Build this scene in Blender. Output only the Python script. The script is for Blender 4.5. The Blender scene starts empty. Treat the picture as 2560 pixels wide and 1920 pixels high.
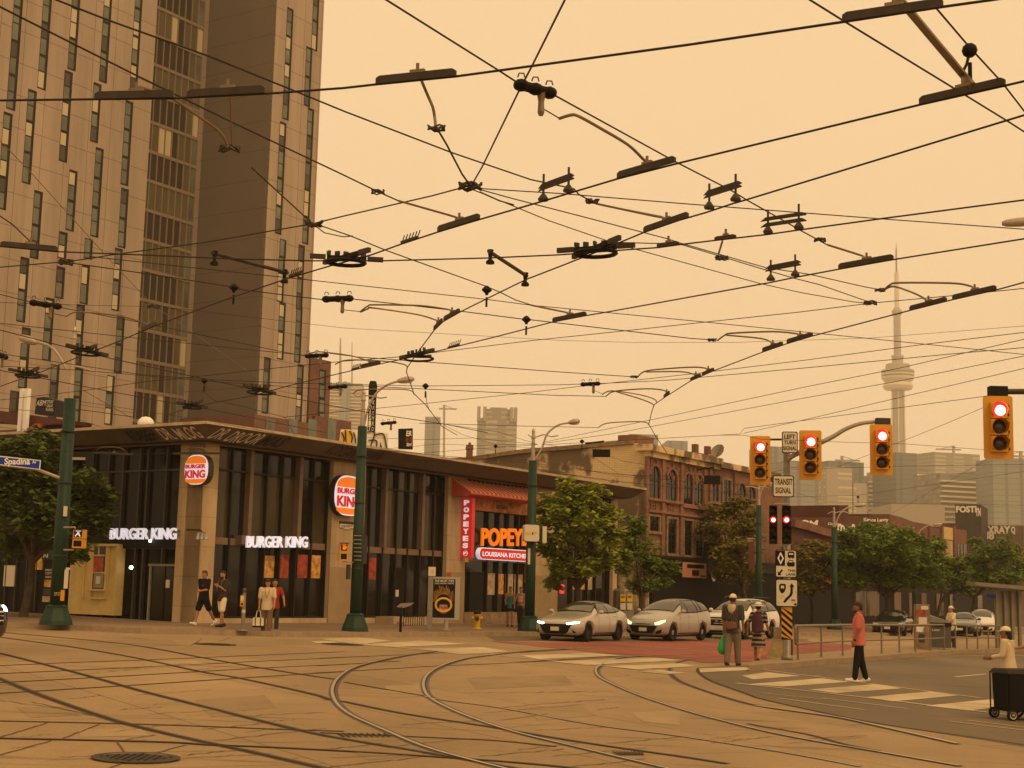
import bpy, bmesh, math, random
from mathutils import Vector, Matrix
from mathutils.bvhtree import BVHTree
random.seed(7)
# ------------------------------------------------------------------ camera
F, PITCH, ROLL, H = 3701.7, math.radians(7.948), math.radians(1.36), 1.811
GA, GB = -0.018, 0.003                      # the street falls gently to the right
AZ = math.radians(32.585)
sc = bpy.context.scene
COL = bpy.context.scene.collection
HAZE = 0.00024
fw = Vector((0, math.cos(PITCH), math.sin(PITCH))); r0 = Vector((1, 0, 0)); u0 = r0.cross(fw)
up = u0*math.cos(ROLL) - r0*math.sin(ROLL); rt = fw.cross(up)
CAM = Vector((0, 0, H))
cam = bpy.data.objects.new("camera", bpy.data.cameras.new("camera")); COL.objects.link(cam)
cam.data.sensor_width = 36; cam.data.lens = 36*F/2560; cam.data.clip_end = 20000; cam.data.clip_start = 0.1
m = Matrix((rt, up, -fw)).transposed().to_4x4(); m.translation = CAM; cam.matrix_world = m
sc.camera = cam
# ------------------------------------------------------------------ light
w = bpy.data.worlds.new("World"); sc.world = w; w.use_nodes = True
nt = w.node_tree; nt.nodes.clear()
N = nt.nodes.new; L = nt.links.new
out = N("ShaderNodeOutputWorld"); bg = N("ShaderNodeBackground"); sky = N("ShaderNodeTexSky")
sky.sky_type = 'NISHITA'; sky.sun_disc = False; sky.sun_elevation = math.radians(48); sky.sun_rotation = math.radians(141)
sky.dust_density = 8; sky.air_density = 1
skyb = N("ShaderNodeVectorMath"); skyb.operation = 'SCALE'; skyb.inputs[3].default_value = 0.006
tc = N("ShaderNodeTexCoord"); sep = N("ShaderNodeSeparateXYZ"); ramp = N("ShaderNodeValToRGB")
ramp.color_ramp.elements[0].position = 0.0; ramp.color_ramp.elements[0].color = (1.0, 0.70, 0.395, 1)
ramp.color_ramp.elements[1].position = 0.9; ramp.color_ramp.elements[1].color = (1.06, 0.71, 0.33, 1)
e = ramp.color_ramp.elements.new(0.42); e.color = (0.99, 0.675, 0.355, 1)
add = N("ShaderNodeVectorMath"); add.operation = 'ADD'
L(tc.outputs['Generated'], sep.inputs[0]); L(sep.outputs[2], ramp.inputs[0])
L(sky.outputs[0], skyb.inputs[0]); L(skyb.outputs[0], add.inputs[0]); L(ramp.outputs[0], add.inputs[1])
L(add.outputs[0], bg.inputs[0]); bg.inputs[1].default_value = 1.0; L(bg.outputs[0], out.inputs[0])
sun = bpy.data.objects.new("sun", bpy.data.lights.new("sun", 'SUN')); COL.objects.link(sun)
sun.data.energy = 1.3; sun.data.angle = math.radians(24); sun.data.color = (1.0, 0.64, 0.33)
sd = Vector((0.42, -0.52, 0.74)).normalized()
sun.rotation_euler = sd.to_track_quat('Z', 'Y').to_euler()
sc.view_settings.view_transform = 'Standard'; sc.view_settings.look = 'None'
sc.view_settings.exposure = 0.0; sc.view_settings.gamma = 1
sc.cycles.volume_bounces = 1; sc.cycles.max_bounces = 6; sc.cycles.transparent_max_bounces = 12
sc.cycles.volume_step_rate = 10

# ------------------------------------------------------------------ helpers
def ray(x, y): return fw*F + rt*(x-1280) - up*(y-960)
def G(x, y, o=0.0):                          # a point of the photograph on the ground plane, o above it
    d = ray(x, y); t = (H-o)/(GA*d.x + GB*d.y - d.z); return CAM + d*t
def Z(x, y, z):                              # ... at height z
    d = ray(x, y); return CAM + d*((z-H)/d.z)
def D(x, y, Y):                              # ... at distance Y
    d = ray(x, y); return CAM + d*(Y/d.y)
def gz(x, y): return GA*max(-150, min(150, x)) + GB*max(-50, min(200, y))
def cr(ox, oy, s): return lambda pts: [(ox+a/s, oy+b/s) for a, b in pts]
c1, c2, c3, c4 = cr(0, 0, 2.572), cr(860, 0, 2.572), cr(1700, 0, 2.572), cr(0, 600, 2.572)
c5, c6, c7 = cr(700, 560, 3.16), cr(1300, 560, 3.16), cr(1860, 600, 3.16)
cA, cB, c8, c9, cR = cr(400, 1060, 2.962), cr(820, 1060, 2.962), cr(1320, 1060, 3.77), cr(1800, 1060, 3.77), cr(2000, 1060, 3.77)
cZ, cP, cQ = cr(0, 1050, 2.765), cr(1300, 1400, 3.352), cr(1900, 1400, 3.352)
cG, cH = cr(0, 1520, 2.572), cr(800, 1520, 2.458)

ORG = {}
def tag(o, label=None, cat=None, group=None, kind=None):
    if label: o['label'] = label
    if cat: o['category'] = cat
    if group: o['group'] = group
    if kind: o['kind'] = kind
    return o
def empty(name, loc, label=None, cat=None, group=None, rz=0):
    o = bpy.data.objects.new(name, None); COL.objects.link(o); o.location = loc
    o.rotation_euler = (0, 0, rz); ORG[o.name] = Vector(loc) if rz == 0 else Vector((0, 0, 0))
    o.empty_display_size = 0.2
    return tag(o, label, cat, group)
def mk(name, bm, mat, parent=None, smooth=False, local=False):
    me = bpy.data.meshes.new(name)
    if parent is not None and not local:
        bmesh.ops.translate(bm, verts=bm.verts, vec=-ORG[parent.name])
    bmesh.ops.recalc_face_normals(bm, faces=bm.faces)
    bm.to_mesh(me); bm.free()
    o = bpy.data.objects.new(name, me); COL.objects.link(o)
    for mm in (mat if isinstance(mat, (list, tuple)) else [mat]): me.materials.append(mm)
    if smooth:
        for p in me.polygons: p.use_smooth = True
    if parent is not None:
        o.parent = parent; ORG[o.name] = ORG[parent.name]
    return o
def solo(name, bm, mat, label, cat, group=None, kind=None, smooth=False):
    bm.verts.ensure_lookup_table()
    xs = [v.co for v in bm.verts]
    c = Vector(((min(v.x for v in xs)+max(v.x for v in xs))/2, (min(v.y for v in xs)+max(v.y for v in xs))/2, min(v.z for v in xs)))
    bmesh.ops.translate(bm, verts=bm.verts, vec=-c)
    o = mk(name, bm, mat, smooth=smooth); o.location = c; ORG[o.name] = c
    return tag(o, label, cat, group, kind)
def struct(name, bm, mat):
    o = mk(name, bm, mat); o['kind'] = 'structure'; ORG[o.name] = Vector((0, 0, 0)); return o
def BM(): return bmesh.new()
def hexa(bm, p, mi=0):                        # eight corners: bottom 4, top 4
    v = [bm.verts.new(q) for q in p]
    for f in ((0,1,2,3), (7,6,5,4), (0,4,5,1), (1,5,6,2), (2,6,7,3), (3,7,4,0)):
        bm.faces.new([v[i] for i in f]).material_index = mi
def box(bm, c, s, rz=0, mi=0):
    c = Vector(c); R = Matrix.Rotation(rz, 3, 'Z'); a, b, h = s[0]/2, s[1]/2, s[2]/2
    hexa(bm, [c+R@Vector(q) for q in ((-a,-b,-h),(a,-b,-h),(a,b,-h),(-a,b,-h),(-a,-b,h),(a,-b,h),(a,b,h),(-a,b,h))], mi)
def quad(bm, pts, mi=0):
    f = bm.faces.new([bm.verts.new(p) for p in pts]); f.material_index = mi; return f
def ring(bm, c, ax, r, n, ph=0):
    ax = Vector(ax).normalized(); t = ax.orthogonal().normalized(); s = ax.cross(t)
    return [bm.verts.new(Vector(c)+(t*math.cos(ph+2*math.pi*i/n)+s*math.sin(ph+2*math.pi*i/n))*r) for i in range(n)]
def skin(bm, rs, cap=True, mi=0):
    for a, b in zip(rs, rs[1:]):
        n = len(a)
        for i in range(n): bm.faces.new((a[i], a[(i+1) % n], b[(i+1) % n], b[i])).material_index = mi
    if cap:
        bm.faces.new(rs[0][::-1]).material_index = mi; bm.faces.new(rs[-1]).material_index = mi
def tube(bm, pts, r, n=6, mi=0, cap=True):
    pts = [Vector(p) for p in pts]; rs = []; t = None
    for i, p in enumerate(pts):
        a = (pts[min(i+1, len(pts)-1)]-pts[max(i-1, 0)]).normalized()
        if t is None: t = a.orthogonal().normalized()
        t = (t - a*t.dot(a)).normalized(); s = a.cross(t); rr = r[i] if isinstance(r, (list, tuple)) else r
        rs.append([bm.verts.new(p+(t*math.cos(2*math.pi*k/n)+s*math.sin(2*math.pi*k/n))*rr) for k in range(n)])
    skin(bm, rs, cap, mi)
def lathe(bm, c, prof, n=16, mi=0, ax=(0, 0, 1)):  # prof: (radius, height)
    ax = Vector(ax); rs = [ring(bm, Vector(c)+ax*h, ax, max(r, 1e-3), n) for r, h in prof]; skin(bm, rs, True, mi)
def ball(bm, c, r, sx=1, sy=1, sz=1, n=8, mi=0):
    k = bmesh.ops.create_icosphere(bm, subdivisions=2 if n > 6 else 1, radius=r)
    for v in k['verts']: v.co = Vector((v.co.x*sx, v.co.y*sy, v.co.z*sz))+Vector(c)
    for v in k['verts']:
        for f in v.link_faces: f.material_index = mi
def smoothline(pts, k=4):                     # Catmull-Rom through 2-D/3-D points
    P = [Vector(p) for p in pts]; o = []
    for i in range(len(P)-1):
        a, b, c, d = P[max(i-1, 0)], P[i], P[i+1], P[min(i+2, len(P)-1)]
        for j in range(k):
            t = j/k
            o.append(0.5*((2*b)+(c-a)*t+(2*a-5*b+4*c-d)*t*t+(3*b-a-3*c+d)*t**3))
    return o+[P[-1]]
_TX = {}
def textbm(s, bold=0.0, ext=0.0, shear=0.0):
    """letters as a mesh in the XY plane, returned with its bounds"""
    cu = bpy.data.curves.new("t", 'FONT'); cu.body = s; cu.size = 1; cu.offset = bold; cu.extrude = ext; cu.shear = shear
    cu.resolution_u = 3; cu.align_x = 'LEFT'
    ob = bpy.data.objects.new("t", cu); COL.objects.link(ob)
    dg = bpy.context.evaluated_depsgraph_get(); dg.update()
    me = bpy.data.meshes.new_from_object(ob.evaluated_get(dg)); bpy.data.objects.remove(ob)
    bm = BM(); bm.from_mesh(me); bpy.data.meshes.remove(me); bpy.data.curves.remove(cu)
    xs = [v.co.x for v in bm.verts]; ys = [v.co.y for v in bm.verts]
    return bm, min(xs), max(xs), min(ys), max(ys)
def put_text(dst, s, P, dx, dz, w, h, bold=0.0, ext=0.0, shear=0.0, mi=0, wob=0.0):
    """letters fitted into a w x h rectangle whose lower left corner is P"""
    b, x0, x1, y0, y1 = textbm(s, bold, 0.0, shear); dx = Vector(dx).normalized(); dz = Vector(dz).normalized(); n = dx.cross(dz)
    if ext:
        r = bmesh.ops.extrude_face_region(b, geom=list(b.faces))
        ev = [v for v in r['geom'] if isinstance(v, bmesh.types.BMVert)]
        for v in ev: v.co.z += 1
    m = {}
    for v in b.verts:
        fx = (v.co.x-x0)/(x1-x0); fy = (v.co.y-y0)/(y1-y0)
        q = P + dx*(fx*w) + dz*(fy*h + wob*h*math.sin(fx*9)) + n*(v.co.z*ext)
        m[v] = dst.verts.new(q)
    for f in b.faces:
        try: dst.faces.new([m[v] for v in f.verts]).material_index = mi
        except ValueError: pass
    b.free()
class Face:
    """an upright plane through P; d runs to the right of the picture, n faces the camera"""
    def __init__(s, P, az):
        s.P = Vector((P[0], P[1], 0)); s.d = Vector((math.sin(az), math.cos(az), 0))
        if s.d.dot(rt) < 0: s.d = -s.d
        s.n = Vector((s.d.y, -s.d.x, 0)); s.up = Vector((0, 0, 1))
    def hit(s, x, y, off=0):
        r = ray(x, y); q = s.P+s.n*off; t = (q-CAM).dot(s.n)/r.dot(s.n); p = CAM+r*t
        return (p-s.P).dot(s.d), p.z
    def pt(s, u, z, off=0): return s.P+s.d*u+s.n*off+s.up*z
    def box(s, bm, u0, u1, z0, z1, o0, o1, mi=0):
        hexa(bm, [s.pt(u0, z0, o1), s.pt(u1, z0, o1), s.pt(u1, z0, o0), s.pt(u0, z0, o0), s.pt(u0, z1, o1), s.pt(u1, z1, o1), s.pt(u1, z1, o0), s.pt(u0, z1, o0)], mi)
    def rect(s, x0, y0, x1, y1, off=0):
        ym, xm = (y0+y1)/2, (x0+x1)/2
        return s.hit(x0, ym, off)[0], s.hit(x1, ym, off)[0], s.hit(xm, y1, off)[1], s.hit(xm, y0, off)[1]
    def pbox(s, bm, x0, y0, x1, y1, o0, o1, mi=0):
        s.box(bm, *s.rect(x0, y0, x1, y1, o1), o0, o1, mi)
    def text(s, bm, t, x0, y0, x1, y1, off, ext=0.0, bold=0.0, shear=0.0, mi=0, wob=0.0):
        a = s.hit(x0, y1, off); b = s.hit(x1, y1, off); c = s.hit(x0, y0, off)
        P = s.pt(a[0], a[1], off); Q = s.pt(b[0], b[1], off)
        put_text(bm, t, P, Q-P, s.up, (Q-P).length, c[1]-a[1], bold, ext, shear, mi, wob)
    def poly(s, bm, pts, o0, o1, mi=0):       # prism from picture points
        q = [s.hit(x, y, o1) for x, y in pts]
        a = [bm.verts.new(s.pt(u, z, o1)) for u, z in q]; b = [bm.verts.new(s.pt(u, z, o0)) for u, z in q]
        bm.faces.new(a).material_index = mi; bm.faces.new(b[::-1]).material_index = mi
        for i in range(len(a)): bm.faces.new((a[i-1], b[i-1], b[i], a[i])).material_index = mi
def apply_mods(o):
    dg = bpy.context.evaluated_depsgraph_get(); dg.update()
    me = bpy.data.meshes.new_from_object(o.evaluated_get(dg)); old = o.data; o.modifiers.clear(); o.data = me
    bpy.data.meshes.remove(old)

# ------------------------------------------------------------------ materials
def mat(name, col, rough=0.75, metal=0.0, nz=None, bump=None, emit=0.0, ecol=None, spec=None, trans=0.0, coat=0.0):
    m = bpy.data.materials.new(name); m.use_nodes = True; nt = m.node_tree; N = nt.nodes.new; L = nt.links.new
    b = nt.nodes['Principled BSDF']; b.inputs['Base Color'].default_value = (*col, 1); b.inputs['Roughness'].default_value = rough
    spec = (.5 if rough < .45 else (.3 if rough < .62 else .12)) if spec is None else spec
    b.inputs['Metallic'].default_value = metal; b.inputs['Specular IOR Level'].default_value = spec
    if coat: b.inputs['Coat Weight'].default_value = coat; b.inputs['Coat Roughness'].default_value = 0.06
    if emit: b.inputs['Emission Color'].default_value = (*(ecol or col), 1); b.inputs['Emission Strength'].default_value = emit
    tcn = N('ShaderNodeTexCoord')
    if nz:
        sc_, amt = nz[0], nz[1]; n = N('ShaderNodeTexNoise'); n.inputs['Scale'].default_value = sc_; n.inputs['Detail'].default_value = 6; n.inputs['Roughness'].default_value = 0.65
        L(tcn.outputs['Object'], n.inputs['Vector'])
        if len(nz) > 2:
            mp = N('ShaderNodeMapping'); mp.inputs['Scale'].default_value = nz[2]; L(tcn.outputs['Object'], mp.inputs[0]); L(mp.outputs[0], n.inputs['Vector'])
        r = N('ShaderNodeMapRange'); r.inputs['From Min'].default_value = 0.3; r.inputs['From Max'].default_value = 0.7
        r.inputs['To Min'].default_value = 1-amt; r.inputs['To Max'].default_value = 1+amt; L(n.outputs[0], r.inputs[0])
        v = N('ShaderNodeVectorMath'); v.operation = 'SCALE'; v.inputs[0].default_value = col; L(r.outputs[0], v.inputs[3]); L(v.outputs[0], b.inputs['Base Color'])
    if bump:
        n2 = N('ShaderNodeTexNoise'); n2.inputs['Scale'].default_value = bump[0]; n2.inputs['Detail'].default_value = 4; L(tcn.outputs['Object'], n2.inputs['Vector'])
        bp = N('ShaderNodeBump'); bp.inputs['Strength'].default_value = bump[1]; bp.inputs['Distance'].default_value = bump[2] if len(bump) > 2 else 0.02
        L(n2.outputs[0], bp.inputs['Height']); L(bp.outputs[0], b.inputs['Normal'])
    if trans:
        tr = N('ShaderNodeBsdfTranslucent'); tr.inputs[0].default_value = (*[min(1, c*1.3) for c in col], 1); mx = N('ShaderNodeMixShader'); mx.inputs[0].default_value = trans
        o = nt.nodes['Material Output']; L(b.outputs[0], mx.inputs[1]); L(tr.outputs[0], mx.inputs[2]); L(mx.outputs[0], o.inputs[0])
        if nz: L(v.outputs[0], tr.inputs[0])
    return m
def wallmat(name, c1, c2, cm, bw, bh, mort, rough=0.85, offset=0.5, stain=0.25, sscale=0.5, stretch=(1, 1, 1), bias=0.0, stcol=None, az=AZ, spec=0.4, smin=0.35, smax=0.68, nr=0.7):
    """brick / panel / window-grid pattern in wall coordinates (along the wall, height)"""
    m = bpy.data.materials.new(name); m.use_nodes = True; nt = m.node_tree; N = nt.nodes.new; L = nt.links.new
    b = nt.nodes['Principled BSDF']; b.inputs['Roughness'].default_value = rough; b.inputs['Specular IOR Level'].default_value = spec
    t = N('ShaderNodeNewGeometry'); s = N('ShaderNodeSeparateXYZ'); L(t.outputs['Position'], s.inputs[0])
    k1, k2 = math.sin(az)-math.cos(az), math.cos(az)+math.sin(az)
    a = N('ShaderNodeMath'); a.operation = 'MULTIPLY'; a.inputs[1].default_value = k1; L(s.outputs[0], a.inputs[0])
    c = N('ShaderNodeMath'); c.operation = 'MULTIPLY_ADD'; c.inputs[1].default_value = k2; L(s.outputs[1], c.inputs[0]); L(a.outputs[0], c.inputs[2])
    v = N('ShaderNodeCombineXYZ'); L(c.outputs[0], v.inputs[0]); L(s.outputs[2], v.inputs[1])
    br = N('ShaderNodeTexBrick'); br.offset = offset; br.inputs['Scale'].default_value = 1; br.inputs['Brick Width'].default_value = bw; br.inputs['Row Height'].default_value = bh
    br.inputs['Mortar Size'].default_value = mort; br.inputs['Mortar Smooth'].default_value = 0.1; br.inputs['Bias'].default_value = bias
    for i, q in zip(('Color1', 'Color2', 'Mortar'), (c1, c2, cm)): br.inputs[i].default_value = (*q, 1)
    L(v.outputs[0], br.inputs['Vector'])
    n = N('ShaderNodeTexNoise'); n.inputs['Scale'].default_value = sscale; n.inputs['Detail'].default_value = 8; n.inputs['Roughness'].default_value = nr
    mp = N('ShaderNodeMapping'); mp.inputs['Scale'].default_value = stretch; L(t.outputs['Position'], mp.inputs[0]); L(mp.outputs[0], n.inputs[0])
    mr = N('ShaderNodeMapRange'); mr.inputs['From Min'].default_value = smin; mr.inputs['From Max'].default_value = smax
    L(n.outputs[0], mr.inputs[0]); mx = N('ShaderNodeMix'); mx.data_type = 'RGBA'
    if stcol is None:
        mx.blend_type = 'MULTIPLY'; mx.inputs[0].default_value = 1; mr.inputs['To Min'].default_value = 1-stain; mr.inputs['To Max'].default_value = 1+stain*0.6
        L(br.outputs[0], mx.inputs[6]); L(mr.outputs[0], mx.inputs[7])
    else:
        mr.inputs['To Min'].default_value = 0; mr.inputs['To Max'].default_value = stain
        L(mr.outputs[0], mx.inputs[0]); L(br.outputs[0], mx.inputs[6]); mx.inputs[7].default_value = (*stcol, 1)
    L(mx.outputs[2], b.inputs['Base Color'])
    bp = N('ShaderNodeBump'); bp.inputs['Strength'].default_value = 0.35; bp.inputs['Distance'].default_value = 0.02; bp.invert = True; L(br.outputs['Fac'], bp.inputs['Height']); L(bp.outputs[0], b.inputs['Normal'])
    return m
M = dict(
 wire=mat('wire', (.022, .016, .011), .6), bar=mat('bar', (.045, .034, .024), .55, .2, nz=(9, .3)), rod=mat('rod', (.20, .14, .085), .45, .4),
 black=mat('black', (.010, .008, .006), .6, spec=.15), dark=mat('dark_metal', (.05, .042, .035), .5, .2), glass=mat('glass', (.012, .009, .006), .08, spec=.32),
 glassb=mat('blind_and_reflection_glass', (.060, .045, .022), .15, nz=(.6, .25), spec=.3), glassk=mat('black_glass', (.007, .005, .004), .12, spec=.14), frame=mat('frame', (.018, .013, .010), .5, spec=.25), bronze=mat('bronze', (.17, .11, .075), .55, nz=(2, .15)),
 white=mat('white', (.80, .78, .74), .5), steel=mat('steel', (.42, .38, .32), .4, .6), grey=mat('grey_metal', (.24, .21, .17), .45, .4, nz=(6, .2)),
 green=mat('green_paint', (.010, .034, .019), .5, nz=(3, .25), spec=.25), yellow=mat('signal_yellow', (.62, .29, .010), .4), redlamp=mat('red_lamp', (1, .3, .2), .4, emit=5, ecol=(1, .36, .26)),
 lens=mat('dark_lens', (.05, .03, .02), .15), redglow=mat('red_glow', (.8, .02, .02), .4, emit=2.2, ecol=(1, .02, .02)),
 letter=mat('lit_letters', (.85, .85, .95), .4, emit=.42, ecol=(.80, .86, 1)), litwhite=mat('lit_white', (.8, .8, .9), .4, emit=.42, ecol=(.85, .86, 1)),
 litorange=mat('lit_orange', (.75, .16, .01), .4, emit=.42, ecol=(1, .24, .005)), litred=mat('lit_red', (.55, .02, .015), .4, emit=.22, ecol=(.9, .03, .02)),
 cone=mat('lit_cone', (1, .95, .9), .4, emit=8, ecol=(1, .93, .8)),
)
# ------------------------------------------------------------------ ground
def concrete(name, col, scale=1.0, seams=True):
    m = bpy.data.materials.new(name); m.use_nodes = True; nt = m.node_tree; N = nt.nodes.new; L = nt.links.new
    b = nt.nodes['Principled BSDF']; b.inputs['Roughness'].default_value = .82; b.inputs['Specular IOR Level'].default_value = .3
    t = N('ShaderNodeTexCoord'); n1 = N('ShaderNodeTexNoise'); n1.inputs['Scale'].default_value = .22*scale; n1.inputs['Detail'].default_value = 9; n1.inputs['Roughness'].default_value = .62
    mp = N('ShaderNodeMapping'); mp.inputs['Scale'].default_value = (1, .45, 1); mp.inputs['Rotation'].default_value = (0, 0, .5)
    L(t.outputs['Object'], mp.inputs[0]); L(mp.outputs[0], n1.inputs[0])
    n2 = N('ShaderNodeTexNoise'); n2.inputs['Scale'].default_value = 28; n2.inputs['Detail'].default_value = 5; L(t.outputs['Object'], n2.inputs[0])
    r1 = N('ShaderNodeMapRange'); r1.inputs[1].default_value = .3; r1.inputs[2].default_value = .7; r1.inputs[3].default_value = .70; r1.inputs[4].default_value = 1.22; L(n1.outputs[0], r1.inputs[0])
    r2 = N('ShaderNodeMapRange'); r2.inputs[1].default_value = .3; r2.inputs[2].default_value = .7; r2.inputs[3].default_value = .90; r2.inputs[4].default_value = 1.1; L(n2.outputs[0], r2.inputs[0])
    q = N('ShaderNodeMath'); q.operation = 'MULTIPLY'; L(r1.outputs[0], q.inputs[0]); L(r2.outputs[0], q.inputs[1])
    # dark tyre drag streaks and oil spots
    n3 = N('ShaderNodeTexNoise'); n3.inputs['Scale'].default_value = 1.0; n3.inputs['Detail'].default_value = 6
    mp3 = N('ShaderNodeMapping'); mp3.inputs['Scale'].default_value = (.25, 2.2, 1); mp3.inputs['Rotation'].default_value = (0, 0, -.12); L(t.outputs['Object'], mp3.inputs[0]); L(mp3.outputs[0], n3.inputs[0])
    r3 = N('ShaderNodeMapRange'); r3.inputs[1].default_value = .60; r3.inputs[2].default_value = .72; r3.inputs[3].default_value = 1; r3.inputs[4].default_value = .60; L(n3.outputs[0], r3.inputs[0])
    q2 = N('ShaderNodeMath'); q2.operation = 'MULTIPLY'; L(q.outputs[0], q2.inputs[0]); L(r3.outputs[0], q2.inputs[1])
    br = N('ShaderNodeTexBrick'); br.offset = .4; br.inputs['Scale'].default_value = 1; br.inputs['Brick Width'].default_value = 4.6; br.inputs['Row Height'].default_value = 3.1; br.inputs['Mortar Size'].default_value = .018; br.inputs['Bias'].default_value = -.2
    for k_, c_ in zip(('Color1', 'Color2', 'Mortar'), (1.05, .90, .62)): br.inputs[k_].default_value = (c_, c_, c_, 1)
    mb = N('ShaderNodeMapping'); mb.inputs['Rotation'].default_value = (0, 0, math.pi/2-AZ+.03); L(t.outputs['Object'], mb.inputs[0]); L(mb.outputs[0], br.inputs[0])
    q3 = N('ShaderNodeMath'); q3.operation = 'MULTIPLY'; L(q2.outputs[0], q3.inputs[0]); L(br.outputs[0], q3.inputs[1]); q2 = q3 if seams else q2
    v = N('ShaderNodeVectorMath'); v.operation = 'SCALE'; v.inputs[0].default_value = col; L(q2.outputs[0], v.inputs[3]); L(v.outputs[0], b.inputs['Base Color'])
    bp = N('ShaderNodeBump'); bp.inputs['Strength'].default_value = .25; bp.inputs['Distance'].default_value = .01; L(n2.outputs[0], bp.inputs['Height']); L(bp.outputs[0], b.inputs['Normal'])
    return m
M['concrete'] = concrete('concrete', (.300, .208, .112)); M['asphalt'] = concrete('asphalt', (.150, .112, .072))
M['walk'] = concrete('sidewalk', (.22, .150, .095), 2); M['redlane'] = concrete('red_lane_paint', (.26, .078, .05), 2, False)
M['paint'] = concrete('road_paint', (.50, .40, .26), 2.5, False); M['ypaint'] = concrete('yellow_paint', (.62, .36, .05), 2)
M['track'] = mat('track_steel', (.085, .060, .040), .55, .2, nz=(2, .3)); M['groove'] = mat('track_groove', (.045, .03, .02), .7); M['crack'] = mat('joint', (.13, .085, .05), .8)
M['curb'] = mat('curb_stone', (.29, .21, .13), .8, nz=(3, .2)); M['shine'] = mat('rail_head', (.55, .45, .33), .3, .6)
def GP(x, y, h): return Vector((x, y, gz(x, y)+h))
bm = BM(); gxs = (-2400, -150, -50, 0, 50, 150, 2400); gys = (-400, -50, 0, 60, 200, 1200, 3000)
for x0, x1 in zip(gxs, gxs[1:]):
    for y0, y1 in zip(gys, gys[1:]): quad(bm, [GP(x0, y0, 0), GP(x1, y0, 0), GP(x1, y1, 0), GP(x0, y1, 0)])
bmesh.ops.remove_doubles(bm, verts=bm.verts, dist=.001)
struct('ground', bm, M['concrete'])
def flat(name, polys, h, mt, lip=0):
    bm = BM()
    for p in polys:
        a = [bm.verts.new(G(x, y, h)) for x, y in p]; bm.faces.new(a)
        if lip:
            b = [bm.verts.new(v.co-Vector((0, 0, h+.05))) for v in a]
            for i in range(len(a)): bm.faces.new((a[i-1], b[i-1], b[i], a[i]))
    bmesh.ops.triangulate(bm, faces=[f for f in bm.faces if len(f.verts) > 4])
    return struct(name, bm, mt)
def strip(bm, pts, wd, h, mi=0, k=4):
    W = smoothline([G(x, y, h) for x, y in pts], k); vs = []
    for i, p in enumerate(W):
        t = W[min(i+1, len(W)-1)]-W[max(i-1, 0)]; n = Vector((-t.y, t.x, 0)).normalized()*wd/2
        a = p+n; b = p-n; a.z = gz(a.x, a.y)+h; b.z = gz(b.x, b.y)+h
        vs.append((bm.verts.new(a), bm.verts.new(b)))
    for a, b in zip(vs, vs[1:]): bm.faces.new((a[0], a[1], b[1], b[0])).material_index = mi
flat('asphalt_road', [[(1745, 1668), (1757, 1690), (1780, 1706), (1870, 1738), (2000, 1769), (2200, 1810), (2467, 1851), (2760, 1900), (2760, 1605), (2560, 1621), (1967, 1660), (1810, 1664)],
     [(1200, 1584), (1330, 1584), (1420, 1588), (2020, 1597), (2020, 1606), (1240, 1602)]], .004, M['asphalt'])
flat('bus_lane', [[(1227, 1603), (1380, 1606), (1700, 1602), (1990, 1600), (2130, 1612), (2128, 1628), (1990, 1634), (1935, 1650), (1807, 1657), (1757, 1656), (1700, 1647), (1560, 1637), (1451, 1627)]], .008, M['redlane'])
stripes = [cQ([(-150, 968), (60, 940), (340, 970), (-60, 1000)]), cQ([(-100, 1040), (520, 990), (760, 1020), (190, 1060)]), cQ([(410, 1085), (960, 1040), (1190, 1075), (640, 1115)]),
  cQ([(880, 1150), (1440, 1100), (1660, 1135), (1110, 1185)]), cQ([(1390, 1220), (1960, 1163), (2250, 1200), (1750, 1262)]), cP([(1500, 908), (1880, 898), (2020, 918), (1510, 940)]),
  cP([(0, 800), (560, 780), (860, 800), (160, 830)]), cP([(250, 850), (1150, 820), (1350, 840), (560, 880)]), cP([(750, 890), (1330, 865), (1500, 890), (960, 915)]), cP([(1000, 935), (1180, 922), (1400, 948), (1230, 955)]),
  cH([(0, 190), (240, 180), (440, 200), (240, 225)]), cH([(240, 225), (620, 200), (900, 220), (450, 240)]), cH([(600, 250), (1000, 240), (1180, 268), (860, 285)]), cH([(-60, 205), (60, 202), (130, 212), (-20, 216)])]
flat('crosswalk_markings', stripes, .010, M['paint'])
bm = BM()
for p, wd in ((cQ([(0, 915), (1850, 1155)]), .1), (cQ([(-200, 1030), (860, 1148), (1700, 1250), (2212, 1310)]), .12), (cH([(150, 205), (600, 252), (1200, 300), (2130, 395)]), .12),
              (cQ([(1640, 978), (1890, 955)]), .13), (cQ([(150, 1155), (870, 1253)]), .06), (cQ([(520, 1155), (1240, 1245)]), .06), (cQ([(1590, 1350), (2212, 1425)]), .06), (cQ([(1740, 1342), (2212, 1400)]), .06),
              (cP([(800, 700), (1400, 745)]), .1), (cQ([(450, 968), (520, 970)]), .08), (cH([(860, 210), (1330, 260)]), .07), (cQ([(10, 1112), (300, 1142)]), .05), (cQ([(330, 1145), (560, 1165)]), .05)):
    strip(bm, p, wd, .013)
struct('lane_lines', bm, M['paint'])
bm = BM(); strip(bm, cQ([(60, 893), (340, 878), (860, 838), (1300, 812), (1450, 806), (2212, 800), (2500, 795)]), .13, .012); struct('yellow_line', bm, M['ypaint'])
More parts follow.
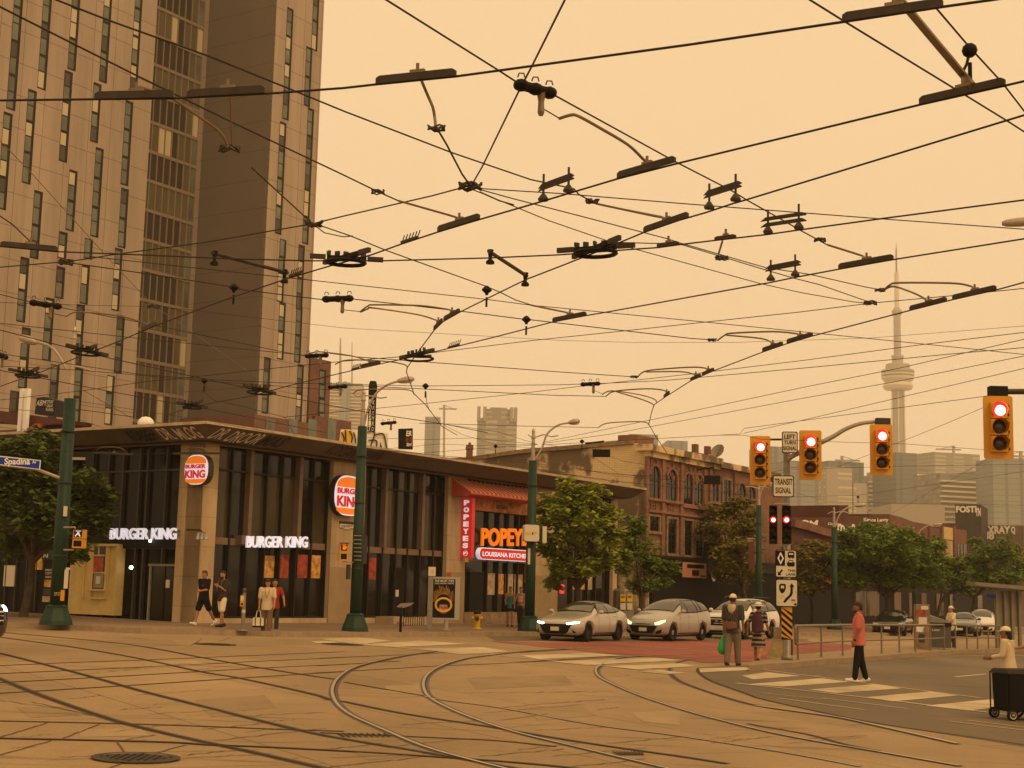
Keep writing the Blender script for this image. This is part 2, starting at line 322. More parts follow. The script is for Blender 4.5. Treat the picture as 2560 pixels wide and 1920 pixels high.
thick = [cG([(-60, 435), (0, 455), (210, 540), (430, 620), (700, 710), (880, 760), (1200, 835), (1600, 920), (2000, 1010), (2300, 1080)]),
 cG([(-60, 280), (20, 295), (300, 365), (620, 450), (900, 530), (1200, 605), (1500, 680), (1700, 730), (2000, 800), (2212, 840)]) + cH([(700, 895), (1100, 965), (1350, 1010)]),
 cG([(-60, 180), (60, 195), (530, 260), (900, 325), (1300, 410), (1540, 450), (2000, 550), (2120, 590)]),
 cG([(-60, 150), (60, 160), (800, 230), (1310, 320), (1680, 385), (2000, 435), (2180, 460)]),
 cH([(760, 262), (550, 290), (330, 335), (200, 375), (120, 430), (88, 480), (84, 530), (112, 590), (200, 660), (400, 750), (640, 850), (900, 925), (1200, 1000)]),
 cH([(1700, 247), (1330, 262), (1000, 297), (870, 320), (760, 355), (680, 400), (645, 450), (650, 510), (700, 565), (850, 640), (1050, 715), (1250, 775), (1500, 835), (1900, 930), (2200, 1000)]),
 cH([(2300, 285), (1930, 300), (1800, 320), (1720, 360), (1702, 390), (1730, 430), (1850, 490), (2000, 550), (2212, 620)]) + [(1800, 1800), (1960, 1838), (2200, 1880), (2400, 1915)],
 cP([(1860, 795), (1560, 815), (1350, 850), (1262, 900), (1262, 950), (1350, 1020), (1640, 1125)]) + cQ([(0, 1225), (600, 1312), (1000, 1395), (1650, 1542)]),
 cH([(130, 570), (500, 645), (1000, 722), (1200, 755), (1450, 798), (1800, 852), (2212, 910), (2500, 955)]),
 cG([(-60, 835), (780, 853), (1160, 865), (1340, 878), (1700, 892), (2212, 918)]) + cH([(600, 905), (1000, 932), (1400, 965), (1700, 1000)])]
thin = [cG([(-50, 372), (450, 350), (880, 335), (1300, 318), (2212, 280)]), cG([(-20, 422), (1100, 370), (1700, 340), (2212, 318)]), cG([(-60, 482), (900, 430), (1680, 385), (2212, 362)]), cG([(-50, 550), (860, 495), (1540, 450), (2212, 408)]),
 cH([(0, 308), (550, 285), (980, 262)]), cH([(-20, 355), (490, 325)]), cH([(-20, 398), (440, 372), (730, 355), (1000, 345), (1500, 320), (1880, 300), (2300, 285)]),
 cG([(-50, 724), (600, 738), (1200, 755), (1700, 775), (2212, 792)]), cH([(0, 765), (700, 795), (1100, 815), (1450, 850)]), cH([(150, 455), (640, 540), (760, 565), (1100, 610), (1680, 715), (2212, 785)]) + [(1960, 1880), (2150, 1915)],
 cP([(1500, 905), (1490, 930), (1530, 970), (1620, 1020), (1900, 1120)]) + cQ([(0, 1160), (400, 1250), (1000, 1370), (1900, 1500), (2300, 1560)]), cQ([(-100, 1370), (0, 1390), (400, 1460), (700, 1540), (1000, 1600)]), cP([(0, 775), (650, 738)]), cP([(0, 855), (640, 815), (900, 805)])]
bm = BM()
for p in thick: strip(bm, p, .15, .005, 0); strip(bm, p, .055, .009, 1)
for p in thin: strip(bm, p, .085, .006, 1)
for p in thick[4:7]: strip(bm, [(x-3, y-2) for x, y in p], .05, .012, 3)
strip(bm, thin[9][1:], .05, .012, 3); strip(bm, cQ([(-40, 1218), (600, 1304), (1000, 1387), (1650, 1534)]), .06, .012, 3)
for i in range(9): strip(bm, cH([(110+i*35, 768), (150+i*35, 790)]), .03, .012, 1); strip(bm, cH([(1800+i*22, 880), (1840+i*18, 900)]), .03, .012, 1)
struct('tram_tracks', bm, [M['track'], M['groove'], M['crack'], M['shine']])
bm = BM()
cracks = [cG([(0, 830), (300, 740)]), cG([(0, 945), (330, 850)]), cG([(405, 835), (640, 748)]), cG([(750, 855), (800, 925)]), cG([(1010, 930), (1200, 878)]), cG([(700, 1029), (800, 990)]), cG([(780, 850), (1000, 812)]), cG([(1170, 945), (1600, 905)]), cG([(1170, 962), (1750, 935)]),
 cG([(1300, 780), (1700, 740)]), cG([(1380, 850), (2100, 770)]), cH([(0, 870), (380, 830)]), cH([(50, 978), (620, 915)]), cH([(980, 910), (1500, 865)]), cH([(1330, 750), (1750, 730)]), cH([(1080, 690), (1400, 650)]), cH([(1540, 975), (2000, 925)]), cH([(1770, 830), (2212, 790)]), cH([(880, 520), (1700, 515)]), cH([(1100, 610), (1750, 560)]),
 cH([(500, 715), (1000, 690)]), cH([(1500, 420), (1800, 420)]), cG([(200, 600), (600, 690)]), cG([(0, 590), (500, 665)]), cQ([(200, 1500), (900, 1470)]), cQ([(750, 1385), (1000, 1372)]), cG([(1350, 700), (2100, 670)]), cG([(1400, 215), (1500, 190)]), cG([(1230, 240), (1300, 195)]), cP([(100, 1105), (800, 1100)]), cP([(780, 975), (920, 965)])]
for p in cracks:
    a, b = Vector(p[0]), Vector(p[-1]); n = max(4, int((b-a).length/14)); q = [a.lerp(b, i/n)+Vector((0, random.uniform(-1.2, 1.2))) for i in range(n+1)]
    strip(bm, [tuple(v) for v in q], .022, .007, 0, 1)
rr = random.Random(4)
for i in range(46):                                # pour joints and hairline cracks
    x0, y0 = rr.uniform(0, 2000), rr.uniform(1650, 1900); ln = rr.uniform(40, 260); sl = rr.uniform(-.12, -.02)
    q = [(x0+ln*k/12, y0+sl*ln*k/12+rr.uniform(-1, 1)) for k in range(13)]
    if x0+ln > 1750 and y0 < 1800: continue
    strip(bm, q, rr.uniform(.010, .02), .0065, 0, 1)
struct('pavement_joints', bm, M['crack'])
M['patch'] = concrete('patched_concrete', (.268, .187, .102), 1.6, False); M['patch2'] = concrete('pale_patch', (.335, .238, .132), 1.6, False)
flat('pavement_patches', [cG([(1250, 590), (1700, 560), (1780, 640), (1330, 680)]), cG([(100, 640), (420, 630), (520, 690), (200, 705)]), cH([(900, 430), (1500, 410), (1560, 470), (960, 500)]), cH([(1250, 610), (1600, 590), (1700, 660), (1340, 690)]), cG([(700, 210), (1100, 200), (1150, 240), (760, 250)]), cH([(200, 880), (560, 850), (640, 900), (300, 935)])], .003, M['patch'])
flat('pavement_slabs', [cH([(400, 480), (620, 470), (660, 540), (440, 552)]), cG([(500, 780), (900, 775), (960, 820), (520, 830)]), cG([(900, 350), (1250, 335), (1330, 365), (950, 385)]), cH([(1900, 640), (2212, 630), (2212, 720), (1990, 700)])], .0034, M['patch2'])
# sidewalk behind the kerb
curb = cG([(-300, 118), (0, 126), (300, 135), (530, 145), (900, 165), (1600, 178), (1750, 186)]) + cH([(0, 178), (480, 180), (900, 176), (1330, 171)]) + [(1420, 1586), (1760, 1588), (2130, 1590), (2700, 1586)]
cw = [G(x, y, .0) for x, y in curb]
bm = BM(); top = [Vector((p.x, p.y, gz(p.x, p.y)+.15)) for p in cw]
far = [Vector((p.x*1.0-30*(1 if i < 6 else .2), p.y+120, gz(p.x, p.y+120)+.15)) for i, p in enumerate(cw)]
for i in range(len(top)-1): quad(bm, [top[i], top[i+1], far[i+1], far[i]])
struct('sidewalk', bm, M['walk'])
bm = BM()
for i in range(len(top)-1):
    a, b = top[i], top[i+1]; n = Vector((-(b-a).y, (b-a).x, 0)).normalized()*.18
    hexa(bm, [a-n*.15-Vector((0, 0, .2)), b-n*.15-Vector((0, 0, .2)), b+n-Vector((0, 0, .2)), a+n-Vector((0, 0, .2)), a-n*.02+Vector((0, 0, .008)), b-n*.02+Vector((0, 0, .008)), b+n+Vector((0, 0, .008)), a+n+Vector((0, 0, .008))])
struct('kerb', bm, M['curb'])
def manhole(x, y, rx, label, grp='manhole covers set in the road'):
    p = G(x, y, .016); r = (G(x+rx, y, 0)-G(x-rx, y, 0)).length/2
    e = empty('manhole_cover', p, label, 'manhole cover', grp); b = BM()
    for i in range(28):
        a0, a1 = i*math.tau/28, (i+1)*math.tau/28
        quad(b, [GP(p.x+math.cos(t)*q, p.y+math.sin(t)*q, .018) for q, t in ((r, a0), (r, a1), (r*.8, a1), (r*.8, a0))])
    mk('cover_ring', b, M['dark'], e); b = BM()
    b.faces.new([b.verts.new(GP(p.x+math.cos(i*math.tau/28)*r*.78, p.y+math.sin(i*math.tau/28)*r*.78, .015)) for i in range(28)])
    for a in range(-4, 5):
        for c in range(-4, 5):
            if a*a+c*c < 17: box(b, GP(p.x+a*r*.16, p.y+c*r*.16, .02), (r*.07, r*.07, .01), .3)
    mk('cover_plate', b, M['bar'], e)
manhole(340, 1893, 112, 'big iron manhole cover nearest the viewer at the lower left of the road')
manhole(539, 1610, 43, 'small iron manhole cover near the far kerb below the men')
manhole(856, 1610, 40, 'worn manhole cover in the road before the green pole')
# median platform with its kerb
edge = cQ([(-90, 885), (40, 870), (270, 860), (520, 832), (860, 812), (1300, 778), (1700, 752), (2212, 743), (2500, 738)])
inner = cQ([(-60, 848), (60, 835), (270, 800), (520, 772), (860, 750), (1300, 722), (1700, 700), (2212, 690), (2500, 688)])
bm = BM(); A = [G(x, y, .15) for x, y in edge]; B = [G(x, y, .15) for x, y in inner]
for i in range(len(A)-1):
    dz = Vector((0, 0, .25)); hexa(bm, [A[i]-dz, A[i+1]-dz, B[i+1]-dz, B[i]-dz, A[i], A[i+1], B[i+1], B[i]])
struct('platform', bm, M['curb'])
# ------------------------------------------------------------------ corner restaurant building
K = G(490, 1556, .15); FU = Face((K.x, K.y), AZ); FV = Face((K.x, K.y), AZ-math.pi/2)
M['stone'] = wallmat('limestone', (.50, .36, .21), (.45, .32, .185), (.34, .24, .14), 1.25, 1.02, .012, stain=.28, sscale=.8, stretch=(1, 1, .35), offset=0)
M['fascia'] = mat('fascia_metal', (.13, .095, .065), .6, nz=(1.5, .2)); M['trim'] = mat('roof_trim', (.42, .32, .21), .6, nz=(2, .3)); M['brown'] = mat('brown_spandrel', (.20, .125, .08), .6, nz=(2, .15))
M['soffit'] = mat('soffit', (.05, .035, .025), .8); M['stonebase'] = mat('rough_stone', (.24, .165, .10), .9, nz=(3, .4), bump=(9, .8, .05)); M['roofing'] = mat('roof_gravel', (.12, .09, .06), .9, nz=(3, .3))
M['graf'] = mat('graffiti_black', (.02, .017, .015), .6); M['grafw'] = mat('graffiti_white', (.78, .72, .60), .6); M['grafy'] = mat('graffiti_yellow', (.70, .42, .03), .6)
M['poster'] = mat('poster_paper', (.42, .30, .18), .6, nz=(4, .5)); M['postred'] = mat('poster_red', (.34, .06, .03), .6, nz=(5, .6)); M['postfood'] = mat('poster_food', (.55, .28, .07), .5, nz=(6, .7)); M['paper'] = mat('paper', (.62, .55, .42), .7)
M['paintwall'] = mat('painted_patch', (.33, .235, .13), .85, nz=(2, .12))
LU, LV = 30.0, 10.4
b1 = empty('restaurant_building', K, 'two storey corner restaurant building with dark glass bays, tan stone piers and sloping roof fascia', 'building')
bm = BM(); FU.box(bm, 0.5, LU-.3, 0, 6.75, -14, -.5); mk('wall', bm, M['frame'], b1)
# piers : (face, u0, u1)
for u0, u1 in ((0, .72), (7.0, 9.02), (14.75, 16.15), (21.9, 24.05), (LU-.45, LU)):
    bm = BM(); FU.box(bm, u0, u1, -.4, 6.62, -.75, .0 if u0 else .0); mk('pier', bm, M['stone'], b1)
    bm = BM()
    if u0 and u1 < LU: FU.box(bm, u0-.01, u1+.01, 0, 2.55, -.02, .006); mk('painted_band', bm, M['paintwall'], b1)
bm = BM(); FV.box(bm, -1.15, -.002, -.4, 6.62, -.5, .0); mk('pier', bm, M['stone'], b1)
def bay(F_, u0, u1, mull, zs, poster=(), base=.62, blind=True, deep=.32, rnd=1, gm='glass', fm='frame'):
    g = BM(); rr = random.Random(rnd)
    edges = [u0]+list(mull)+[u1]
    f = BM()
    for i in range(len(edges)-1):
        for (za, zb, k) in ((zs[2], zs[3], 1 if blind else 0), (zs[3], 6.58, 0), (base, zs[0], 0)):
            k = k or (1 if (zb > 6 and blind and rr.random() < .6) else 0)  # paler top panes: sky reflection put into the glass colour
            t = rr.uniform(-.003, .003)
            q = [F_.pt(edges[i], za, -deep+t), F_.pt(edges[i+1], za, -deep-t), F_.pt(edges[i+1], zb, -deep-t*.6), F_.pt(edges[i], zb, -deep+t*.6)]
            quad(g, q, 1 if (k and rr.random() < .8) else 0)
    w_ = mk('window', g, [M[gm], M['glassb']], b1)
    for e_ in edges[1:-1]: F_.box(f, e_-.035, e_+.035, base, 6.58, -deep, -deep+.14)
    F_.box(f, u0, u0+.05, base, 6.58, -deep, -deep+.14); F_.box(f, u1-.05, u1, base, 6.58, -deep, -deep+.14)
    F_.box(f, u0+.05, u1-.05, zs[3]-.03, zs[3]+.03, -deep+.02, -deep+.12)
    F_.box(f, u0+.05, u1-.05, base, base+.07, -deep+.02, -deep+.12)
    mk('frame', f, M[fm], w_)
    s = BM(); F_.box(s, u0+.02, u1-.02, zs[1]-.02, zs[2], -deep-.01, -deep+.10); mk('spandrel', s, M['brown'] if fm == 'frame' else M[fm], b1)
    s = BM()
    n = max(1, round((u1-u0)/1.4)); dw = (u1-u0)/n
    for i in range(n): F_.box(s, u0+i*dw+.012, u0+(i+1)*dw-.012, -.4, base, -deep-.2, -.02)
    if base > .3: mk('stone_plinth', s, M['stone'], b1)
    else: s.free()
    for x0, y0, x1, y1, mm in poster:
        p = BM(); F_.pbox(p, x0, y0, x1, y1, -deep+.03, -deep+.045); mk('poster', p, M[mm], w_)
def A_(x0, y0, x1, y1, mm='postfood'):
    (a, b), (c, d) = cA([(x0, y0), (x1, y1)]); return (a, b, c, d, mm)
def B_(x0, y0, x1, y1, mm='postfood'):
    (a, b), (c, d) = cB([(x0, y0), (x1, y1)]); return (a, b, c, d, mm)
uA = lambda x, y=600: FU.hit(*cA([(x, y)])[0], -.3)[0]
uB = lambda x, y=600: FU.hit(*cB([(x, y)])[0], -.3)[0]
zs = (3.20, 3.20, 3.42, 5.80)
bay(FU, .72, 6.98, [uA(510), uA(638), uA(772), uA(888), uA(1006), uA(1118)], zs, [A_(765, 975, 845, 1140, 'postfood'), A_(875, 968, 952, 1140, 'postred'), A_(1018, 968, 1092, 1140, 'postred'), A_(1115, 972, 1188, 1142)], rnd=3)
bay(FU, 9.02, 14.73, [uB(300), uB(402), uB(500), uB(585), uB(678), uB(775)], zs, [B_(290, 990, 355, 1150, 'postred')], rnd=4)
bay(FU, 16.15, 21.88, [uB(1175, 700), uB(1255, 700), uB(1325, 700), uB(1400, 700)], (3.1, 3.1, 3.3, 5.3), [B_(1180, 1105, 1235, 1265, 'poster'), B_(1245, 1110, 1300, 1260, 'postfood'), B_(1312, 1110, 1370, 1270, 'poster'), B_(1380, 1115, 1440, 1270, 'poster')], base=.2, blind=False, rnd=5)
c8u = lambda x, y=1400: FU.hit(*c8([(x, y)])[0], -.3)[0]
bay(FU, 24.05, LU-.45, [c8u(400), c8u(470), c8u(545), c8u(620)], zs, [(*c8([(415, 1430)])[0], *c8([(465, 1560)])[0], 'poster'), (*c8([(485, 1430)])[0], *c8([(535, 1560)])[0], 'postfood'), (*c8([(555, 1430)])[0], *c8([(605, 1560)])[0], 'poster')], rnd=6)
for u in (uA(638), uA(1006), uB(402), uB(678)):      # brown vertical fins
    bm = BM(); FU.box(bm, u-.09, u+.09, 3.42, 6.6, -.34, -.08); mk('fin', bm, M['bronze'], b1)
bm = BM(); FU.box(bm, 16.15, 21.88, -.4, .85, -.25, .05); mk('rubble_plinth', bm, M['stonebase'], b1)
bm = BM(); FU.pbox(bm, *cB([(1048, 1095)])[0], *cB([(1150, 1420)])[0], -.3, -.2); dr = mk('door', bm, M['black'], b1)
bm = BM(); FU.pbox(bm, *cB([(480, 1065)])[0], *cB([(565, 1435)])[0], -.3, -.2); dr = mk('door', bm, M['black'], b1)
bm = BM(); FU.pbox(bm, *cB([(503, 1228)])[0], *cB([(523, 1278)])[0], -.2, -.17); mk('notice', bm, M['paper'], dr)
# dark glass wall along the side street
uV = lambda x, y=300: FV.hit(*cZ([(x, y)])[0], -.3)[0]
ms = [uV(x) for x in (1170, 1040, 985, 870, 770, 660)]; ms = sorted(ms)
bay(FV, -LV, -1.15, ms, (3.0, 3.0, 3.05, 5.75), base=.3, blind=False, rnd=8, gm='glassk', fm='dark')
bm = BM(); FV.box(bm, -LV, -1.15, 3.0, 3.55, -.45, -.18); mk('sign_band', bm, M['black'], b1)
bm = BM(); FV.pbox(bm, *cZ([(1030, 1010)])[0], *cZ([(1240, 1385)])[0], -.3, -.16); FV.pbox(bm, *cZ([(1120, 1010)])[0], *cZ([(1130, 1385)])[0], -.16, -.12); dv = mk('door', bm, M['glass'], b1)
bm = BM(); FV.pbox(bm, *cZ([(1145, 1105)])[0], *cZ([(1170, 1160)])[0], -.16, -.13); mk('notice', bm, M['paper'], dv)
bm = BM(); FV.pbox(bm, *cZ([(1022, 1010)])[0], *cZ([(1034, 1385)])[0], -.17, -.10); FV.pbox(bm, *cZ([(1022, 995)])[0], *cZ([(1240, 1010)])[0], -.17, -.10); mk('door_frame', bm, M['grey'], b1)
bm = BM(); ball(bm, FV.pt(*FV.hit(*cZ([(928, 1020)])[0], -.4), -.25), .07); mk('lamp', bm, M['cone'], b1)
bm = BM(); ball(bm, FV.pt(*FV.hit(*cZ([(1078, 838)])[0], -.4), -.12), .055); mk('lamp', bm, M['cone'], b1)
# sloping fascia round the roof edge
def corner(o, z): return Vector((K.x, K.y, 0)) + FU.n*o + FV.n*o + Vector((0, 0, z))
def roofring(bm, prof, mi=0):
    P = []
    for o, z in prof:
        P.append([FV.pt(-LV-3.5, z, o), corner(o, z), FU.pt(LU+.35, z, o)])
    for a, b in zip(P, P[1:]):
        for i in range(2): quad(bm, [a[i], a[i+1], b[i+1], b[i]], mi)
bm = BM(); roofring(bm, [(.62, 6.66), (1.45, 7.08)]); quad(bm, [FU.pt(LU+.35, 6.66, .62), FU.pt(LU+.35, 7.08, 1.45), FU.pt(LU+.35, 7.08, -2), FU.pt(LU+.35, 6.66, -2)]); fas = mk('fascia', bm, M['fascia'], b1)
bm = BM(); roofring(bm, [(1.45, 7.08), (1.48, 7.08), (1.48, 7.18), (1.2, 7.19), (-14, 7.12)]); mk('roof', bm, M['trim'], b1)
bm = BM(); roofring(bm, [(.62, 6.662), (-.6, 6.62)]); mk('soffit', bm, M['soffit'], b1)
bm = BM(); roofring(bm, [(.02, 6.60), (.18, 6.60), (.18, 6.75), (.62, 6.76)]); mk('cornice', bm, M['brown'], b1)
bm = BM(); quad(bm, [FU.pt(0, 6.95, 1.2), FU.pt(LU, 6.95, 1.2), FU.pt(LU, 6.95, -14), FU.pt(0, 6.95, -14)]); mk('roof_deck', bm, M['roofing'], b1)
def fascia_text(F_, s, x0, x1, y0, y1, mt, bold=.01, shear=.2, wob=.06):
    """painted on the sloping fascia"""
    bm = BM(); o = 1.06; a = F_.hit(x0, y1, o); b = F_.hit(x1, y1, o)
    sl = (F_.n*(1.45-.62)+F_.up*.42).normalized(); zc = 6.68; h = .36*(1/.45)
    P = F_.pt(a[0], 6.70, .70)+F_.n*.012-F_.up*.012; put_text(bm, s, P, F_.d, sl, b[0]-a[0], .72, bold, 0, shear, 0, wob)
    mk('graffiti', bm, mt, fas)
fascia_text(FU, 'DR. DROOR', *[p[0] for p in cA([(395, 50), (745, 50)])], 1075, 1100, M['grafw'])
fascia_text(FU, 'MAS', *[p[0] for p in cA([(755, 50), (925, 50)])], 1085, 1115, M['graf'])
fascia_text(FU, 'KOSGAN HAWN', *[p[0] for p in cB([(0, 50), (400, 50)])], 1120, 1150, M['graf'])
fascia_text(FV, 'DR. MLOG', *[p[0] for p in cA([(-5, 50), (290, 50)])], 1070, 1090, M['grafw'])
fascia_text(FV, 'KOBBEH', *[p[0] for p in cA([(-240, 50), (-30, 50)])], 1075, 1095, M['graf'], .03)
# roof clutter
bm = BM(); rr = random.Random(5)
for i in range(44):
    u = rr.uniform(9, 27); box(bm, FU.pt(u, 7.12+.12, -rr.uniform(.5, 5)), (rr.uniform(.2, .9), rr.uniform(.2, .6), rr.uniform(.15, .5)), AZ)
for u0, u1 in ((10, 15), (16, 22)): tube(bm, [FU.pt(u0, 7.45, -2.5), FU.pt(u1, 7.4, -2.5)], .06)
mk('roof_vent', bm, M['dark'], b1)
for x, y, r in ((270, 305, .22),):
    bm = BM(); c = FV.pt(*FV.hit(313, 1050, 0), -1); ball(bm, c, .3, 1, 1, .8); box(bm, c-Vector((0, 0, .25)), (.5, .3, .2)); mk('camera_dome', bm, M['white'], b1)

# signs ------------------------------------------------------------
def rrect(w_, h_, r, n=6):
    o = []
    for cx, cy, a0 in ((w_/2-r, h_/2-r, 0), (-w_/2+r, h_/2-r, 90), (-w_/2+r, -h_/2+r, 180), (w_/2-r, -h_/2+r, 270)):
        for i in range(n+1): a = math.radians(a0+90*i/n); o.append((cx+r*math.cos(a), cy+r*math.sin(a)))
    return o
def plate(bm, F_, u, z, off, pts, th, mi=0):
    a = [bm.verts.new(F_.pt(u+x, z+y, off+th)) for x, y in pts]; b = [bm.verts.new(F_.pt(u+x, z+y, off)) for x, y in pts]
    bm.faces.new(a).material_index = mi; bm.faces.new(b[::-1]).material_index = mi
    for i in range(len(a)): bm.faces.new((a[i-1], b[i-1], b[i], a[i])).material_index = mi
def bun_sign(F_, x0, y0, x1, y1, label):
    u0, u1, z0, z1 = F_.rect(x0, y0, x1, y1, .3); u, z, w_, h_ = (u0+u1)/2, (z0+z1)/2, u1-u0, z1-z0
    e = empty('lit_sign', F_.pt(u, z0, .05), label, 'sign', 'round cornered lit burger signs')
    bm = BM(); plate(bm, F_, u, z, .0, rrect(w_, h_, w_*.38), .26); mk('sign_box', bm, M['dark'], e)
    bm = BM(); plate(bm, F_, u, z, .262, rrect(w_*.98, h_*.985, w_*.38), .03); mk('sign_face', bm, M['litwhite'], e)
    k = w_*.86
    def bun(top):
        o = []; r = k*.42
        if top:
            o = [(-k/2, h_*.20), (k/2, h_*.20)]+[(k/2*math.cos(a)*1.0, h_*.20+(h_*.255)*math.sin(a)**.75) for a in [math.pi*i/14 for i in range(1, 14)]]
        else:
            o = [(-k/2, -h_*.31), (-k/2, -h_*.36)]+[(k/2*math.cos(a), -h_*.36+(h_*.10)*math.sin(a)) for a in [math.pi+math.pi*i/12 for i in range(1, 12)]]+[(k/2, -h_*.36), (k/2, -h_*.31)]
        return o
    for t in (1, 0):
        bm = BM(); plate(bm, F_, u, z, .294, bun(t), .02); mk('bun_mark', bm, M['litorange'], e)
    for s, za, zb in (('BURGER', .04, .19), ('KING', -.28, .01)):
        bm = BM(); put_text(bm, s, F_.pt(u-k/2, z+h_*(za), .32), F_.d, F_.up, k, h_*(zb-za)*.92, .035, .02); mk('lettering', bm, M['litred'], e)
bun_sign(FV, *cA([(180, 226)])[0], *cA([(352, 450)])[0], 'lit burger sign high on the corner stone pier, seen whole')
bun_sign(FU, *cB([(50, 380)])[0], *cB([(262, 682)])[0], 'larger lit burger sign on the second stone pier, half hidden by the green pole')
def letters(F_, s, x0, y0, x1, y1, label, name, mt, off=.1, ext=.07, bold=.018, back=True, cat='sign', shear=0, backmat='bronze'):
    u0, z0 = F_.hit(x0, y1, off); e = empty(name, F_.pt(u0, z0, 0), label, cat)
    bm = BM(); F_.text(bm, s, x0, y0, x1, y1, off, ext, bold, shear); mk('lettering', bm, M[mt], e)
    if back:
        bm = BM(); ua, ub, za, zb = F_.rect(x0-8, y0+4, x1+8, y1-4, off); F_.box(bm, ua, ub, za, zb, -.3, off-.02); mk('backing', bm, M[backmat], e)
    return e
letters(FV, 'BURGER KING', *cZ([(765, 748)])[0], *cZ([(1222, 826)])[0], 'white lit letters over the door on the dark side street wall', 'wall_lettering', 'letter', off=.02)
letters(FU, 'BURGER KING', *cA([(632, 828)])[0], *cA([(1085, 916)])[0], 'white lit letters over the windows right of the corner pier', 'wall_lettering', 'letter')
e = letters(FU, 'POPEYES', *cB([(1128, 768)])[0], *cB([(1522, 905)])[0], 'big orange letters under the red tiled canopy', 'wall_lettering', 'litorange', off=.15, bold=.03, back=False)
(x0, y0), (x1, y1) = cB([(1120, 925), (1500, 1012)])
u0, u1, z0, z1 = FU.rect(x0, y0, x1, y1, .2); e = empty('wall_sign', FU.pt(u0, z0, 0), 'long red oval sign with white letters below the orange letters', 'sign')
bm = BM(); plate(bm, FU, (u0+u1)/2, (z0+z1)/2, .0, rrect(u1-u0, z1-z0, .28), .2); mk('sign_box', bm, M['litwhite'], e)
bm = BM(); plate(bm, FU, (u0+u1)/2, (z0+z1)/2, .2, rrect(u1-u0-.07, z1-z0-.07, .25), .02); mk('sign_face', bm, M['litred'], e)
bm = BM(); put_text(bm, 'LOUISIANA KITCHEN', FU.pt(u0+.22, z0+.15, .225), FU.d, FU.up, u1-u0-.44, z1-z0-.32, .02, .01); mk('lettering', bm, M['letter'], e)
# vertical blade sign, faces the viewer
FB = Face(tuple(FU.pt(FU.hit(*cB([(985, 770)])[0], 0)[0], 0, .12)[:2]), AZ-math.pi/2)
pts = cB([(985, 550), (1062, 990)]); u0, u1, z0, z1 = FB.rect(*pts[0], *pts[1], 0)
e = empty('blade_sign', FB.pt(u0, z0, 0), 'tall red vertical sign with lit white letters sticking out of the third pier', 'sign')
bm = BM(); FB.box(bm, u0, u1, z0, z1, -.25, 0); mk('sign_box', bm, M['litred'], e)
bm = BM(); FB.box(bm, u0-.1, u0, z0+.35, z0+.65, -.2, -.05); FB.box(bm, u0-.1, u0, z1-.75, z1-.45, -.2, -.05); mk('bracket', bm, M['litred'], e)
hh = (z1-z0)/8.3
for i, ch in enumerate('POPEYES'):
    bm = BM(); put_text(bm, ch, FB.pt(u0+(u1-u0)*.24, z1-hh*(i+.98), .01), FB.d, FB.up, (u1-u0)*.5, hh*.72, .05, .02); mk('letter', bm, M['letter'], e)
bm = BM(); lathe(bm, FB.pt((u0+u1)/2, z0+hh*.6, .0), [(hh*.36, 0), (hh*.36, .03)], 20, ax=FB.n); mk('emblem', bm, M['litwhite'], e)
bm = BM(); lathe(bm, FB.pt((u0+u1)/2, z0+hh*.6, .03), [(hh*.31, 0), (hh*.31, .006)], 20, ax=FB.n); mk('emblem', bm, M['litred'], e)
bm = BM(); put_text(bm, 'P', FB.pt((u0+u1)/2-.07, z0+hh*.42, .04), FB.d, FB.up, .14, hh*.36, .03, .01); mk('emblem_letter', bm, M['letter'], e)
# red canopy
M['awn'] = mat('red_canopy', (.50, .085, .055), .5); M['awnl'] = mat('canopy_rib', (.60, .25, .17), .5); M['mural'] = mat('mural', (.45, .16, .06), .6, nz=(1.6, .9)); M['muraly'] = mat('mural_yellow', (.62, .36, .07), .6, nz=(3, .6))
ua = FU.hit(*cB([(1045, 410)])[0], .9)[0]; ub = ua+6.0; zt = 6.45
e = empty('canopy', FU.pt(ua, 5.8, 0), 'red ribbed tile canopy above the third window bay', 'canopy')
bm = BM(); hexa(bm, [FU.pt(ua, 5.86, 1.0), FU.pt(ub, 5.86, 1.0), FU.pt(ub, 5.8, 0), FU.pt(ua, 5.8, 0), FU.pt(ua, 5.93, 1.0), FU.pt(ub, 5.93, 1.0), FU.pt(ub, 6.5, .05), FU.pt(ua, 6.5, .05)]); mk('canopy_slope', bm, M['awn'], e)
bm = BM(); n = 17
for i in range(n+1):
    u = ua+.06+(ub-ua-.12)*i/n; hexa(bm, [FU.pt(u-.05, 5.90, 1.02), FU.pt(u+.05, 5.90, 1.02), FU.pt(u+.05, 6.46, .05), FU.pt(u-.05, 6.46, .05), FU.pt(u-.05, 5.99, 1.02), FU.pt(u+.05, 5.99, 1.02), FU.pt(u+.05, 6.56, .05), FU.pt(u-.05, 6.56, .05)])
mk('canopy_rib', bm, M['awnl'], e)
bm = BM(); FU.box(bm, 16.2, 21.9, 5.3, 5.82, -.3, -.05); mu = mk('mural_panel', bm, M['mural'], b1); mu['label'] = 'red and yellow food pictures above the third bay'
bm = BM(); FU.box(bm, 16.16, 16.5, 3.0, 5.3, -.3, -.04); mu = mk('mural_panel', bm, M['muraly'], b1)
bm = BM(); FU.box(bm, 21.5, 21.87, 2.2, 5.3, -.3, -.04); mk('mural_panel', bm, M['postred'], b1)
bm = BM(); put_text(bm, 'KITCHEN', FU.pt(18.6, 5.45, -.04), FU.d, FU.up, .9, .17, .02); mk('lettering', bm, M['black'], mu)
# red neon OPEN squares
bm = BM()
for y in (1530, 1580): FU.pbox(bm, *c8([(313, y-15)])[0], *c8([(340, y+15)])[0], -.28, -.2)
tag(mk('neon_mark', bm, M['redglow'], b1), 'small red neon marks in the far bay')
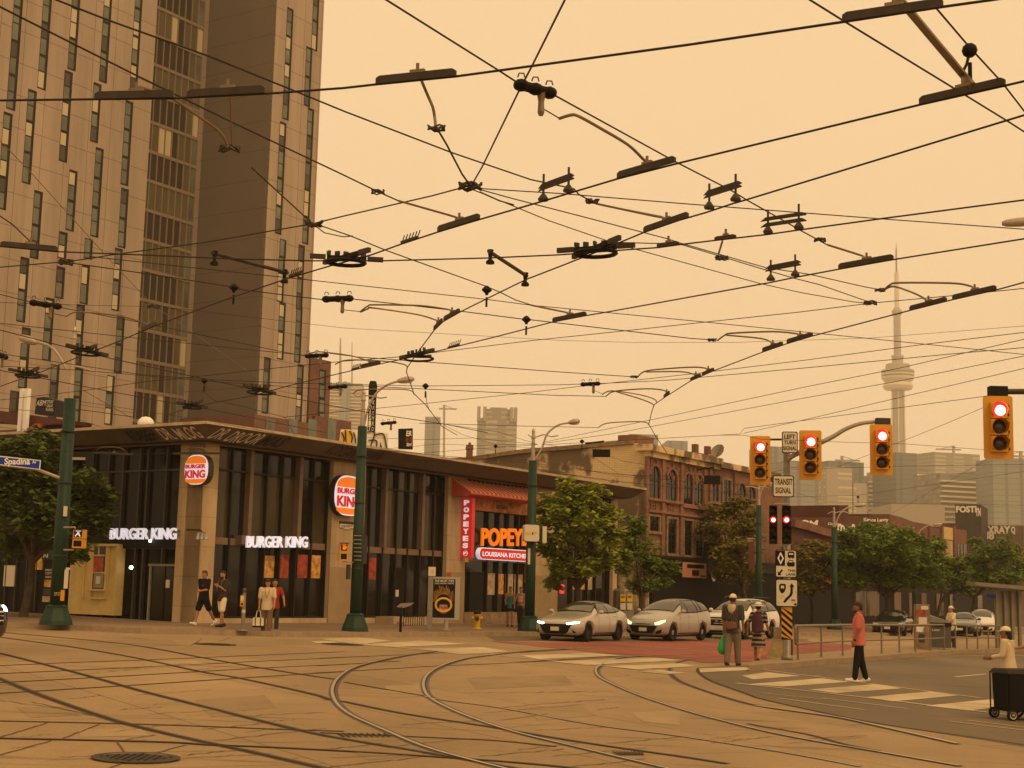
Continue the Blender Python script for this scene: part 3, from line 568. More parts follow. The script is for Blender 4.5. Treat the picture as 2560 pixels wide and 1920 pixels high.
# wall lamps on the corner pier, heritage street sign on the second
e = empty('wall_lamp', FV.pt(*FV.hit(*cA([(310, 820)])[0], 0), 0), 'triple floodlight bracket on the corner pier', 'lamp')
bm = BM(); q = [FV.pt(*FV.hit(*p, .15), .15) for p in cA([(195, 783), (300, 785), (312, 800)])]; tube(bm, q, .03); mk('arm', bm, M['bar'], e)
for x in (285, 316, 345):
    bm = BM(); c = FV.pt(*FV.hit(*cA([(x, 835)])[0], .2), .22); lathe(bm, c, [(.05, .12), (.06, .02), (.085, -.08), (.08, -.1)], 10); tube(bm, [c+Vector((0, 0, .12)), FV.pt(*FV.hit(*cA([(310, 800)])[0], .15), .15)], .02); mk('lamp_head', bm, M['steel'], e)
e = empty('street_name_plate', FU.pt(*FU.hit(*cA([(1385, 780)])[0], .05), 0), 'white heritage COLLEGE ST plate under the larger burger sign', 'sign')
bm = BM(); FU.pbox(bm, *cA([(1335, 742)])[0], *cA([(1440, 770)])[0], 0, .05); FU.pbox(bm, *cA([(1365, 770)])[0], *cA([(1405, 780)])[0], 0, .04); mk('plate', bm, M['paper'], e)
bm = BM(); FU.pbox(bm, *cA([(1335, 722)])[0], *cA([(1440, 741)])[0], 0, .05); mk('top_plate', bm, M['dark'], e)
bm = BM(); FU.text(bm, 'COLLEGE ST', *cA([(1343, 748)])[0], *cA([(1430, 764)])[0], .055, 0, .02); mk('lettering', bm, M['black'], e)

# ------------------------------------------------------------------ left neighbours
M['cream'] = mat('cream_paint', (.58, .42, .15), .6, nz=(2, .15)); M['maroon'] = mat('maroon_roof', (.10, .03, .025), .6, nz=(2, .2))
P2 = FV.pt(FV.hit(*cZ([(802, 1100)])[0], .0)[0], 0, 0)
e = empty("cream_shopfront", P2, "cream painted wooden shopfront with a tall sash window left of the glass wall", "shopfront")
F2 = FV
def pz(n_, x0, y0, x1, y1, o0, o1, mt, par):
    bm = BM(); FV.pbox(bm, *cZ([(x0, y0)])[0], *cZ([(x1, y1)])[0], o0, o1); return mk(n_, bm, M[mt], par)
pz('panel', 480, 855, 802, 1345, -.5, .05, 'cream', e)
bm = BM()
for x0, x1 in ((625, 640), (722, 738), (740, 745), (790, 800), (575, 583)): FV.pbox(bm, *cZ([(x0, 862)])[0], *cZ([(x1, 1240)])[0], .05, .10)
FV.pbox(bm, *cZ([(600, 1168)])[0], *cZ([(718, 1182)])[0], .05, .18); FV.pbox(bm, *cZ([(600, 860)])[0], *cZ([(800, 872)])[0], .05, .14); FV.pbox(bm, *cZ([(610, 1225)])[0], *cZ([(710, 1238)])[0], .05, .12)
mk('moulding', bm, M['cream'], e)
wn = pz('window', 641, 876, 721, 1166, .05, .075, 'glass', e)
bm = BM(); FV.pbox(bm, *cZ([(641, 930)])[0], *cZ([(721, 942)])[0], .075, .1); FV.pbox(bm, *cZ([(641, 1050)])[0], *cZ([(721, 1060)])[0], .075, .1); FV.pbox(bm, *cZ([(678, 876)])[0], *cZ([(686, 930)])[0], .075, .1); mk('sash', bm, M['cream'], wn)
pz('red_blind', 645, 950, 714, 1048, .076, .082, 'postred', wn); pz('notice', 662, 1080, 692, 1132, .076, .084, 'paper', wn); pz('blind', 645, 1063, 714, 1160, .0765, .079, 'grey', wn)
e = empty('dark_shop', FV.pt(-13, 0, .5), 'dark low shop behind the leafy tree at the left edge', 'shop')
pz('wall', -900, 300, 478, 1345, -6, -.05, 'black', e)
for x0, y0, x1, y1, mt in ((25, 1005, 100, 1150, 'paper'), (225, 905, 290, 1035, 'muraly'), (305, 1105, 362, 1155, 'postfood'), (300, 1165, 360, 1212, 'dark'), (292, 1218, 350, 1258, 'poster'), (240, 783, 385, 840, 'green'), (285, 900, 400, 965, 'green')): pz('shop_sign', x0, y0, x1, y1, -.05, .02, mt, e)
for s, x0, y0, x1, y1, mt in (('PRINT', 312, 1030, 362, 1045, 'paper'), ('COPY', 312, 1052, 358, 1068, 'paper'), ('DESIGN', 312, 1078, 362, 1092, 'paper'), ('North', 248, 800, 300, 830, 'paper'), ('9', 362, 808, 382, 835, 'paper'), ('N', 300, 925, 330, 952, 'paper')):
    bm = BM(); FV.text(bm, s, *cZ([(x0, y0)])[0], *cZ([(x1, y1)])[0], .025, 0, .02); mk('lettering', bm, M[mt], e)
for i in range(5):
    pz('window_bar', -40+i*70, 955, -34+i*70, 1320, -.05, .03, 'dark', e)
# maroon roofed house behind, left edge
e = empty('maroon_roof_house', D(60, 1420, 66), 'house with maroon roof edge and pale columns behind the low shop', 'house')
FH = Face(tuple(D(60, 1420, 66)[:2]), AZ-math.pi/2)
bm = BM(); FH.pbox(bm, -300, 1080, 160, 1420, -8, 0); mk('wall', bm, M['brown'], e)
bm = BM(); FH.poly(bm, c4([(-300, 1080), (0, 1098), (415, 1155), (400, 1180), (180, 1200), (0, 1170), (-300, 1150)]), -1, .6); mk('roof', bm, M['maroon'], e)
bm = BM(); FH.poly(bm, c4([(165, 1225), (225, 1178), (280, 1182), (240, 1220)]), .7, .9); mk('dormer', bm, M['postred'], e)
for x in (128, 160):
    bm = BM(); FH.pbox(bm, *c4([(x-10, 955)])[0], *c4([(x+8, 1235)])[0], .8, 1.0); mk('column', bm, M['white'], e)
bm = BM(); FH.poly(bm, c4([(222, 1120), (235, 1015), (285, 1008), (355, 1030), (350, 1135)]), -1, -.5); rb = mk('rooftop_box', bm, M['graf'], e)
bm = BM(); FH.text(bm, 'ABM', *c4([(232, 1030)])[0], *c4([(296, 1065)])[0], -.45, 0, .0, .3); FH.text(bm, 'STRAP', *c4([(300, 1030)])[0], *c4([(342, 1052)])[0], -.45); FH.text(bm, 'GREAT', *c4([(298, 1058)])[0], *c4([(342, 1076)])[0], -.45); FH.text(bm, 'PANEL', *c4([(295, 1082)])[0], *c4([(345, 1100)])[0], -.45); mk('graffiti', bm, M['grafw'], rb)
# ------------------------------------------------------------------ brown panelled tower
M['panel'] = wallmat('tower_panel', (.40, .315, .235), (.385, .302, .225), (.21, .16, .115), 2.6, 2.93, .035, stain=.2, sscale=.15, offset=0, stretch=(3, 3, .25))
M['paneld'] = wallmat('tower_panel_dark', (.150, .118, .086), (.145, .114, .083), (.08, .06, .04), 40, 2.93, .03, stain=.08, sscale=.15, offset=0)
M['twin'] = mat('tower_window', (.12, .13, .095), .12, nz=(.25, .5)); M['twinl'] = mat('tower_window_blind', (.50, .43, .27), .3); M['twind'] = mat('tower_window_dark', (.045, .036, .025), .1)
M['recess_shade'] = mat('window_recess_shade', (.030, .022, .015), .8); M['spand'] = mat('green_spandrel', (.115, .095, .055), .2, nz=(.3, .15)); M['mull'] = mat('mullion', (.24, .18, .12), .5)
M['redbrick'] = wallmat('red_brick', (.20, .080, .052), (.165, .065, .043), (.19, .11, .075), .24, .08, .012, stain=.25, sscale=.4)
T1 = D(672, 320, 140); TR = Face((T1.x, T1.y), AZ)                   # right block, window side
T0v = Face((T1.x, T1.y), AZ-math.pi/2)                                # dark end wall
uin = T0v.hit(508, 320, 0)[0]                                         # inner corner
Pin = T0v.pt(uin, 0, 0); TL = Face((Pin.x, Pin.y), AZ)                # left slab, same street direction
ur = TR.hit(797, 320, 0)[0]
e = empty('apartment_tower', Vector((T1.x, T1.y, 0)), 'tall brown panelled apartment tower with staggered strips of narrow windows', 'apartment tower')
TOP = 66
ug = TL.hit(375, 320, 0)[0]
bm = BM(); TR.box(bm, 0, ur, 8.5, TOP, -16, 0); mk('wall', bm, M['panel'], e)
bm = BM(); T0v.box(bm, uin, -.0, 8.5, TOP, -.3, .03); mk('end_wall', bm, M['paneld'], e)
bm = BM(); TL.box(bm, -75, ug, 6, TOP, -14, 0); mk('wall', bm, M['panel'], e)
bm = BM(); TL.box(bm, ug, 12, 6, TOP, -14, -.8); mk('wall', bm, M['recess_shade'], e)
FLH = 2.93
def strip_win(F_, x, yt, yb, k, wd=.62):
    u = F_.hit(x, (yt+yb)/2, 0)[0]; zt = F_.hit(x, yt, 0)[1]; zb = F_.hit(x, yb, 0)[1]
    n = max(1, round((zt-zb)/1.46)); h = (zt-zb)/n; rr = random.Random(k)
    g = BM()
    F_.box(g, u-wd/2-.02, u+wd/2+.30, zb-.05, zt+.05, .002, .03, 0)  # flat dark plate, wider at right: shade of the recess put into colour
    w_ = mk('window', g, M['recess_shade'], e)
    g = BM()
    for i in range(n):
        r_ = rr.random(); mi = 1 if r_ < .22 else (2 if r_ < .38 else 0)
        F_.box(g, u-wd/2, u+wd/2, zb+i*h+.06, zb+(i+1)*h-(.22 if i % 2 else .06), .032, .045, mi)
    mk('pane', g, [M['twin'], M['twinl'], M['twind']], w_)
L1 = [(88, -80, 708), (280, -80, 575), (468, -60, 450), (672, -60, 530), (868, -50, 600), (808, 645, 1190), (785, 1210, 1590), (415, 452, 1040), (608, 532, 912), (22, 718, 1345), (180, 572, 1180), (616, 947, 1522), (452, 1092, 1482), (225, 1225, 1660), (395, 1492, 1660), (560, 1535, 1660)]
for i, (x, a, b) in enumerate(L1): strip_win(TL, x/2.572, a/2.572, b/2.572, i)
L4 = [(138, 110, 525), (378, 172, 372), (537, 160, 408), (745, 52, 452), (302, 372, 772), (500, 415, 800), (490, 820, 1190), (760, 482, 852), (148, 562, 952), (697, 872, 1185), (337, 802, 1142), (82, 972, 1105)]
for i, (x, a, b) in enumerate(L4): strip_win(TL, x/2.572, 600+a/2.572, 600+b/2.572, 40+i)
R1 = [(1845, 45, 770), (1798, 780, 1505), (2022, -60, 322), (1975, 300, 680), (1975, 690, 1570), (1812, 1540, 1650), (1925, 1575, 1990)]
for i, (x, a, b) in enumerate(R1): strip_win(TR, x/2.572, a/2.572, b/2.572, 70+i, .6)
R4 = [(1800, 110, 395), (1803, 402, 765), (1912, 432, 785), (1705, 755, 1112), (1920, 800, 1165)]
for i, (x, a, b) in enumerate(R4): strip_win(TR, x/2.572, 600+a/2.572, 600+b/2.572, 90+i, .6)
# glazed bay between slab and end wall
nb = 8; du = (uinL := 0.0-ug)/nb; rr = random.Random(12); z0 = TL.hit(440, 1060, -.8)[1]
nf = int((TOP-8)/FLH)
g = BM(); mb = BM(); sb = BM()
for f_ in range(nf):
    zz = 8.2+f_*FLH
    TL.box(sb, ug, 0, zz-.16, zz+.16, -.8, -.62)
    for i in range(nb):
        ua_, ub_ = ug+i*du, ug+(i+1)*du; alt = f_ % 2
        r_ = rr.random()
        if i >= nb-1: mi = 0 if r_ < .9 else 1
        elif alt: mi = 2 if i < 6 else 3
        else: mi = 3
        if i < 6 and r_ > .97: mi = 1
        if not alt and i in (0, 4) and r_ > .5: mi = 2
        TL.box(g, ua_, ub_, zz+.16, zz+FLH-.16, -.8, -.72, mi)
for i in range(nb+1): TL.box(mb, ug+i*du-.05, ug+i*du+.05, 8, TOP, -.72, -.6)
cwin = mk('curtain_window', g, [M['twin'], M['twinl'], M['twind'], M['spand']], e); mk('mullion', mb, M['mull'], cwin); mk('spandrel', sb, M['mull'], e)
# brick foot of the tower
bm = BM(); TR.box(bm, -.3, 14, 0, TR.hit(700, 1046, .2)[1], -16, .2); bmz = TR.hit(720, 1058, .2)[1]; mk('brick_base', bm, M['redbrick'], e)
for x in (1740, 1885, 2010, 2135):
    u = TR.hit(*c4([(x, 1200)])[0], .25)[0]; z_ = TR.hit(*c4([(x, 1190)])[0], .25)[1]
    bm = BM(); TR.box(bm, u-.65, u+.65, z_-2.2, z_+.6, .2, .26); mk('window', bm, M['twin'], e)
# red brick wing to the right
e = empty('brick_wing', TR.pt(8, 0, 0), 'narrow red brick block with one tall window strip beside the tower', 'building')
FW = Face(tuple(D(797, 970, 152)[:2]), AZ)
def pw(n_, x0, y0, x1, y1, o0, o1, mt, par=e):
    bm = BM(); FW.pbox(bm, *c4([(x0, y0)])[0], *c4([(x1, y1)])[0], o0, o1); return mk(n_, bm, M[mt], par)
ua_, ub_, zb_, zt_ = FW.rect(*c4([(1990, 765)])[0], *c4([(2122, 1165)])[0])
bm = BM(); FW.box(bm, ua_, ub_, 0, zt_, -8, 0); mk('wall', bm, M['redbrick'], e)
ww = pw('window', 2050, 832, 2092, 1190, 0, .04, 'recess_shade')
for y in (845, 935, 1030, 1115): pw('pane', 2056, y, 2084, y+75, .04, .06, 'twin', ww)
ua_, ub_, zb_, zt_ = FW.rect(*c5([(400, 1550)])[0], *c5([(545, 1650)])[0]); bm = BM(); FW.box(bm, ub_-6, ub_, 0, zt_, -8, .3); mk('wall', bm, M['redbrick'], e)

# ------------------------------------------------------------------ rooftop things
def board(F_, name, pts, o0, o1, mt, label, cat, conv, txt=(), group=None, base=None):
    q = conv(pts); c = F_.hit(*q[0], o1); e = empty(name, F_.pt(c[0], c[1], o1), label, cat, group)
    bm = BM(); F_.poly(bm, q, o0, o1); mk('panel', bm, M[mt], e)
    for s, a, b, c_, d, m2 in txt:
        (x0, y0), (x1, y1) = conv([(a, b), (c_, d)]); bm = BM(); F_.text(bm, s, x0, y0, x1, y1, o1+.02, 0, .03, .1, 0, .05); mk('graffiti', bm, M[m2], e)
    return e
FR = Face(tuple(D(900, 1100, 66)[:2]), math.radians(82))
e = board(FR, 'rooftop_billboard', [(80, 170), (95, 40), (290, 45), (290, 48), (445, 70), (445, 225), (280, 215)], -.3, 0, 'grafw', 'low rooftop wall covered in yellow and white bubble graffiti', 'graffiti wall', cB)
bm = BM(); FR.poly(bm, cB([(85, 165), (100, 60), (130, 42), (160, 50), (175, 42), (190, 90), (180, 165), (120, 170)]), .01, .03); mk('graffiti', bm, M['grafy'], e)
bm = BM()
for pts in (([(100, 60), (120, 110), (100, 165)]), ([(130, 45), (135, 165)]), ([(160, 50), (180, 100), (165, 165)]), ([(190, 60), (205, 120), (195, 160)]), ([(290, 60), (330, 55), (345, 80), (300, 200)]), ([(350, 80), (400, 70), (420, 100), (440, 215)]), ([(300, 120), (360, 125), (345, 200), (290, 205)])):
    tube(bm, [FR.pt(*FR.hit(*p, .05), .05) for p in smoothline(cB(pts))], .035, 4)
FR.poly(bm, cB([(383, 215), (388, 130), (412, 215)]), .02, .04)
mk('graffiti_outline', bm, M['graf'], e)
ch = FR; (x0, y0), (x1, y1) = c5([(688, 1250), (750, 1640)])
e = empty('chimney_pipe', D(930, 1085, 78), 'tall black rooftop stack with painted letters', 'chimney')
p = D(928, 1085, 78); t_ = D(924, 953, 78); bm = BM(); lathe(bm, Vector((p.x, p.y, 6)), [(.22, 0), (.21, t_.z-6-.9), (.23, t_.z-6-.7), (.23, t_.z-6-.2), (.17, t_.z-6)], 12); mk('stack', bm, M['black'], e)
FC = Face((p.x, p.y), math.radians(90))
for i, ch_ in enumerate('FOASIT'):
    q = c5([(692, 1380+i*42)])[0]; bm = BM(); u_, z_ = FC.hit(q[0]+1, q[1], .25); put_text(bm, ch_, FC.pt(-.14, z_-.3, .25), FC.d, FC.up, .13, .26, .02); 
    put_text(bm, 'KAKMRO'[i], FC.pt(.03, z_-.3, .25), FC.d, FC.up, .11, .22, .0, 0, .2); mk('graffiti', bm, M['grafw'], e)
e = board(FR, 'small_billboard', [(523, 35), (628, 32), (628, 185), (523, 182)], -.3, 0, 'black', 'small dark rooftop box with pink and white lettering', 'sign', cB, (('ER', 578, 50, 620, 90, 'grafw'), ('M H', 575, 100, 622, 135, 'postred'), ('SH', 580, 140, 618, 165, 'grafw')))
def chimney(x0, y0, x1, y1, Y, mt, label):
    a, b = D(x0, y1, Y), D(x1, y0, Y); c = (a+b)/2; w_ = (b-a).x
    e = empty('chimney', Vector((c.x, c.y, a.z-2)), label, 'chimney', 'brick chimneys on the low roofs'); bm = BM(); h = b.z-a.z
    lathe(bm, Vector((c.x, c.y, a.z-1)), [(w_*.6, 0), (w_*.6, 1+h*.62)], 4); mk('stack', bm, M[mt], e)
    bm = BM(); lathe(bm, Vector((c.x, c.y, a.z+h*.62)), [(w_*.72, 0), (w_*.72, h*.1), (w_*.62, h*.12), (w_*.68, h*.26), (w_*.5, h*.28)], 4); mk('cap', bm, M[mt], e)
    bm = BM(); lathe(bm, Vector((c.x, c.y, a.z+h*.9)), [(w_*.2, 0), (w_*.16, h*.16)], 8); mk('pot', bm, M['redbrick'], e)
chimney(*cB([(1018, 145)])[0], *cB([(1078, 255)])[0], 82, 'redbrick', 'short brick chimney standing above the flat roof left of the painted wall')

# ------------------------------------------------------------------ old brick block (arched windows)
M['oldbrick'] = wallmat('old_brick', (.27, .115, .07), (.205, .085, .054), (.23, .14, .095), .24, .085, .012, stain=.35, sscale=.5)
M['murwall'] = wallmat('weathered_wall', (.72, .54, .30), (.66, .49, .27), (.52, .37, .21), .3, .1, .012, stain=.9, sscale=.55, stcol=(.10, .065, .038), stretch=(1, 1, .7), smin=.45, smax=.53, nr=.6)
CB = FU.pt(FU.hit(1614, 1300, -.3)[0], 0, -.3); OB = Face((CB.x, CB.y), AZ); OS = Face((CB.x, CB.y), AZ-math.pi/2)
e = empty('old_brick_block', CB, 'old three storey red brick block with arched upper windows and weathered blank side wall', 'building')
ue = OB.hit(1965, 1250, 0)[0]
def prism(bm, F_, pts, o0, o1): F_.poly(bm, pts, o0, o1)
us = OS.hit(1100, 1150, 0)[0]
bm = BM()
side = [(1100, 1300), (1100, 1160)] + c8([(0, 262), (300, 240), (700, 205), (1000, 178), (1095, 225), (1098, 600)])
q = [OS.hit(x, y, 0) for x, y in side]; q = [(u, z) for u, z in q]; q[-1] = (0, q[-1][1]); q[-2] = (0, q[-2][1]); q[-3] = (min(q[-3][0], -.6), q[-3][1]); q.append((0, 0)); q[0] = (q[0][0], 0)
q[-2:] = [(0, 0)]
a = [bm.verts.new(OS.pt(u, z, 0)) for u, z in q]; b = [bm.verts.new(OS.pt(u, z, -.5)) for u, z in q]; bm.faces.new(a); bm.faces.new(b)
for i in range(len(a)): bm.faces.new((a[i-1], b[i-1], b[i], a[i]))
tag(mk('side_wall', bm, M['murwall'], e), 'weathered blank side wall with large dark stains')
bm = BM(); tube(bm, [OS.pt(u, z+.05, .05) for u, z in q[1:-2]], .16, 4); mk('coping', bm, M['stonebase'], e)
bm = BM(); zt = 9.45; OB.box(bm, .06, ue, 3.6, zt, -15, 0); mk('wall', bm, M['oldbrick'], e)
bm = BM(); OB.box(bm, .06, ue, 0, 3.4, -15, -.35); mk('shop_wall', bm, M['black'], e)
bm = BM(); OB.box(bm, -.1, ue, 3.25, 3.75, -.2, .25); OB.box(bm, -.05, ue, 3.75, 3.9, -.2, .35); mk('shop_cornice', bm, M['frame'], e)
bm = BM(); OB.box(bm, -.35, 9, zt, zt+.35, -.5, .45); OB.box(bm, 9, ue, zt-.15, zt+.2, -.5, .3); OB.box(bm, -.1, 9, zt-.3, zt, -.1, .25); mk('cornice', bm, M['murwall'], e)
def archwin(xc, yt, yb, wd, arch=True, conv=c8):
    (x, y0), (_, y1) = conv([(xc, yt), (xc, yb)]); u, z1 = OB.hit(x, y0, 0); _, z0 = OB.hit(x, y1, 0); r = wd/2
    pts = [(-r, 0), (r, 0)]; hh = z1-z0
    if arch: pts += [(r*math.cos(t), hh-r+r*math.sin(t)) for t in [math.pi*i/10 for i in range(11)]]
    else: pts += [(r, hh), (-r, hh)]
    bm = BM(); plate(bm, OB, u, z0, .005, pts, .02); w_ = mk('window', bm, M['glass'], e)
    bm = BM(); o = [(x_*1.28, y_ if y_ < .01 else y_+.12) for x_, y_ in pts]
    for i in range(1, len(pts)-1+(0 if arch else 1)):
        j = (i+1) % len(pts)
        A, B, C_, D_ = pts[i], pts[j], o[j], o[i]
        if A[1] < .01 and B[1] < .01: continue
        hexa(bm, [OB.pt(u+A[0], z0+A[1], .01), OB.pt(u+B[0], z0+B[1], .01), OB.pt(u+C_[0], z0+C_[1], .01), OB.pt(u+D_[0], z0+D_[1], .01), OB.pt(u+A[0], z0+A[1], .12), OB.pt(u+B[0], z0+B[1], .12), OB.pt(u+C_[0], z0+C_[1], .12), OB.pt(u+D_[0], z0+D_[1], .12)])
    OB.box(bm, u-r*1.35, u+r*1.35, z0-.15, z0, 0, .16); mk('surround', bm, M['stonebase'] if not arch else M['oldbrick'], w_)
    bm = BM(); OB.box(bm, u-.03, u+.03, z0, z0+hh-.05, .02, .05); OB.box(bm, u-r, u+r, z0+hh*.52, z0+hh*.56, .02, .06); mk('sash', bm, M['frame'], w_)
for x, a_, b_, w_ in ((1190, 395, 700, 1.15), (1350, 430, 730, 1.15), (1502, 465, 755, 1.1), (1605, 485, 770, 1.0), (2005, 560, 690, 1.2), (2095, 580, 700, 1.2)): archwin(x, a_, b_, w_)
for x, a_, b_, w_ in ((1750, 520, 730, 1.1), (1865, 530, 760, 1.1), (1180, 872, 1010, 1.15), (1348, 895, 1220, 1.1), (1500, 912, 1235, 1.05), (1605, 930, 1240, 1.0)): archwin(x, a_, b_, w_, False)
bm = BM()
for x in (1112, 1262, 1437, 1655, 1710, 1940): 
    u = OB.hit(*c8([(x, 500)])[0], 0)[0]; OB.box(bm, u-.16, u+.16, 3.9, zt-.3, 0, .14)
for x0, x1, y in ((1112, 1437, 725), (1437, 1680, 790), (1112, 1680, 850)):
    u0_ = OB.hit(*c8([(x0, y)])[0], 0)[0]; u1_, z_ = OB.hit(*c8([(x1, y)])[0], 0); z_ = OB.hit(*c8([((x0+x1)/2, y)])[0], 0)[1]; OB.box(bm, u0_, u1_, z_-.07, z_+.07, 0, .2)
rr = random.Random(3)
for i in range(46):                                                    # corbelled brick ornament
    u = rr.uniform(.3, ue*.5); z_ = rr.uniform(8.2, 9.1); OB.box(bm, u-.06, u+.06, z_-.12, z_+.12, 0, .1)
for x in (1180, 1345): 
    u, z_ = OB.hit(*c8([(x, 785)])[0], 0)
    for i in range(3):
        for j in range(3): OB.box(bm, u-.4+i*.28, u-.25+i*.28, z_-.3+j*.2, z_-.2+j*.2, 0, .09)
mk('pilaster', bm, M['oldbrick'], e)
def ob(n_, x0, y0, x1, y1, o0, o1, mt, conv=c8, par=None, F_=None):
    bm = BM(); (F_ or OB).pbox(bm, *conv([(x0, y0)])[0], *conv([(x1, y1)])[0], o0, o1); return mk(n_, bm, M[mt] if isinstance(mt, str) else mt, par or e)
M['pinksign'] = mat('pink_sign', (.50, .24, .15), .5)
bx = ob('chimney_stack', 1030, 115, 1185, 215, -2, -.8, 'oldbrick'); ob('chimney_stack', 1560, 280, 1750, 330, -2, -.8, 'oldbrick')
for x in (1597, 1713): ob('chimney_pot', x-12, 190 if x < 1600 else 210, x+12, 285, -1.5, -1.2, 'redbrick')
w1 = ob('shop_sign', 1452, 1300, 1688, 1455, .1, .3, 'frame'); ob('sign_face', 1460, 1308, 1680, 1448, .3, .34, 'pinksign', par=w1); ob('sign_mark', 1503, 1325, 1660, 1360, .34, .36, 'black', par=w1); ob('sign_mark', 1550, 1378, 1612, 1430, .34, .36, 'black', par=w1); ob('sign_mark', 1628, 1428, 1675, 1440, .34, .36, 'black', par=w1)
w2 = ob('shop_sign', 1715, 1310, 2060, 1455, .05, .2, 'black')
bm = BM(); u, z_ = OB.hit(*c8([(1747, 1385)])[0], .2); plate(bm, OB, u, z_, .2, [(.34*math.cos(t*.5236), .62*math.sin(t*.5236)) for t in range(12)], .03); mk('oval_logo', bm, M['white'], w2)
bm = BM(); plate(bm, OB, u, z_+.02, .232, [(.13*math.cos(t*.5236), .2*math.sin(t*.5236)) for t in range(12)], .01); mk('logo_mark', bm, M['postred'], w2)
for s, a_, b_, c_, d_ in (('Quetzal', 1785, 1345, 1900, 1400),):
    bm = BM(); OB.text(bm, s, *c8([(a_, b_)])[0], *c8([(c_, d_)])[0], .22, 0, .02); mk('lettering', bm, M['white'], w2)
ob('sign_strip', 1785, 1418, 1955, 1455, .2, .23, 'white', par=w2)
for x0, y0, x1, y1, mt in ((1505, 1475, 1645, 1659, 'glass'), (1682, 1485, 1722, 1625, 'poster'), (1820, 1480, 1930, 1659, 'glass'), (1330, 1480, 1385, 1659, 'glassb'), (1240, 1580, 1338, 1659, 'poster'), (2095, 1535, 2125, 1650, 'paper')): ob('shop_window', x0, y0, x1, y1, -.34, -.2, mt)
bm = BM(); OB.text(bm, 'buff', *c8([(1250, 1610)])[0], *c8([(1335, 1655)])[0], -.18, 0, .05); mk('lettering', bm, M['white'], e)
# round satellite dish
e2 = empty('satellite_dish', OB.pt(*OB.hit(*c8([(1750, 320)])[0], -1), -1), 'satellite dish on the brick block roof', 'satellite dish')
bm = BM(); c = OB.pt(*OB.hit(*c8([(1785, 258)])[0], -1), -1); lathe(bm, c, [(.1, -.12), (.42, -.05), (.5, .05), (.46, .05), (.1, -.08)], 14, ax=(-.6, -.6, .5)); mk('dish', bm, M['grey'], e2)
bm = BM(); tube(bm, [c, OB.pt(*OB.hit(*c8([(1752, 320)])[0], -1), -1)], .05); tube(bm, [c, OB.pt(*OB.hit(*c8([(1825, 270)])[0], -1), -1)], .03); mk('arm', bm, M['grey'], e2)

# ------------------------------------------------------------------ brick row at the right
CR = FU.pt(FU.hit(1978, 1400, -.3)[0], 0, -.3); RB = Face((CR.x, CR.y), AZ)
def row(name, pts_top, x0, x1, mt, label, o1=0, depth=10, cat='building', conv=cR):
    q = conv(pts_top); e = empty(name, RB.pt(RB.hit(*q[0], o1)[0], 0, o1), label, cat)
    P = [RB.hit(x, y, o1) for x, y in q]; bm = BM()
    P = [(P[0][0], 0)]+P+[(P[-1][0], 0)]
    a = [bm.verts.new(RB.pt(u, z, o1)) for u, z in P]; b = [bm.verts.new(RB.pt(u, z, o1-depth)) for u, z in P]; bm.faces.new(a); bm.faces.new(b)
    for i in range(len(a)): bm.faces.new((a[i-1], b[i-1], b[i], a[i]))
    mk('wall', bm, mt, e); return e
M['maroonb'] = wallmat('maroon_brick', (.125, .040, .028), (.10, .033, .024), (.10, .042, .03), .3, .1, .012, stain=.3, sscale=.3)
r1 = row('brick_row_house', [(-80, 880), (370, 878), (370, 765), (458, 765), (458, 878), (650, 870), (650, 848), (840, 850)], 0, 0, M['maroonb'], 'maroon brick shop row with a square chimney and white graffiti under the roof edge')
def rt_(par, n_, x0, y0, x1, y1, o0, o1, mt): return ob(n_, x0, y0, x1, y1, o0, o1, mt, cR, par, RB)
def rtx(par, s, x0, y0, x1, y1, mt='grafw', sh=.1, off=.06, wob=.05):
    bm = BM(); RB.text(bm, s, *cR([(x0, y0)])[0], *cR([(x1, y1)])[0], off, 0, .03, sh, 0, wob); mk('graffiti', bm, M[mt], par)
rtx(r1, 'CM', 0, 905, 172, 980); rtx(r1, 'OrMy', 262, 930, 375, 960); rtx(r1, 'mos', 350, 955, 520, 1040, wob=.2); rtx(r1, 'Kenos Lenny', 598, 885, 835, 930)
r2 = row('brick_row_house', [(842, 850), (960, 880), (1085, 930), (1085, 925), (1225, 950)], 0, 0, M['redbrick'], 'red brick house with a sloping roof edge right of the maroon row')
r3 = row('brick_row_house', [(1228, 975), (1350, 985), (1350, 965), (1452, 980), (1460, 990), (1570, 1000)], 0, 0, M['redbrick'], 'end brick house with an ochre panel at the far end of the row')
rt_(r3, 'ochre_panel', 1358, 975, 1450, 1090, .01, .05, 'cream'); rt_(r3, 'stone_window', 1375, 1100, 1440, 1290, .01, .05, 'stone')
for x in (1485, 1515, 1545): rt_(r3, 'window', x, 1130, x+16, 1270, .01, .05, 'glass')
for x in (1130, 1150, 1250, 1290, 1310): rt_(r2 if x < 1225 else r3, 'window', x, 1090, x+18, 1200, .01, .05, 'twinl')
for x0 in (1230, 1345, 1460): rt_(r3, 'parapet_pier', x0, 960, x0+10, 1240, .01, .2, 'oldbrick')
bm = BM(); P = [RB.pt(*RB.hit(*p, .15), .15) for p in cR([(-80, 930), (60, 965), (200, 1010), (380, 1050)])]; tube(bm, P, .35, 4); mk('shop_cornice', bm, M['oldbrick'], r1)
bm = BM(); RB.box(bm, -20, 62, 0, 3.5, -.3, .12); sh = solo('shop_front_row', bm, M['black'], 'dark ground floor shop fronts under the brick row', 'shop front')
bm = BM(); RB.box(bm, 4, 11, 2.75, 3.35, .13, .5); tag(mk('awning', bm, M['postred'], sh), 'red shop awning')
rr = random.Random(8)
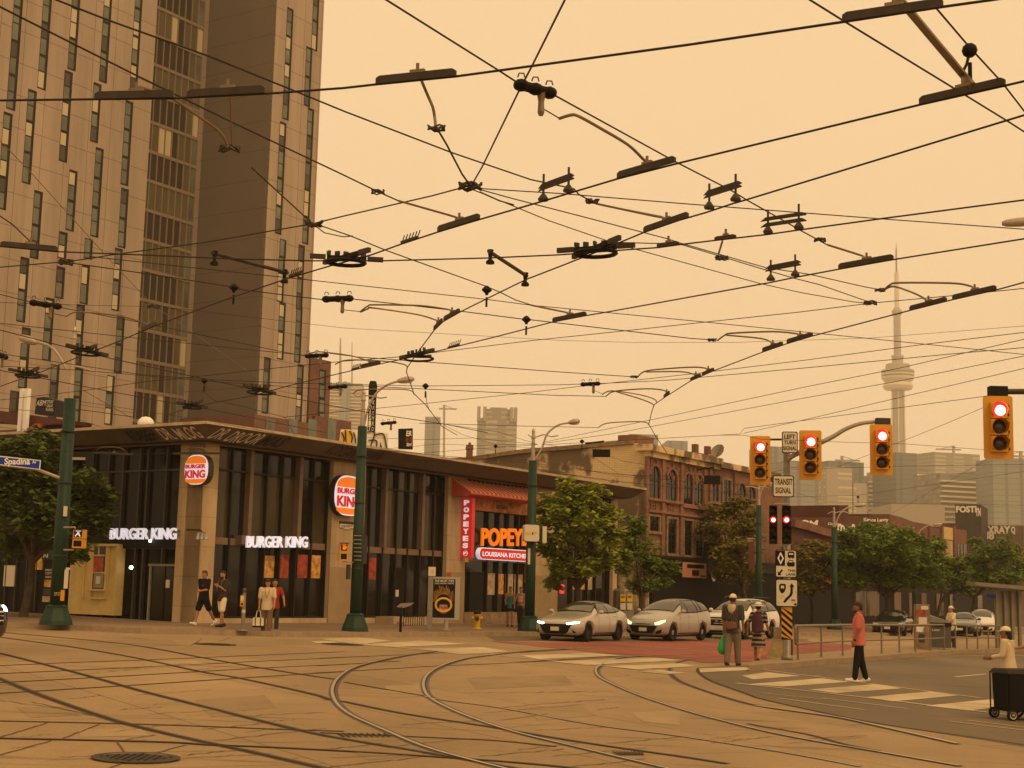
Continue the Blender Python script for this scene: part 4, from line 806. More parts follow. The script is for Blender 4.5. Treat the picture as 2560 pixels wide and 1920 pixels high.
for i in range(16): bm = BM(); u = rr.uniform(0, 60); wd_ = rr.uniform(.6, 2); RB.box(bm, u, u+wd_, .6, 2.4, .13, .16+i*.004); mk('shop_window', bm, M[rr.choice(['glassb', 'bronze', 'glass', 'brown', 'glassb', 'glass'])], sh)
# grey blocks behind with big letters
def block(name, x0, y0, x1, y1, Y, mt, label, txts, az=113, depth=8):
    Fq = Face(tuple(D((cR([(x0, y0)])[0][0]+cR([(x1, y0)])[0][0])/2, 1400, Y)[:2]), math.radians(az)); a, b = cR([(x0, y0), (x1, y1)])
    u0, u1, z0, z1 = Fq.rect(*a, *b); e = empty(name, Fq.pt(u0, 0, 0), label, 'building'); bm = BM(); Fq.box(bm, u0, u1, 0, z1, -depth, 0); mk('wall', bm, M[mt], e)
    for s, p, q_, r_, t_, m2 in txts: bm = BM(); Fq.text(bm, s, *cR([(p, q_)])[0], *cR([(r_, t_)])[0], .05, 0, .05); mk('graffiti', bm, M[m2], e)
    return e, Fq
M['slate'] = mat('slate_wall', (.085, .07, .06), .8, nz=(1, .15)); M['greywall'] = mat('grey_wall', (.17, .13, .095), .8, nz=(1, .25))
block('rooftop_block', 1466, 760, 1710, 1300, 165, 'slate', 'square slate grey block with FOSTI graffiti along its top', [('FOSTI', 1470, 772, 1665, 835, 'grafw'), ('TN', 1655, 790, 1705, 870, 'grafw')])
block('grey_building', 1700, 955, 2111, 1450, 170, 'greywall', 'grey building with big XRAY graffiti', [('XRAY', 1765, 960, 1985, 1035, 'grafw'), ('Q', 1990, 965, 2030, 1040, 'grafw'), ('88', 1730, 1010, 1830, 1090, 'grafw')])
block('grey_building', 1330, 935, 1475, 1250, 172, 'greywall', 'small grey building left of the slate block', [])
block('far_right_row', 2000, 1145, 2300, 1450, 160, 'redbrick', 'red brick building at the right edge under the grey one', [], depth=12)

# ------------------------------------------------------------------ skyline in the haze
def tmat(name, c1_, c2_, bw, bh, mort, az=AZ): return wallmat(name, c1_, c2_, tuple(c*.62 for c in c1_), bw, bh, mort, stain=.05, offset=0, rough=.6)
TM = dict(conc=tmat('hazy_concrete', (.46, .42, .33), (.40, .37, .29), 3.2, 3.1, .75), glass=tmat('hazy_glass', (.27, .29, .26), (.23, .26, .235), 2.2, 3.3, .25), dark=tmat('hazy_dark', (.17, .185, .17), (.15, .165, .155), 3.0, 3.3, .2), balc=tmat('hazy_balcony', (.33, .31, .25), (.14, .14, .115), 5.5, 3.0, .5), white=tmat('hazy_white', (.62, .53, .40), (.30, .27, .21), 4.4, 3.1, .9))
M['slab'] = mat('balcony_slab', (.62, .54, .42), .7); M['plain'] = mat('plain_tower', (.36, .32, .25), .7)
def tower(x0, x1, yt, Y, mt, label, az=70, slabs=0, extra=(), group='hazy towers on the skyline', depth=28, yb=1330):
    xm = (x0+x1)/2; P = D(xm, 1300, Y); Fq = Face((P.x, P.y), math.radians(az)); a = Fq.hit(x0, yt+30, 0)[0]; b = Fq.hit(x1, yt+30, 0)[0]; z = Fq.hit(xm, yt, 0)[1]
    e = empty('tower_block', Fq.pt((a+b)/2, 0, 0), label, 'tower', group); bm = BM(); Fq.box(bm, a, b, -3, z, -depth, 0); mk('wall', bm, TM[mt] if mt in TM else M[mt], e)
    if slabs:
        zb = Fq.hit(xm, yb, 0)[1]; n = int((z-zb)/3.1/slabs); s = BM()
        for i in range(n): Fq.box(s, a-.8+((i % 3)*.6), b+.8-((i*7 % 4)*.5), z-2-(i+1)*3.1*slabs, z-2-(i+1)*3.1*slabs+1.0, .0, 1.6)
        mk('balcony', s, M['slab'], e)
    for k, xa, xb, ya in extra:
        u0, u1 = Fq.hit(xa, yt, 2)[0], Fq.hit(xb, yt, 2)[0]; z2 = Fq.hit((xa+xb)/2, ya, 2)[1]; bm = BM(); Fq.box(bm, u0, u1, -3, z2, -depth*.8, .01+2.0); mk('wing', bm, TM[k], e)
    return e, Fq, a, b, z
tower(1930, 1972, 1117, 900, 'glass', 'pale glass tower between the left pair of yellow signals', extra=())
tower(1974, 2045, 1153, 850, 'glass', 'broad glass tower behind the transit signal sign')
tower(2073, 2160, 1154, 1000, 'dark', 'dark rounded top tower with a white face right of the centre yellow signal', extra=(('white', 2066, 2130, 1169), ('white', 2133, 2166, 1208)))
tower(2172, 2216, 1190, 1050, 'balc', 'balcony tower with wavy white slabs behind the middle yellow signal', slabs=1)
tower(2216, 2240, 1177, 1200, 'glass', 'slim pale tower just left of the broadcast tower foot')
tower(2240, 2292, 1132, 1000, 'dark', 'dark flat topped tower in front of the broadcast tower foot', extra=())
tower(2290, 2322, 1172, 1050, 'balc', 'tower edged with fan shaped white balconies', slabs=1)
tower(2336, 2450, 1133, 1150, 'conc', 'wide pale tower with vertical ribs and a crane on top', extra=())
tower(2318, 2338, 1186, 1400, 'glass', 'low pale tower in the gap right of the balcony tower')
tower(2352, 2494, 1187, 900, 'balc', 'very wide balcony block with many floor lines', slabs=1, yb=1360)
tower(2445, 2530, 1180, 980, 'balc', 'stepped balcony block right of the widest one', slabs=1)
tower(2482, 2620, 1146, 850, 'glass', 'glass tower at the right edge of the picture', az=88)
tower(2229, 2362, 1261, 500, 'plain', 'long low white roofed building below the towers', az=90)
e_, Fq, a, b, z = tower(822, 905, 958, 1300, 'white', 'tall white banded office tower with roof masts near the brown tower', slabs=1, az=88, yb=1150)
for x, yt, r_ in ((851, 845, 1.6), (880, 855, .8)):
    bm = BM(); p = D(x, 960, 1305); t_ = D(x, yt, 1305); tube(bm, [Vector((p.x, p.y, z)), Vector((t_.x, t_.y, t_.z))], [r_, r_*.4], 6); mk('mast', bm, M['plain'], e_)
bm = BM(); Fq.box(bm, (a+b)/2-4.5, (a+b)/2+4.5, -3, z+.5, 0, 1.8); mk('stair_core', bm, TM['glass'], e_)
tower(1062, 1100, 1042, 1200, 'glass', 'slim glass tower beside a construction crane left of centre', az=88)
e_, Fq, a, b, z = tower(1194, 1292, 1046, 900, 'conc', 'stepped top concrete apartment tower above the centre of the roofs', az=88)
for xa, xb, ya in ((1213, 1280, 1022), (1225, 1268, 1018)):
    u0, u1 = Fq.hit(xa, 1030, 0)[0], Fq.hit(xb, 1030, 0)[0]; bm = BM(); Fq.box(bm, u0, u1, z, Fq.hit((xa+xb)/2, ya, 0)[1], -20, -2+.3*(xa > 1220)); mk('crown', bm, TM['conc'], e_)
for xa in (1197, 1212, 1279, 1289): bm = BM(); u0 = Fq.hit(xa, 1040, 0)[0]; Fq.box(bm, u0-1, u0+1, z-2, z+7, -5, 1); mk('corner_fin', bm, M['plain'], e_)
e_, Fq, a, b, z = tower(1668, 1719, 1102, 1100, 'glass', 'pale glass tower with a rounded top behind the brick block', az=88)
tower(1573, 1645, 1086, 1000, 'glass', 'pale slab tower behind the brick block chimney', az=88)
def crane(x, yt, yb, Y, label, jib=16, dx=1):
    p, t_ = D(x, yb, Y), D(x, yt, Y); e = empty('tower_crane', p, label, 'crane', 'construction cranes on the skyline'); bm = BM(); tube(bm, [p, t_+Vector((0, 0, 3))], 1.2, 4); mk('mast', bm, M['plain'], e)
    bm = BM(); tube(bm, [t_+Vector((-jib*.4*dx, 0, 0)), t_+Vector((jib*dx, 0, 0))], .8, 4); tube(bm, [t_+Vector((0, 0, 3)), t_+Vector((jib*.8*dx, 0, 0))], .3, 3); mk('jib', bm, M['plain'], e)
crane(1110, 1022, 1150, 1150, 'small crane beside the slim glass tower left of centre', 10)
crane(2105, 1151, 1170, 1000, 'crane on the dark rounded tower', 12); crane(2384, 1124, 1140, 1150, 'crane on the wide ribbed tower', 14, -1); crane(2552, 1141, 1150, 880, 'crane on the right edge tower', 12, -1)
# broadcast tower
M['cn'] = mat('broadcast_concrete', (.36, .31, .24), .7); M['cnw'] = mat('broadcast_white', (.62, .55, .43), .5); M['cnd'] = mat('broadcast_dark', (.16, .14, .11), .5)
p0 = D(2249, 1300, 2000); p0.z = 0; CX = p0
def zz(y): return D(2248, y, 2000).z
def mpx(r_): return r_*.548
e = empty('broadcast_tower', p0, 'very tall slender concrete broadcast tower with a round observation pod and needle mast', 'tower')
bm = BM(); lathe(bm, p0, [(20, -3), (11, 60), (9.2, zz(1130)), (8.2, zz(976))], 6); lathe(bm, p0, [(7.8, zz(915)), (5.1, zz(905)), (4.9, zz(785))], 8); mk('shaft', bm, M['cn'], e)
bm = BM()
for k in range(6):
    a = k*math.pi/3+.3; bm2 = [p0+Vector((math.cos(a)*r_, math.sin(a)*r_, z_)) for r_, z_ in ((20, -3), (11.5, 60), (9.8, zz(1130)), (8.8, zz(980)))]; tube(bm, bm2, 1.2, 4)
mk('rib', bm, M['cnw'], e)
def ringp(name, prof, mt): bm = BM(); lathe(bm, p0, prof, 28); mk(name, bm, M[mt], e)
ringp('radome', [(12, zz(976)), (18, zz(974)), (20.4, zz(966)), (18, zz(957)), (12, zz(956))], 'cnw')
ringp('pod_lower', [(17, zz(956)), (21.5, zz(948)), (21.9, zz(943))], 'cnw'); ringp('pod_windows', [(21.0, zz(943)), (21.4, zz(939))], 'cnd'); ringp('pod_band', [(22.2, zz(939)), (22.4, zz(935))], 'cnw')
ringp('pod_windows', [(21.3, zz(935)), (21.6, zz(931))], 'cnd'); ringp('pod_rim', [(22.4, zz(931)), (21.8, zz(926)), (16.2, zz(925))], 'cn'); ringp('pod_upper', [(16.2, zz(925)), (16.2, zz(913)), (15.5, zz(911))], 'cn')
ringp('pod_neck', [(9.5, zz(911)), (7.5, zz(908)), (7.2, zz(895)), (8.3, zz(894)), (8.1, zz(889)), (5, zz(888))], 'cn')
ringp('sky_pod', [(4.9, zz(790)), (6.8, zz(784)), (7.1, zz(778)), (4.6, zz(772)), (4, zz(770))], 'cn')
ringp('mast_lower', [(3.3, zz(775)), (3.1, zz(730)), (2.9, zz(682)), (2.5, zz(681))], 'cnw'); ringp('mast_upper', [(1.3, zz(682)), (1.2, zz(640)), (1.0, zz(622)), (.5, zz(620)), (.3, zz(608))], 'cnd')
# the smoky air
hm = bpy.data.materials.new('haze'); hm.use_nodes = True; nt = hm.node_tree; nt.nodes.clear()
ho = nt.nodes.new('ShaderNodeOutputMaterial'); hv = nt.nodes.new('ShaderNodeVolumePrincipled'); nt.links.new(hv.outputs[0], ho.inputs['Volume'])
hv.inputs['Color'].default_value = (1, .97, .90, 1); hv.inputs['Density'].default_value = HAZE; hv.inputs['Anisotropy'].default_value = 0.0
bm = BM(); hexa(bm, [(-2600, -500, -5), (2600, -500, -5), (2600, 3100, -5), (-2600, 3100, -5), (-2600, -500, 545), (2600, -500, 545), (2600, 3100, 545), (-2600, 3100, 545)])
hz = mk('haze', bm, hm); hz['kind'] = 'stuff'
# ------------------------------------------------------------------ overhead wires
ZC, ZS = 5.65, 6.05
def wpts(pts, z, z2=None):
    n = len(pts); z2 = z if z2 is None else z2
    return [Z(x, y, z+(z2-z)*i/max(1, n-1)) for i, (x, y) in enumerate(pts)]
def wire(pts, z, r, label, z2=None, name='overhead_wire', mt='wire', cat='wire', grp='overhead streetcar wires', sm=0):
    P = wpts(pts, z, z2)
    if sm: P = smoothline(P, sm)
    edge_ = lambda q: q[0] <= 2 or q[1] <= 2 or q[0] >= 2558
    if mt == 'wire' and edge_(pts[0]): P.insert(0, P[0]+(P[0]-P[1]).normalized()*9)
    if mt == 'wire' and edge_(pts[-1]): P.append(P[-1]+(P[-1]-P[-2]).normalized()*9)
    bm = BM(); tube(bm, P, r, 6); return solo(name, bm, M[mt], label, cat, grp)
W = [
 ([(-60, 252), (0, 251), (241, 248), (428, 246), (684, 233), (860, 220), (940, 211), (1140, 191), (1330, 165), (1720, 112), (2106, 55), (2357, 17), (2478, 0), (2640, -24)], ZC, .0095, 'thick topmost contact wire crossing the whole picture'),
 ([(2640, 186), (2560, 203), (2513, 214), (2299, 262), (1700, 407), (1696, 408), (1544, 447), (1350, 505), (1198, 549), (1095, 580), (1004, 610), (926, 638), (828, 664), (723, 695), (583, 742), (389, 814), (288, 857), (218, 884), (155, 909), (105, 929), (0, 966), (-60, 988)], ZC, .0095, 'long contact wire sloping from the upper right edge down to the lower left'),
 ([(2640, 263), (2560, 288), (1867, 499), (1832, 509), (1766, 531), (1700, 550), (1610, 581), (1504, 625), (1400, 666), (1317, 698), (1247, 732), (1156, 777), (1108, 804), (1085, 826), (1048, 876), (1018, 919), (1016, 930), (1035, 984), (1064, 1012), (1105, 1066), (1143, 1088)], ZC, .009, 'contact wire curving from the right edge down to the skyline left of centre'),
 ([(-60, 612), (0, 616), (140, 629), (373, 638), (575, 647), (778, 652), (956, 652), (1219, 645), (1400, 637), (1585, 623), (1645, 619), (1695, 612), (1787, 601), (1920, 586), (1997, 575), (2201, 547), (2560, 500), (2640, 490)], ZC, .0085, 'nearly level contact wire through both dark crossing fittings'),
 ([(2640, 584), (2560, 597), (2233, 649), (2097, 673), (1990, 693), (1927, 706), (1518, 780), (1465, 789), (1382, 805), (1235, 843), (1146, 865), (1080, 881), (1001, 899), (950, 910), (902, 921), (852, 933), (719, 965), (634, 989), (537, 1006), (470, 1020), (416, 1039)], ZC, .009, 'contact wire running from above the broadcast tower down past the tower block foot'),
 ([(2640, 680), (2560, 706), (2490, 725), (2382, 749), (2275, 776), (2031, 840), (1968, 859), (1907, 880), (1784, 927), (1727, 952), (1664, 992), (1635, 1012), (1629, 1031), (1622, 1060), (1638, 1089), (1667, 1132)], ZC, .009, 'contact wire passing the broadcast needle then bending steeply down to the brick block'),
 ([(2019, -4), (2112, 54), (2392, 225), (2516, 301), (2560, 329), (2640, 380)], ZS, .008, 'thin span wire in the upper right corner, first left of the thick rod'),
 ([(2318, -6), (2423, 117), (2505, 206), (2560, 277), (2620, 350)], ZS+.3, .008, 'steep span wire at the upper right edge, right of the thick rod'),
 ([(960, -4), (1245, 175), (1299, 210), (1377, 233), (1688, 404), (1828, 476), (1867, 500), (1933, 537), (2007, 579), (2066, 611), (2145, 636)], ZS, .008, 'long span wire from top centre through the triple insulator down to the right'),
 ([(1414, -4), (1330, 165), (1299, 224), (1206, 416), (1179, 463)], ZS, .008, 'steep wire from the top edge down to the central wire knot'),
 ([(134, -3), (272, 51), (521, 140), (731, 225), (860, 278), (1128, 381), (1327, 449), (1435, 472), (1447, 486), (1490, 509), (1657, 542)], ZS, .0085, 'long guy wire from the top left corner to the spacer right of the central knot'),
 ([(-30, 2), (0, 17), (190, 113), (338, 187), (583, 307), (860, 438), (938, 476), (996, 502), (1140, 544)], ZS, .0085, 'long guy wire from the left edge across the tower to below the central knot'),
 ([(630, 420), (778, 556), (877, 590), (963, 625), (1032, 650), (1213, 715), (1251, 731), (1289, 750), (1330, 763)], ZS, .008, 'guy wire from the left curved rods through the second knot by the tower edge'),
 ([(-30, 670), (0, 668), (167, 654), (233, 645), (272, 638), (505, 607), (778, 560), (860, 540), (1078, 490), (1171, 465)], ZS, .008, 'span wire linking the left knot, the knot at the tower edge and the central knot'),
 ([(1171, 465), (1210, 472), (1404, 484), (1720, 510), (2201, 547), (2560, 573), (2640, 578)], ZS, .006, 'thin wire from the central knot nearly level to the right edge'),
 ([(1179, 468), (1280, 496), (1466, 544), (1669, 597), (1699, 607), (1914, 669), (2000, 682), (2025, 686), (2161, 717), (2205, 725)], ZS, .0065, 'wire from the central knot down to the clip left of the broadcast tower'),
 ([(1176, 472), (1202, 482), (1288, 517), (1373, 552), (1521, 603), (1585, 622), (1901, 709), (2000, 731), (2135, 755), (2176, 758)], ZS, .0065, 'lower wire from the central knot to the knot at the broadcast tower'),
 ([(1540, 606), (1699, 610), (1806, 642), (1901, 671), (1987, 696), (2050, 712), (2176, 756)], ZS, .0065, 'short wire joining the double rod to the knot at the broadcast tower'),
 ([(1080, 882), (1333, 851), (1563, 827), (1765, 805), (2000, 780), (2176, 758), (2382, 739), (2560, 721), (2640, 713)], ZS, .006, 'level wire rising gently from the low crossing to the right edge at needle height'),
 ([(222, 641), (490, 670), (708, 693), (1213, 748), (1328, 763), (1762, 805), (2000, 829), (2319, 861), (2560, 886)], ZS, .006, 'thin wire falling gently from the left knot across the sky to the far right'),
 ([(-30, 728), (0, 736), (82, 756), (148, 768), (373, 810), (521, 841), (719, 882), (765, 890)], ZS, .007, 'wire with a triple insulator crossing the lower tower from the left edge'),
 ([(167, 656), (365, 684), (568, 715), (603, 724), (813, 750), (877, 747), (1048, 766), (1152, 778), (1301, 797), (1332, 800), (1537, 824), (1727, 846), (1787, 850)], ZS, .0075, 'wire with two bell insulators and a triple insulator across the middle of the sky'),
 ([(210, 763), (369, 766), (404, 767), (860, 820), (1400, 851), (1585, 856), (1838, 856), (2176, 845), (2560, 815)], 7.2, .004, 'very thin sagging wire across the sky below the triple insulator wire'),
 ([(0, 352), (78, 432), (257, 630), (288, 664), (381, 763), (435, 798), (645, 946)], 7.6, .006, 'pale diagonal stay wire over the lower left of the tower', None, 'overhead_wire', 'rod'),
 ([(-30, 806), (0, 808), (338, 845), (642, 876), (762, 888)], ZS, .006, 'wire over the lower tower just above the left lamp arm'),
 ([(-30, 818), (0, 825), (167, 868), (268, 894), (505, 946), (614, 969), (688, 987), (860, 1020), (940, 1035), (1111, 1060), (1219, 1082)], ZC, .009, 'contact wire through two crossings from the left edge to the roof left of centre'),
 ([(-30, 918), (0, 926), (117, 948), (214, 967), (443, 1010), (517, 1022), (816, 1082)], ZC, .0085, 'lower contact wire above the corner roof with two crossings'),
 ([(-30, 1004), (0, 1000), (206, 977), (365, 954), (486, 942), (700, 919), (860, 903), (1001, 892)], ZS, .007, 'rising wire from the left edge to the low crossing near centre'),
 ([(-30, 880), (0, 884), (155, 907), (350, 936), (505, 948), (700, 957), (1054, 965), (1400, 962), (1455, 960), (1496, 959), (1664, 951), (2000, 921), (2398, 883), (2560, 869)], ZS, .0065, 'long almost level wire low over the skyline with a triple insulator right of centre'),
 ([(708, 1043), (931, 1022), (1061, 1009), (1298, 984), (1458, 965), (1727, 935), (2000, 902), (2309, 861), (2560, 831)], ZS, .006, 'wire rising from the graffiti wall up to the right edge'),
 ([(1357, 1106), (1458, 1085), (1607, 1054), (2000, 970), (2250, 920), (2560, 848)], ZS, .006, 'wire from the third green pole rising across the broadcast tower pod'),
 ([(1362, 1108), (1528, 1085), (2000, 997), (2250, 952), (2560, 890)], ZS, .006, 'wire from the third green pole rising just below the broadcast tower pod'),
 ([(1860, 1083), (2000, 1052), (2560, 921)], ZS, .006, 'wire rising behind the left turn sign to the right edge'),
 ([(1360, 1112), (1850, 1085), (1860, 1071), (2483, 988)], ZS-.2, .006, 'wire from the third pole rising to the arm of the largest signal'),
 ([(2093, 1167), (2172, 1137), (2233, 1112), (2363, 1060), (2458, 1019)], 6.6, .006, 'short diagonal wire across the foot of the broadcast tower'),
 ([(1980, 1173), (2058, 1171), (2231, 1166), (2560, 1161)], 6.3, .006, 'level wire crossing the upper skyline towers'),
 ([(1960, 1243), (2146, 1238), (2371, 1206), (2560, 1179)], 6.6, .006, 'wire rising across the skyline towers to the right edge'),
 ([(2467, 1149), (2360, 1210), (2228, 1284)], 6.6, .006, 'diagonal wire falling from the largest signal over the towers'),
 ([(1800, 1088), (1860, 1088), (1900, 1098), (1955, 1099), (2066, 1104), (2265, 1110), (2459, 1124), (2560, 1130)], 6.0, .006, 'slack wire behind the four yellow signals'),
 ([(1960, 1225), (2000, 1235), (2072, 1255), (2239, 1258), (2560, 1263)], 6.6, .006, 'low wire along the feet of the skyline towers'),
 ([(823, 883), (890, 892), (1400, 930), (1553, 940), (1594, 943)], ZS, .0075, 'wire from the tower edge to the forked rods right of centre'),
 ([(868, 963), (1400, 989), (1423, 989), (1515, 991)], ZS, .0075, 'wire low over the skyline ending in three forked rods'),
 ([(1048, 1058), (1300, 1065), (1496, 1069)], ZS, .007, 'short wire over the concrete tower ending in a single rod'),
 ([(1340, 1150), (1540, 1190), (1900, 1217)], 6.2, .007, 'wire from the third pole across the arched windows'),
 ([(1340, 1174), (1560, 1206), (1890, 1240)], 6.0, .007, 'wire from the third pole under the arched windows'),
 ([(905, 1120), (1110, 1140), (1340, 1158)], 6.0, .007, 'wire between the second and third green poles'),
 ([(1342, 1110), (1246, 1080), (1120, 1062)], 6.2, .006, 'short wire rising left from the third green pole'),
 ([(177, 1000), (520, 1052), (700, 1086), (900, 1121)], 6.4, .006, 'wire over the roof edge from the first to the second pole'),
 ([(0, 1135), (150, 1128), (320, 1138), (480, 1130), (640, 1136)], 5.4, .006, 'low wire in front of the dark glass wall'),
 ([(900, 1128), (1100, 1110), (1345, 1120)], 6.6, .005, 'faint upper wire between the second and third poles'),
 ([(1342, 1165), (1600, 1190), (1760, 1188), (1890, 1262)], 6.1, .006, 'slack wire from the third to the fourth green pole'),
 ([(1920, 1182), (2000, 1166), (2058, 1171)], 6.2, .006, 'short wire behind the transit sign'),
 ([(1089, 315), (1117, 362), (1155, 435), (1175, 463)], ZS, .010, 'twisted wire from the hanging rod down to the central knot'),
 ([(1353, 258), (1358, 272), (1399, 296)], ZS, .006, 'short link from the top triple insulator to the long rod'),
 ([(2424, 128), (2417, 160), (2404, 185)], ZS, .012, 'twisted link below the knobby insulator at upper right'),
 ([(861, 775), (902, 779)], ZS, .006, 'short link from the mid insulator to its curved rods'),
 ([(128, 783), (166, 791)], ZS, .006, 'short link to the pale rod above the left street lamp'),
 ([(785, 562), (811, 582), (858, 592), (882, 590)], ZS, .007, 'loose loop of wire below the knot at the tower edge'),
 ([(1200, 480), (1249, 502), (1284, 512)], ZS, .009, 'loose wire tail right below the central knot'),
 ([(512, 958), (516, 985), (537, 1002)], ZC, .007, 'short drop wire from the small bell on the glazed bay'),
 ([(1065, 978), (1067, 1009), (1075, 1028)], ZC, .006, 'short drop wire right of the black stack'),
 ([(1483, 975), (1506, 985)], ZS, .006, 'short link to the three forked rods'),
 ([(0, 915), (195, 925), (509, 952), (860, 977)], ZS, .006, 'fine wire crossing low over the tower foot'),
 ([(210, 977), (257, 1004), (331, 1046)], ZS, .006, 'diagonal drop wire left above the roof camera'),
 ([(187, 1022), (331, 1042)], ZS-.2, .009, 'pale short rod above the roof edge at left'),
 ([(537, 1001), (607, 1016), (712, 1043), (860, 1028)], ZS, .007, 'wire hugging the roof edge at the corner'),
 ([(712, 1043), (735, 1086)], ZS-.3, .006, 'short drop wire over the sloping roof edge'),
 ([(160, 1096), (236, 1121)], 5.9, .006, 'short wire beside the first green pole'), ([(420, 1100), (463, 1126)], 5.9, .006, 'short wire left of the corner burger sign'),
 ([(455, 1114), (620, 1117), (738, 1122)], 5.8, .006, 'wire with combs across the upper glass of the first bay'),
 ([(918, 1094), (1056, 1099), (1181, 1095), (1345, 1111)], 6.6, .006, 'wire over the flat roof from the second pole'),
 ([(918, 1124), (1053, 1133), (1191, 1122), (1342, 1112)], 6.2, .006, 'lower wire over the flat roof from the second pole'),
 ([(1110, 1063), (1158, 1087), (1239, 1111), (1340, 1112)], 6.6, .006, 'wire meeting the third pole from the upper left'),
 ([(918, 1150), (1124, 1151), (1225, 1138), (1333, 1152)], 5.9, .006, 'wire along the fascia between the second and third poles'),
 ([(1352, 1110), (1453, 1124), (1548, 1185), (1665, 1198)], 6.2, .006, 'wire falling from the third pole across the mottled wall'),
 ([(1347, 1160), (1480, 1177), (1548, 1187), (1665, 1190), (1900, 1217)], 6.2, .006, 'wire running level behind the bright tree top'),
 ([(1347, 1174), (1490, 1198), (1612, 1209), (1718, 1222), (1900, 1243)], 6.0, .006, 'lowest wire across the brick facade'),
 ([(1522, 1140), (1559, 1153), (1705, 1177), (1830, 1190)], 6.4, .006, 'slack wire under the hanging black sign'),
 ([(0, 1020), (150, 1034), (260, 1070)], ZS, .006, 'fine wire at the far left over the maroon roof'),
 ([(0, 756), (210, 763)], 7.2, .005, 'faint wire at the far left of the tower'), ([(0, 540), (30, 560), (78, 606)], ZS, .008, 'short wire from the left edge to the left clasp')]
for t in W: wire(*t)
RODS = [
 ([(342, 222), (350, 218), (420, 240), (480, 280), (537, 319), (560, 345), (568, 368)], 'pale curved rod in front of the glazed tower bay', .014),
 ([(573, 214), (575, 240), (580, 360)], 'short upright pale rod beside the glazed tower bay', .008),
 ([(1054, 202), (1070, 240), (1082, 268), (1087, 295), (1089, 315)], 'curved rod hanging under the ear bar at the top centre left', .014),
 ([(1399, 296), (1425, 288), (1445, 290), (1500, 320), (1570, 362), (1608, 398), (1617, 406), (1616, 417)], 'long curved rod right of the triple insulator at top centre', .015),
 ([(996, 502), (1060, 520), (1140, 543), (1145, 548), (1146, 555)], 'rod reaching the ear bar left below the central knot', .012),
 ([(1490, 509), (1640, 541), (1657, 543), (1661, 551)], 'rod reaching the ear bar right of the central knot', .012),
 ([(2069, 612), (2145, 636), (2160, 642), (2162, 651)], 'rod reaching the ear bar above the broadcast tower', .013),
 ([(1328, 763), (1411, 780), (1420, 782), (1421, 789)], 'rod reaching the ear bar at the very centre of the sky', .013),
 ([(166, 791), (180, 783), (205, 780), (300, 790), (355, 806), (370, 814), (373, 822)], 'pale curved rod above the left street lamp', .012),
 ([(902, 778), (920, 765), (937, 762), (1048, 764), (1110, 772), (1127, 776), (1128, 783)], 'upper of two curved rods beside the triple insulator left of centre', .013),
 ([(902, 780), (920, 772), (934, 770), (1042, 786), (1089, 800), (1092, 803), (1093, 812)], 'lower of two curved rods beside the triple insulator left of centre', .013),
 ([(2208, 727), (2225, 712), (2250, 707), (2380, 708), (2425, 715), (2433, 721), (2433, 729)], 'upper forked rod in front of the broadcast tower needle', .014),
 ([(2210, 725), (2232, 716), (2270, 727), (2300, 740), (2315, 750), (2317, 757)], 'lower forked rod in front of the broadcast tower needle', .014),
 ([(1794, 851), (1812, 838), (1830, 833), (1933, 829), (1990, 834), (1996, 838), (1996, 846)], 'upper forked rod left of the broadcast tower', .014),
 ([(1816, 838), (1901, 846), (1928, 856), (1930, 865)], 'lower forked rod left of the broadcast tower', .013),
 ([(1594, 943), (1608, 930), (1640, 924), (1727, 918), (1765, 921), (1768, 930)], 'upper forked rod low in the sky right of centre', .014),
 ([(1616, 930), (1699, 929), (1735, 936), (1738, 944)], 'lower forked rod low in the sky right of centre', .013),
 ([(1515, 991), (1537, 978), (1616, 972), (1660, 976), (1666, 985)], 'upper of three forked rods above the brick block', .014),
 ([(1506, 986), (1530, 977), (1600, 987), (1636, 998), (1641, 1005)], 'middle of three forked rods above the brick block', .013),
 ([(1540, 979), (1600, 997), (1628, 1008), (1635, 1014)], 'lower of three forked rods above the brick block', .013),
 ([(1496, 1069), (1518, 1058), (1585, 1054), (1615, 1056), (1622, 1062)], 'small curved rod just above the brick block', .013),
 ([(762, 887), (790, 880), (815, 881), (880, 890), (922, 903), (925, 909)], 'curved rod right of the tower foot', .012),
 ([(838, 911), (870, 900), (960, 903), (1010, 911), (1018, 919)], 'curved rod above the banded office tower', .012),
 ([(883, 984), (905, 974), (1000, 973), (1030, 978), (1035, 986)], 'curved rod beside the tall black stack', .012),
 ([(2244, -8), (2404, 183), (2431, 214)], 'thick straight rod in the upper right corner', .03),
 ([(1837, 605), (1808, 577), (1796, 636)][2:] + [(1806, 603)], 'short thick rod hanging from the small ear bar', .012),
 ([(240, 1130), (255, 1118), (300, 1120), (318, 1132)], 'small pale curved rod in front of the dark glass wall', .012),
 ([(463, 1124), (478, 1118), (510, 1122), (522, 1134)], 'small pale curved rod by the corner burger sign', .012),
]
for pts, lb, r in RODS: wire(pts, ZS, r, lb, ZC+.05, 'pull_off_rod', 'rod', 'rod', 'curved pull off rods on the overhead wires', 4 if len(pts) > 3 else 0)
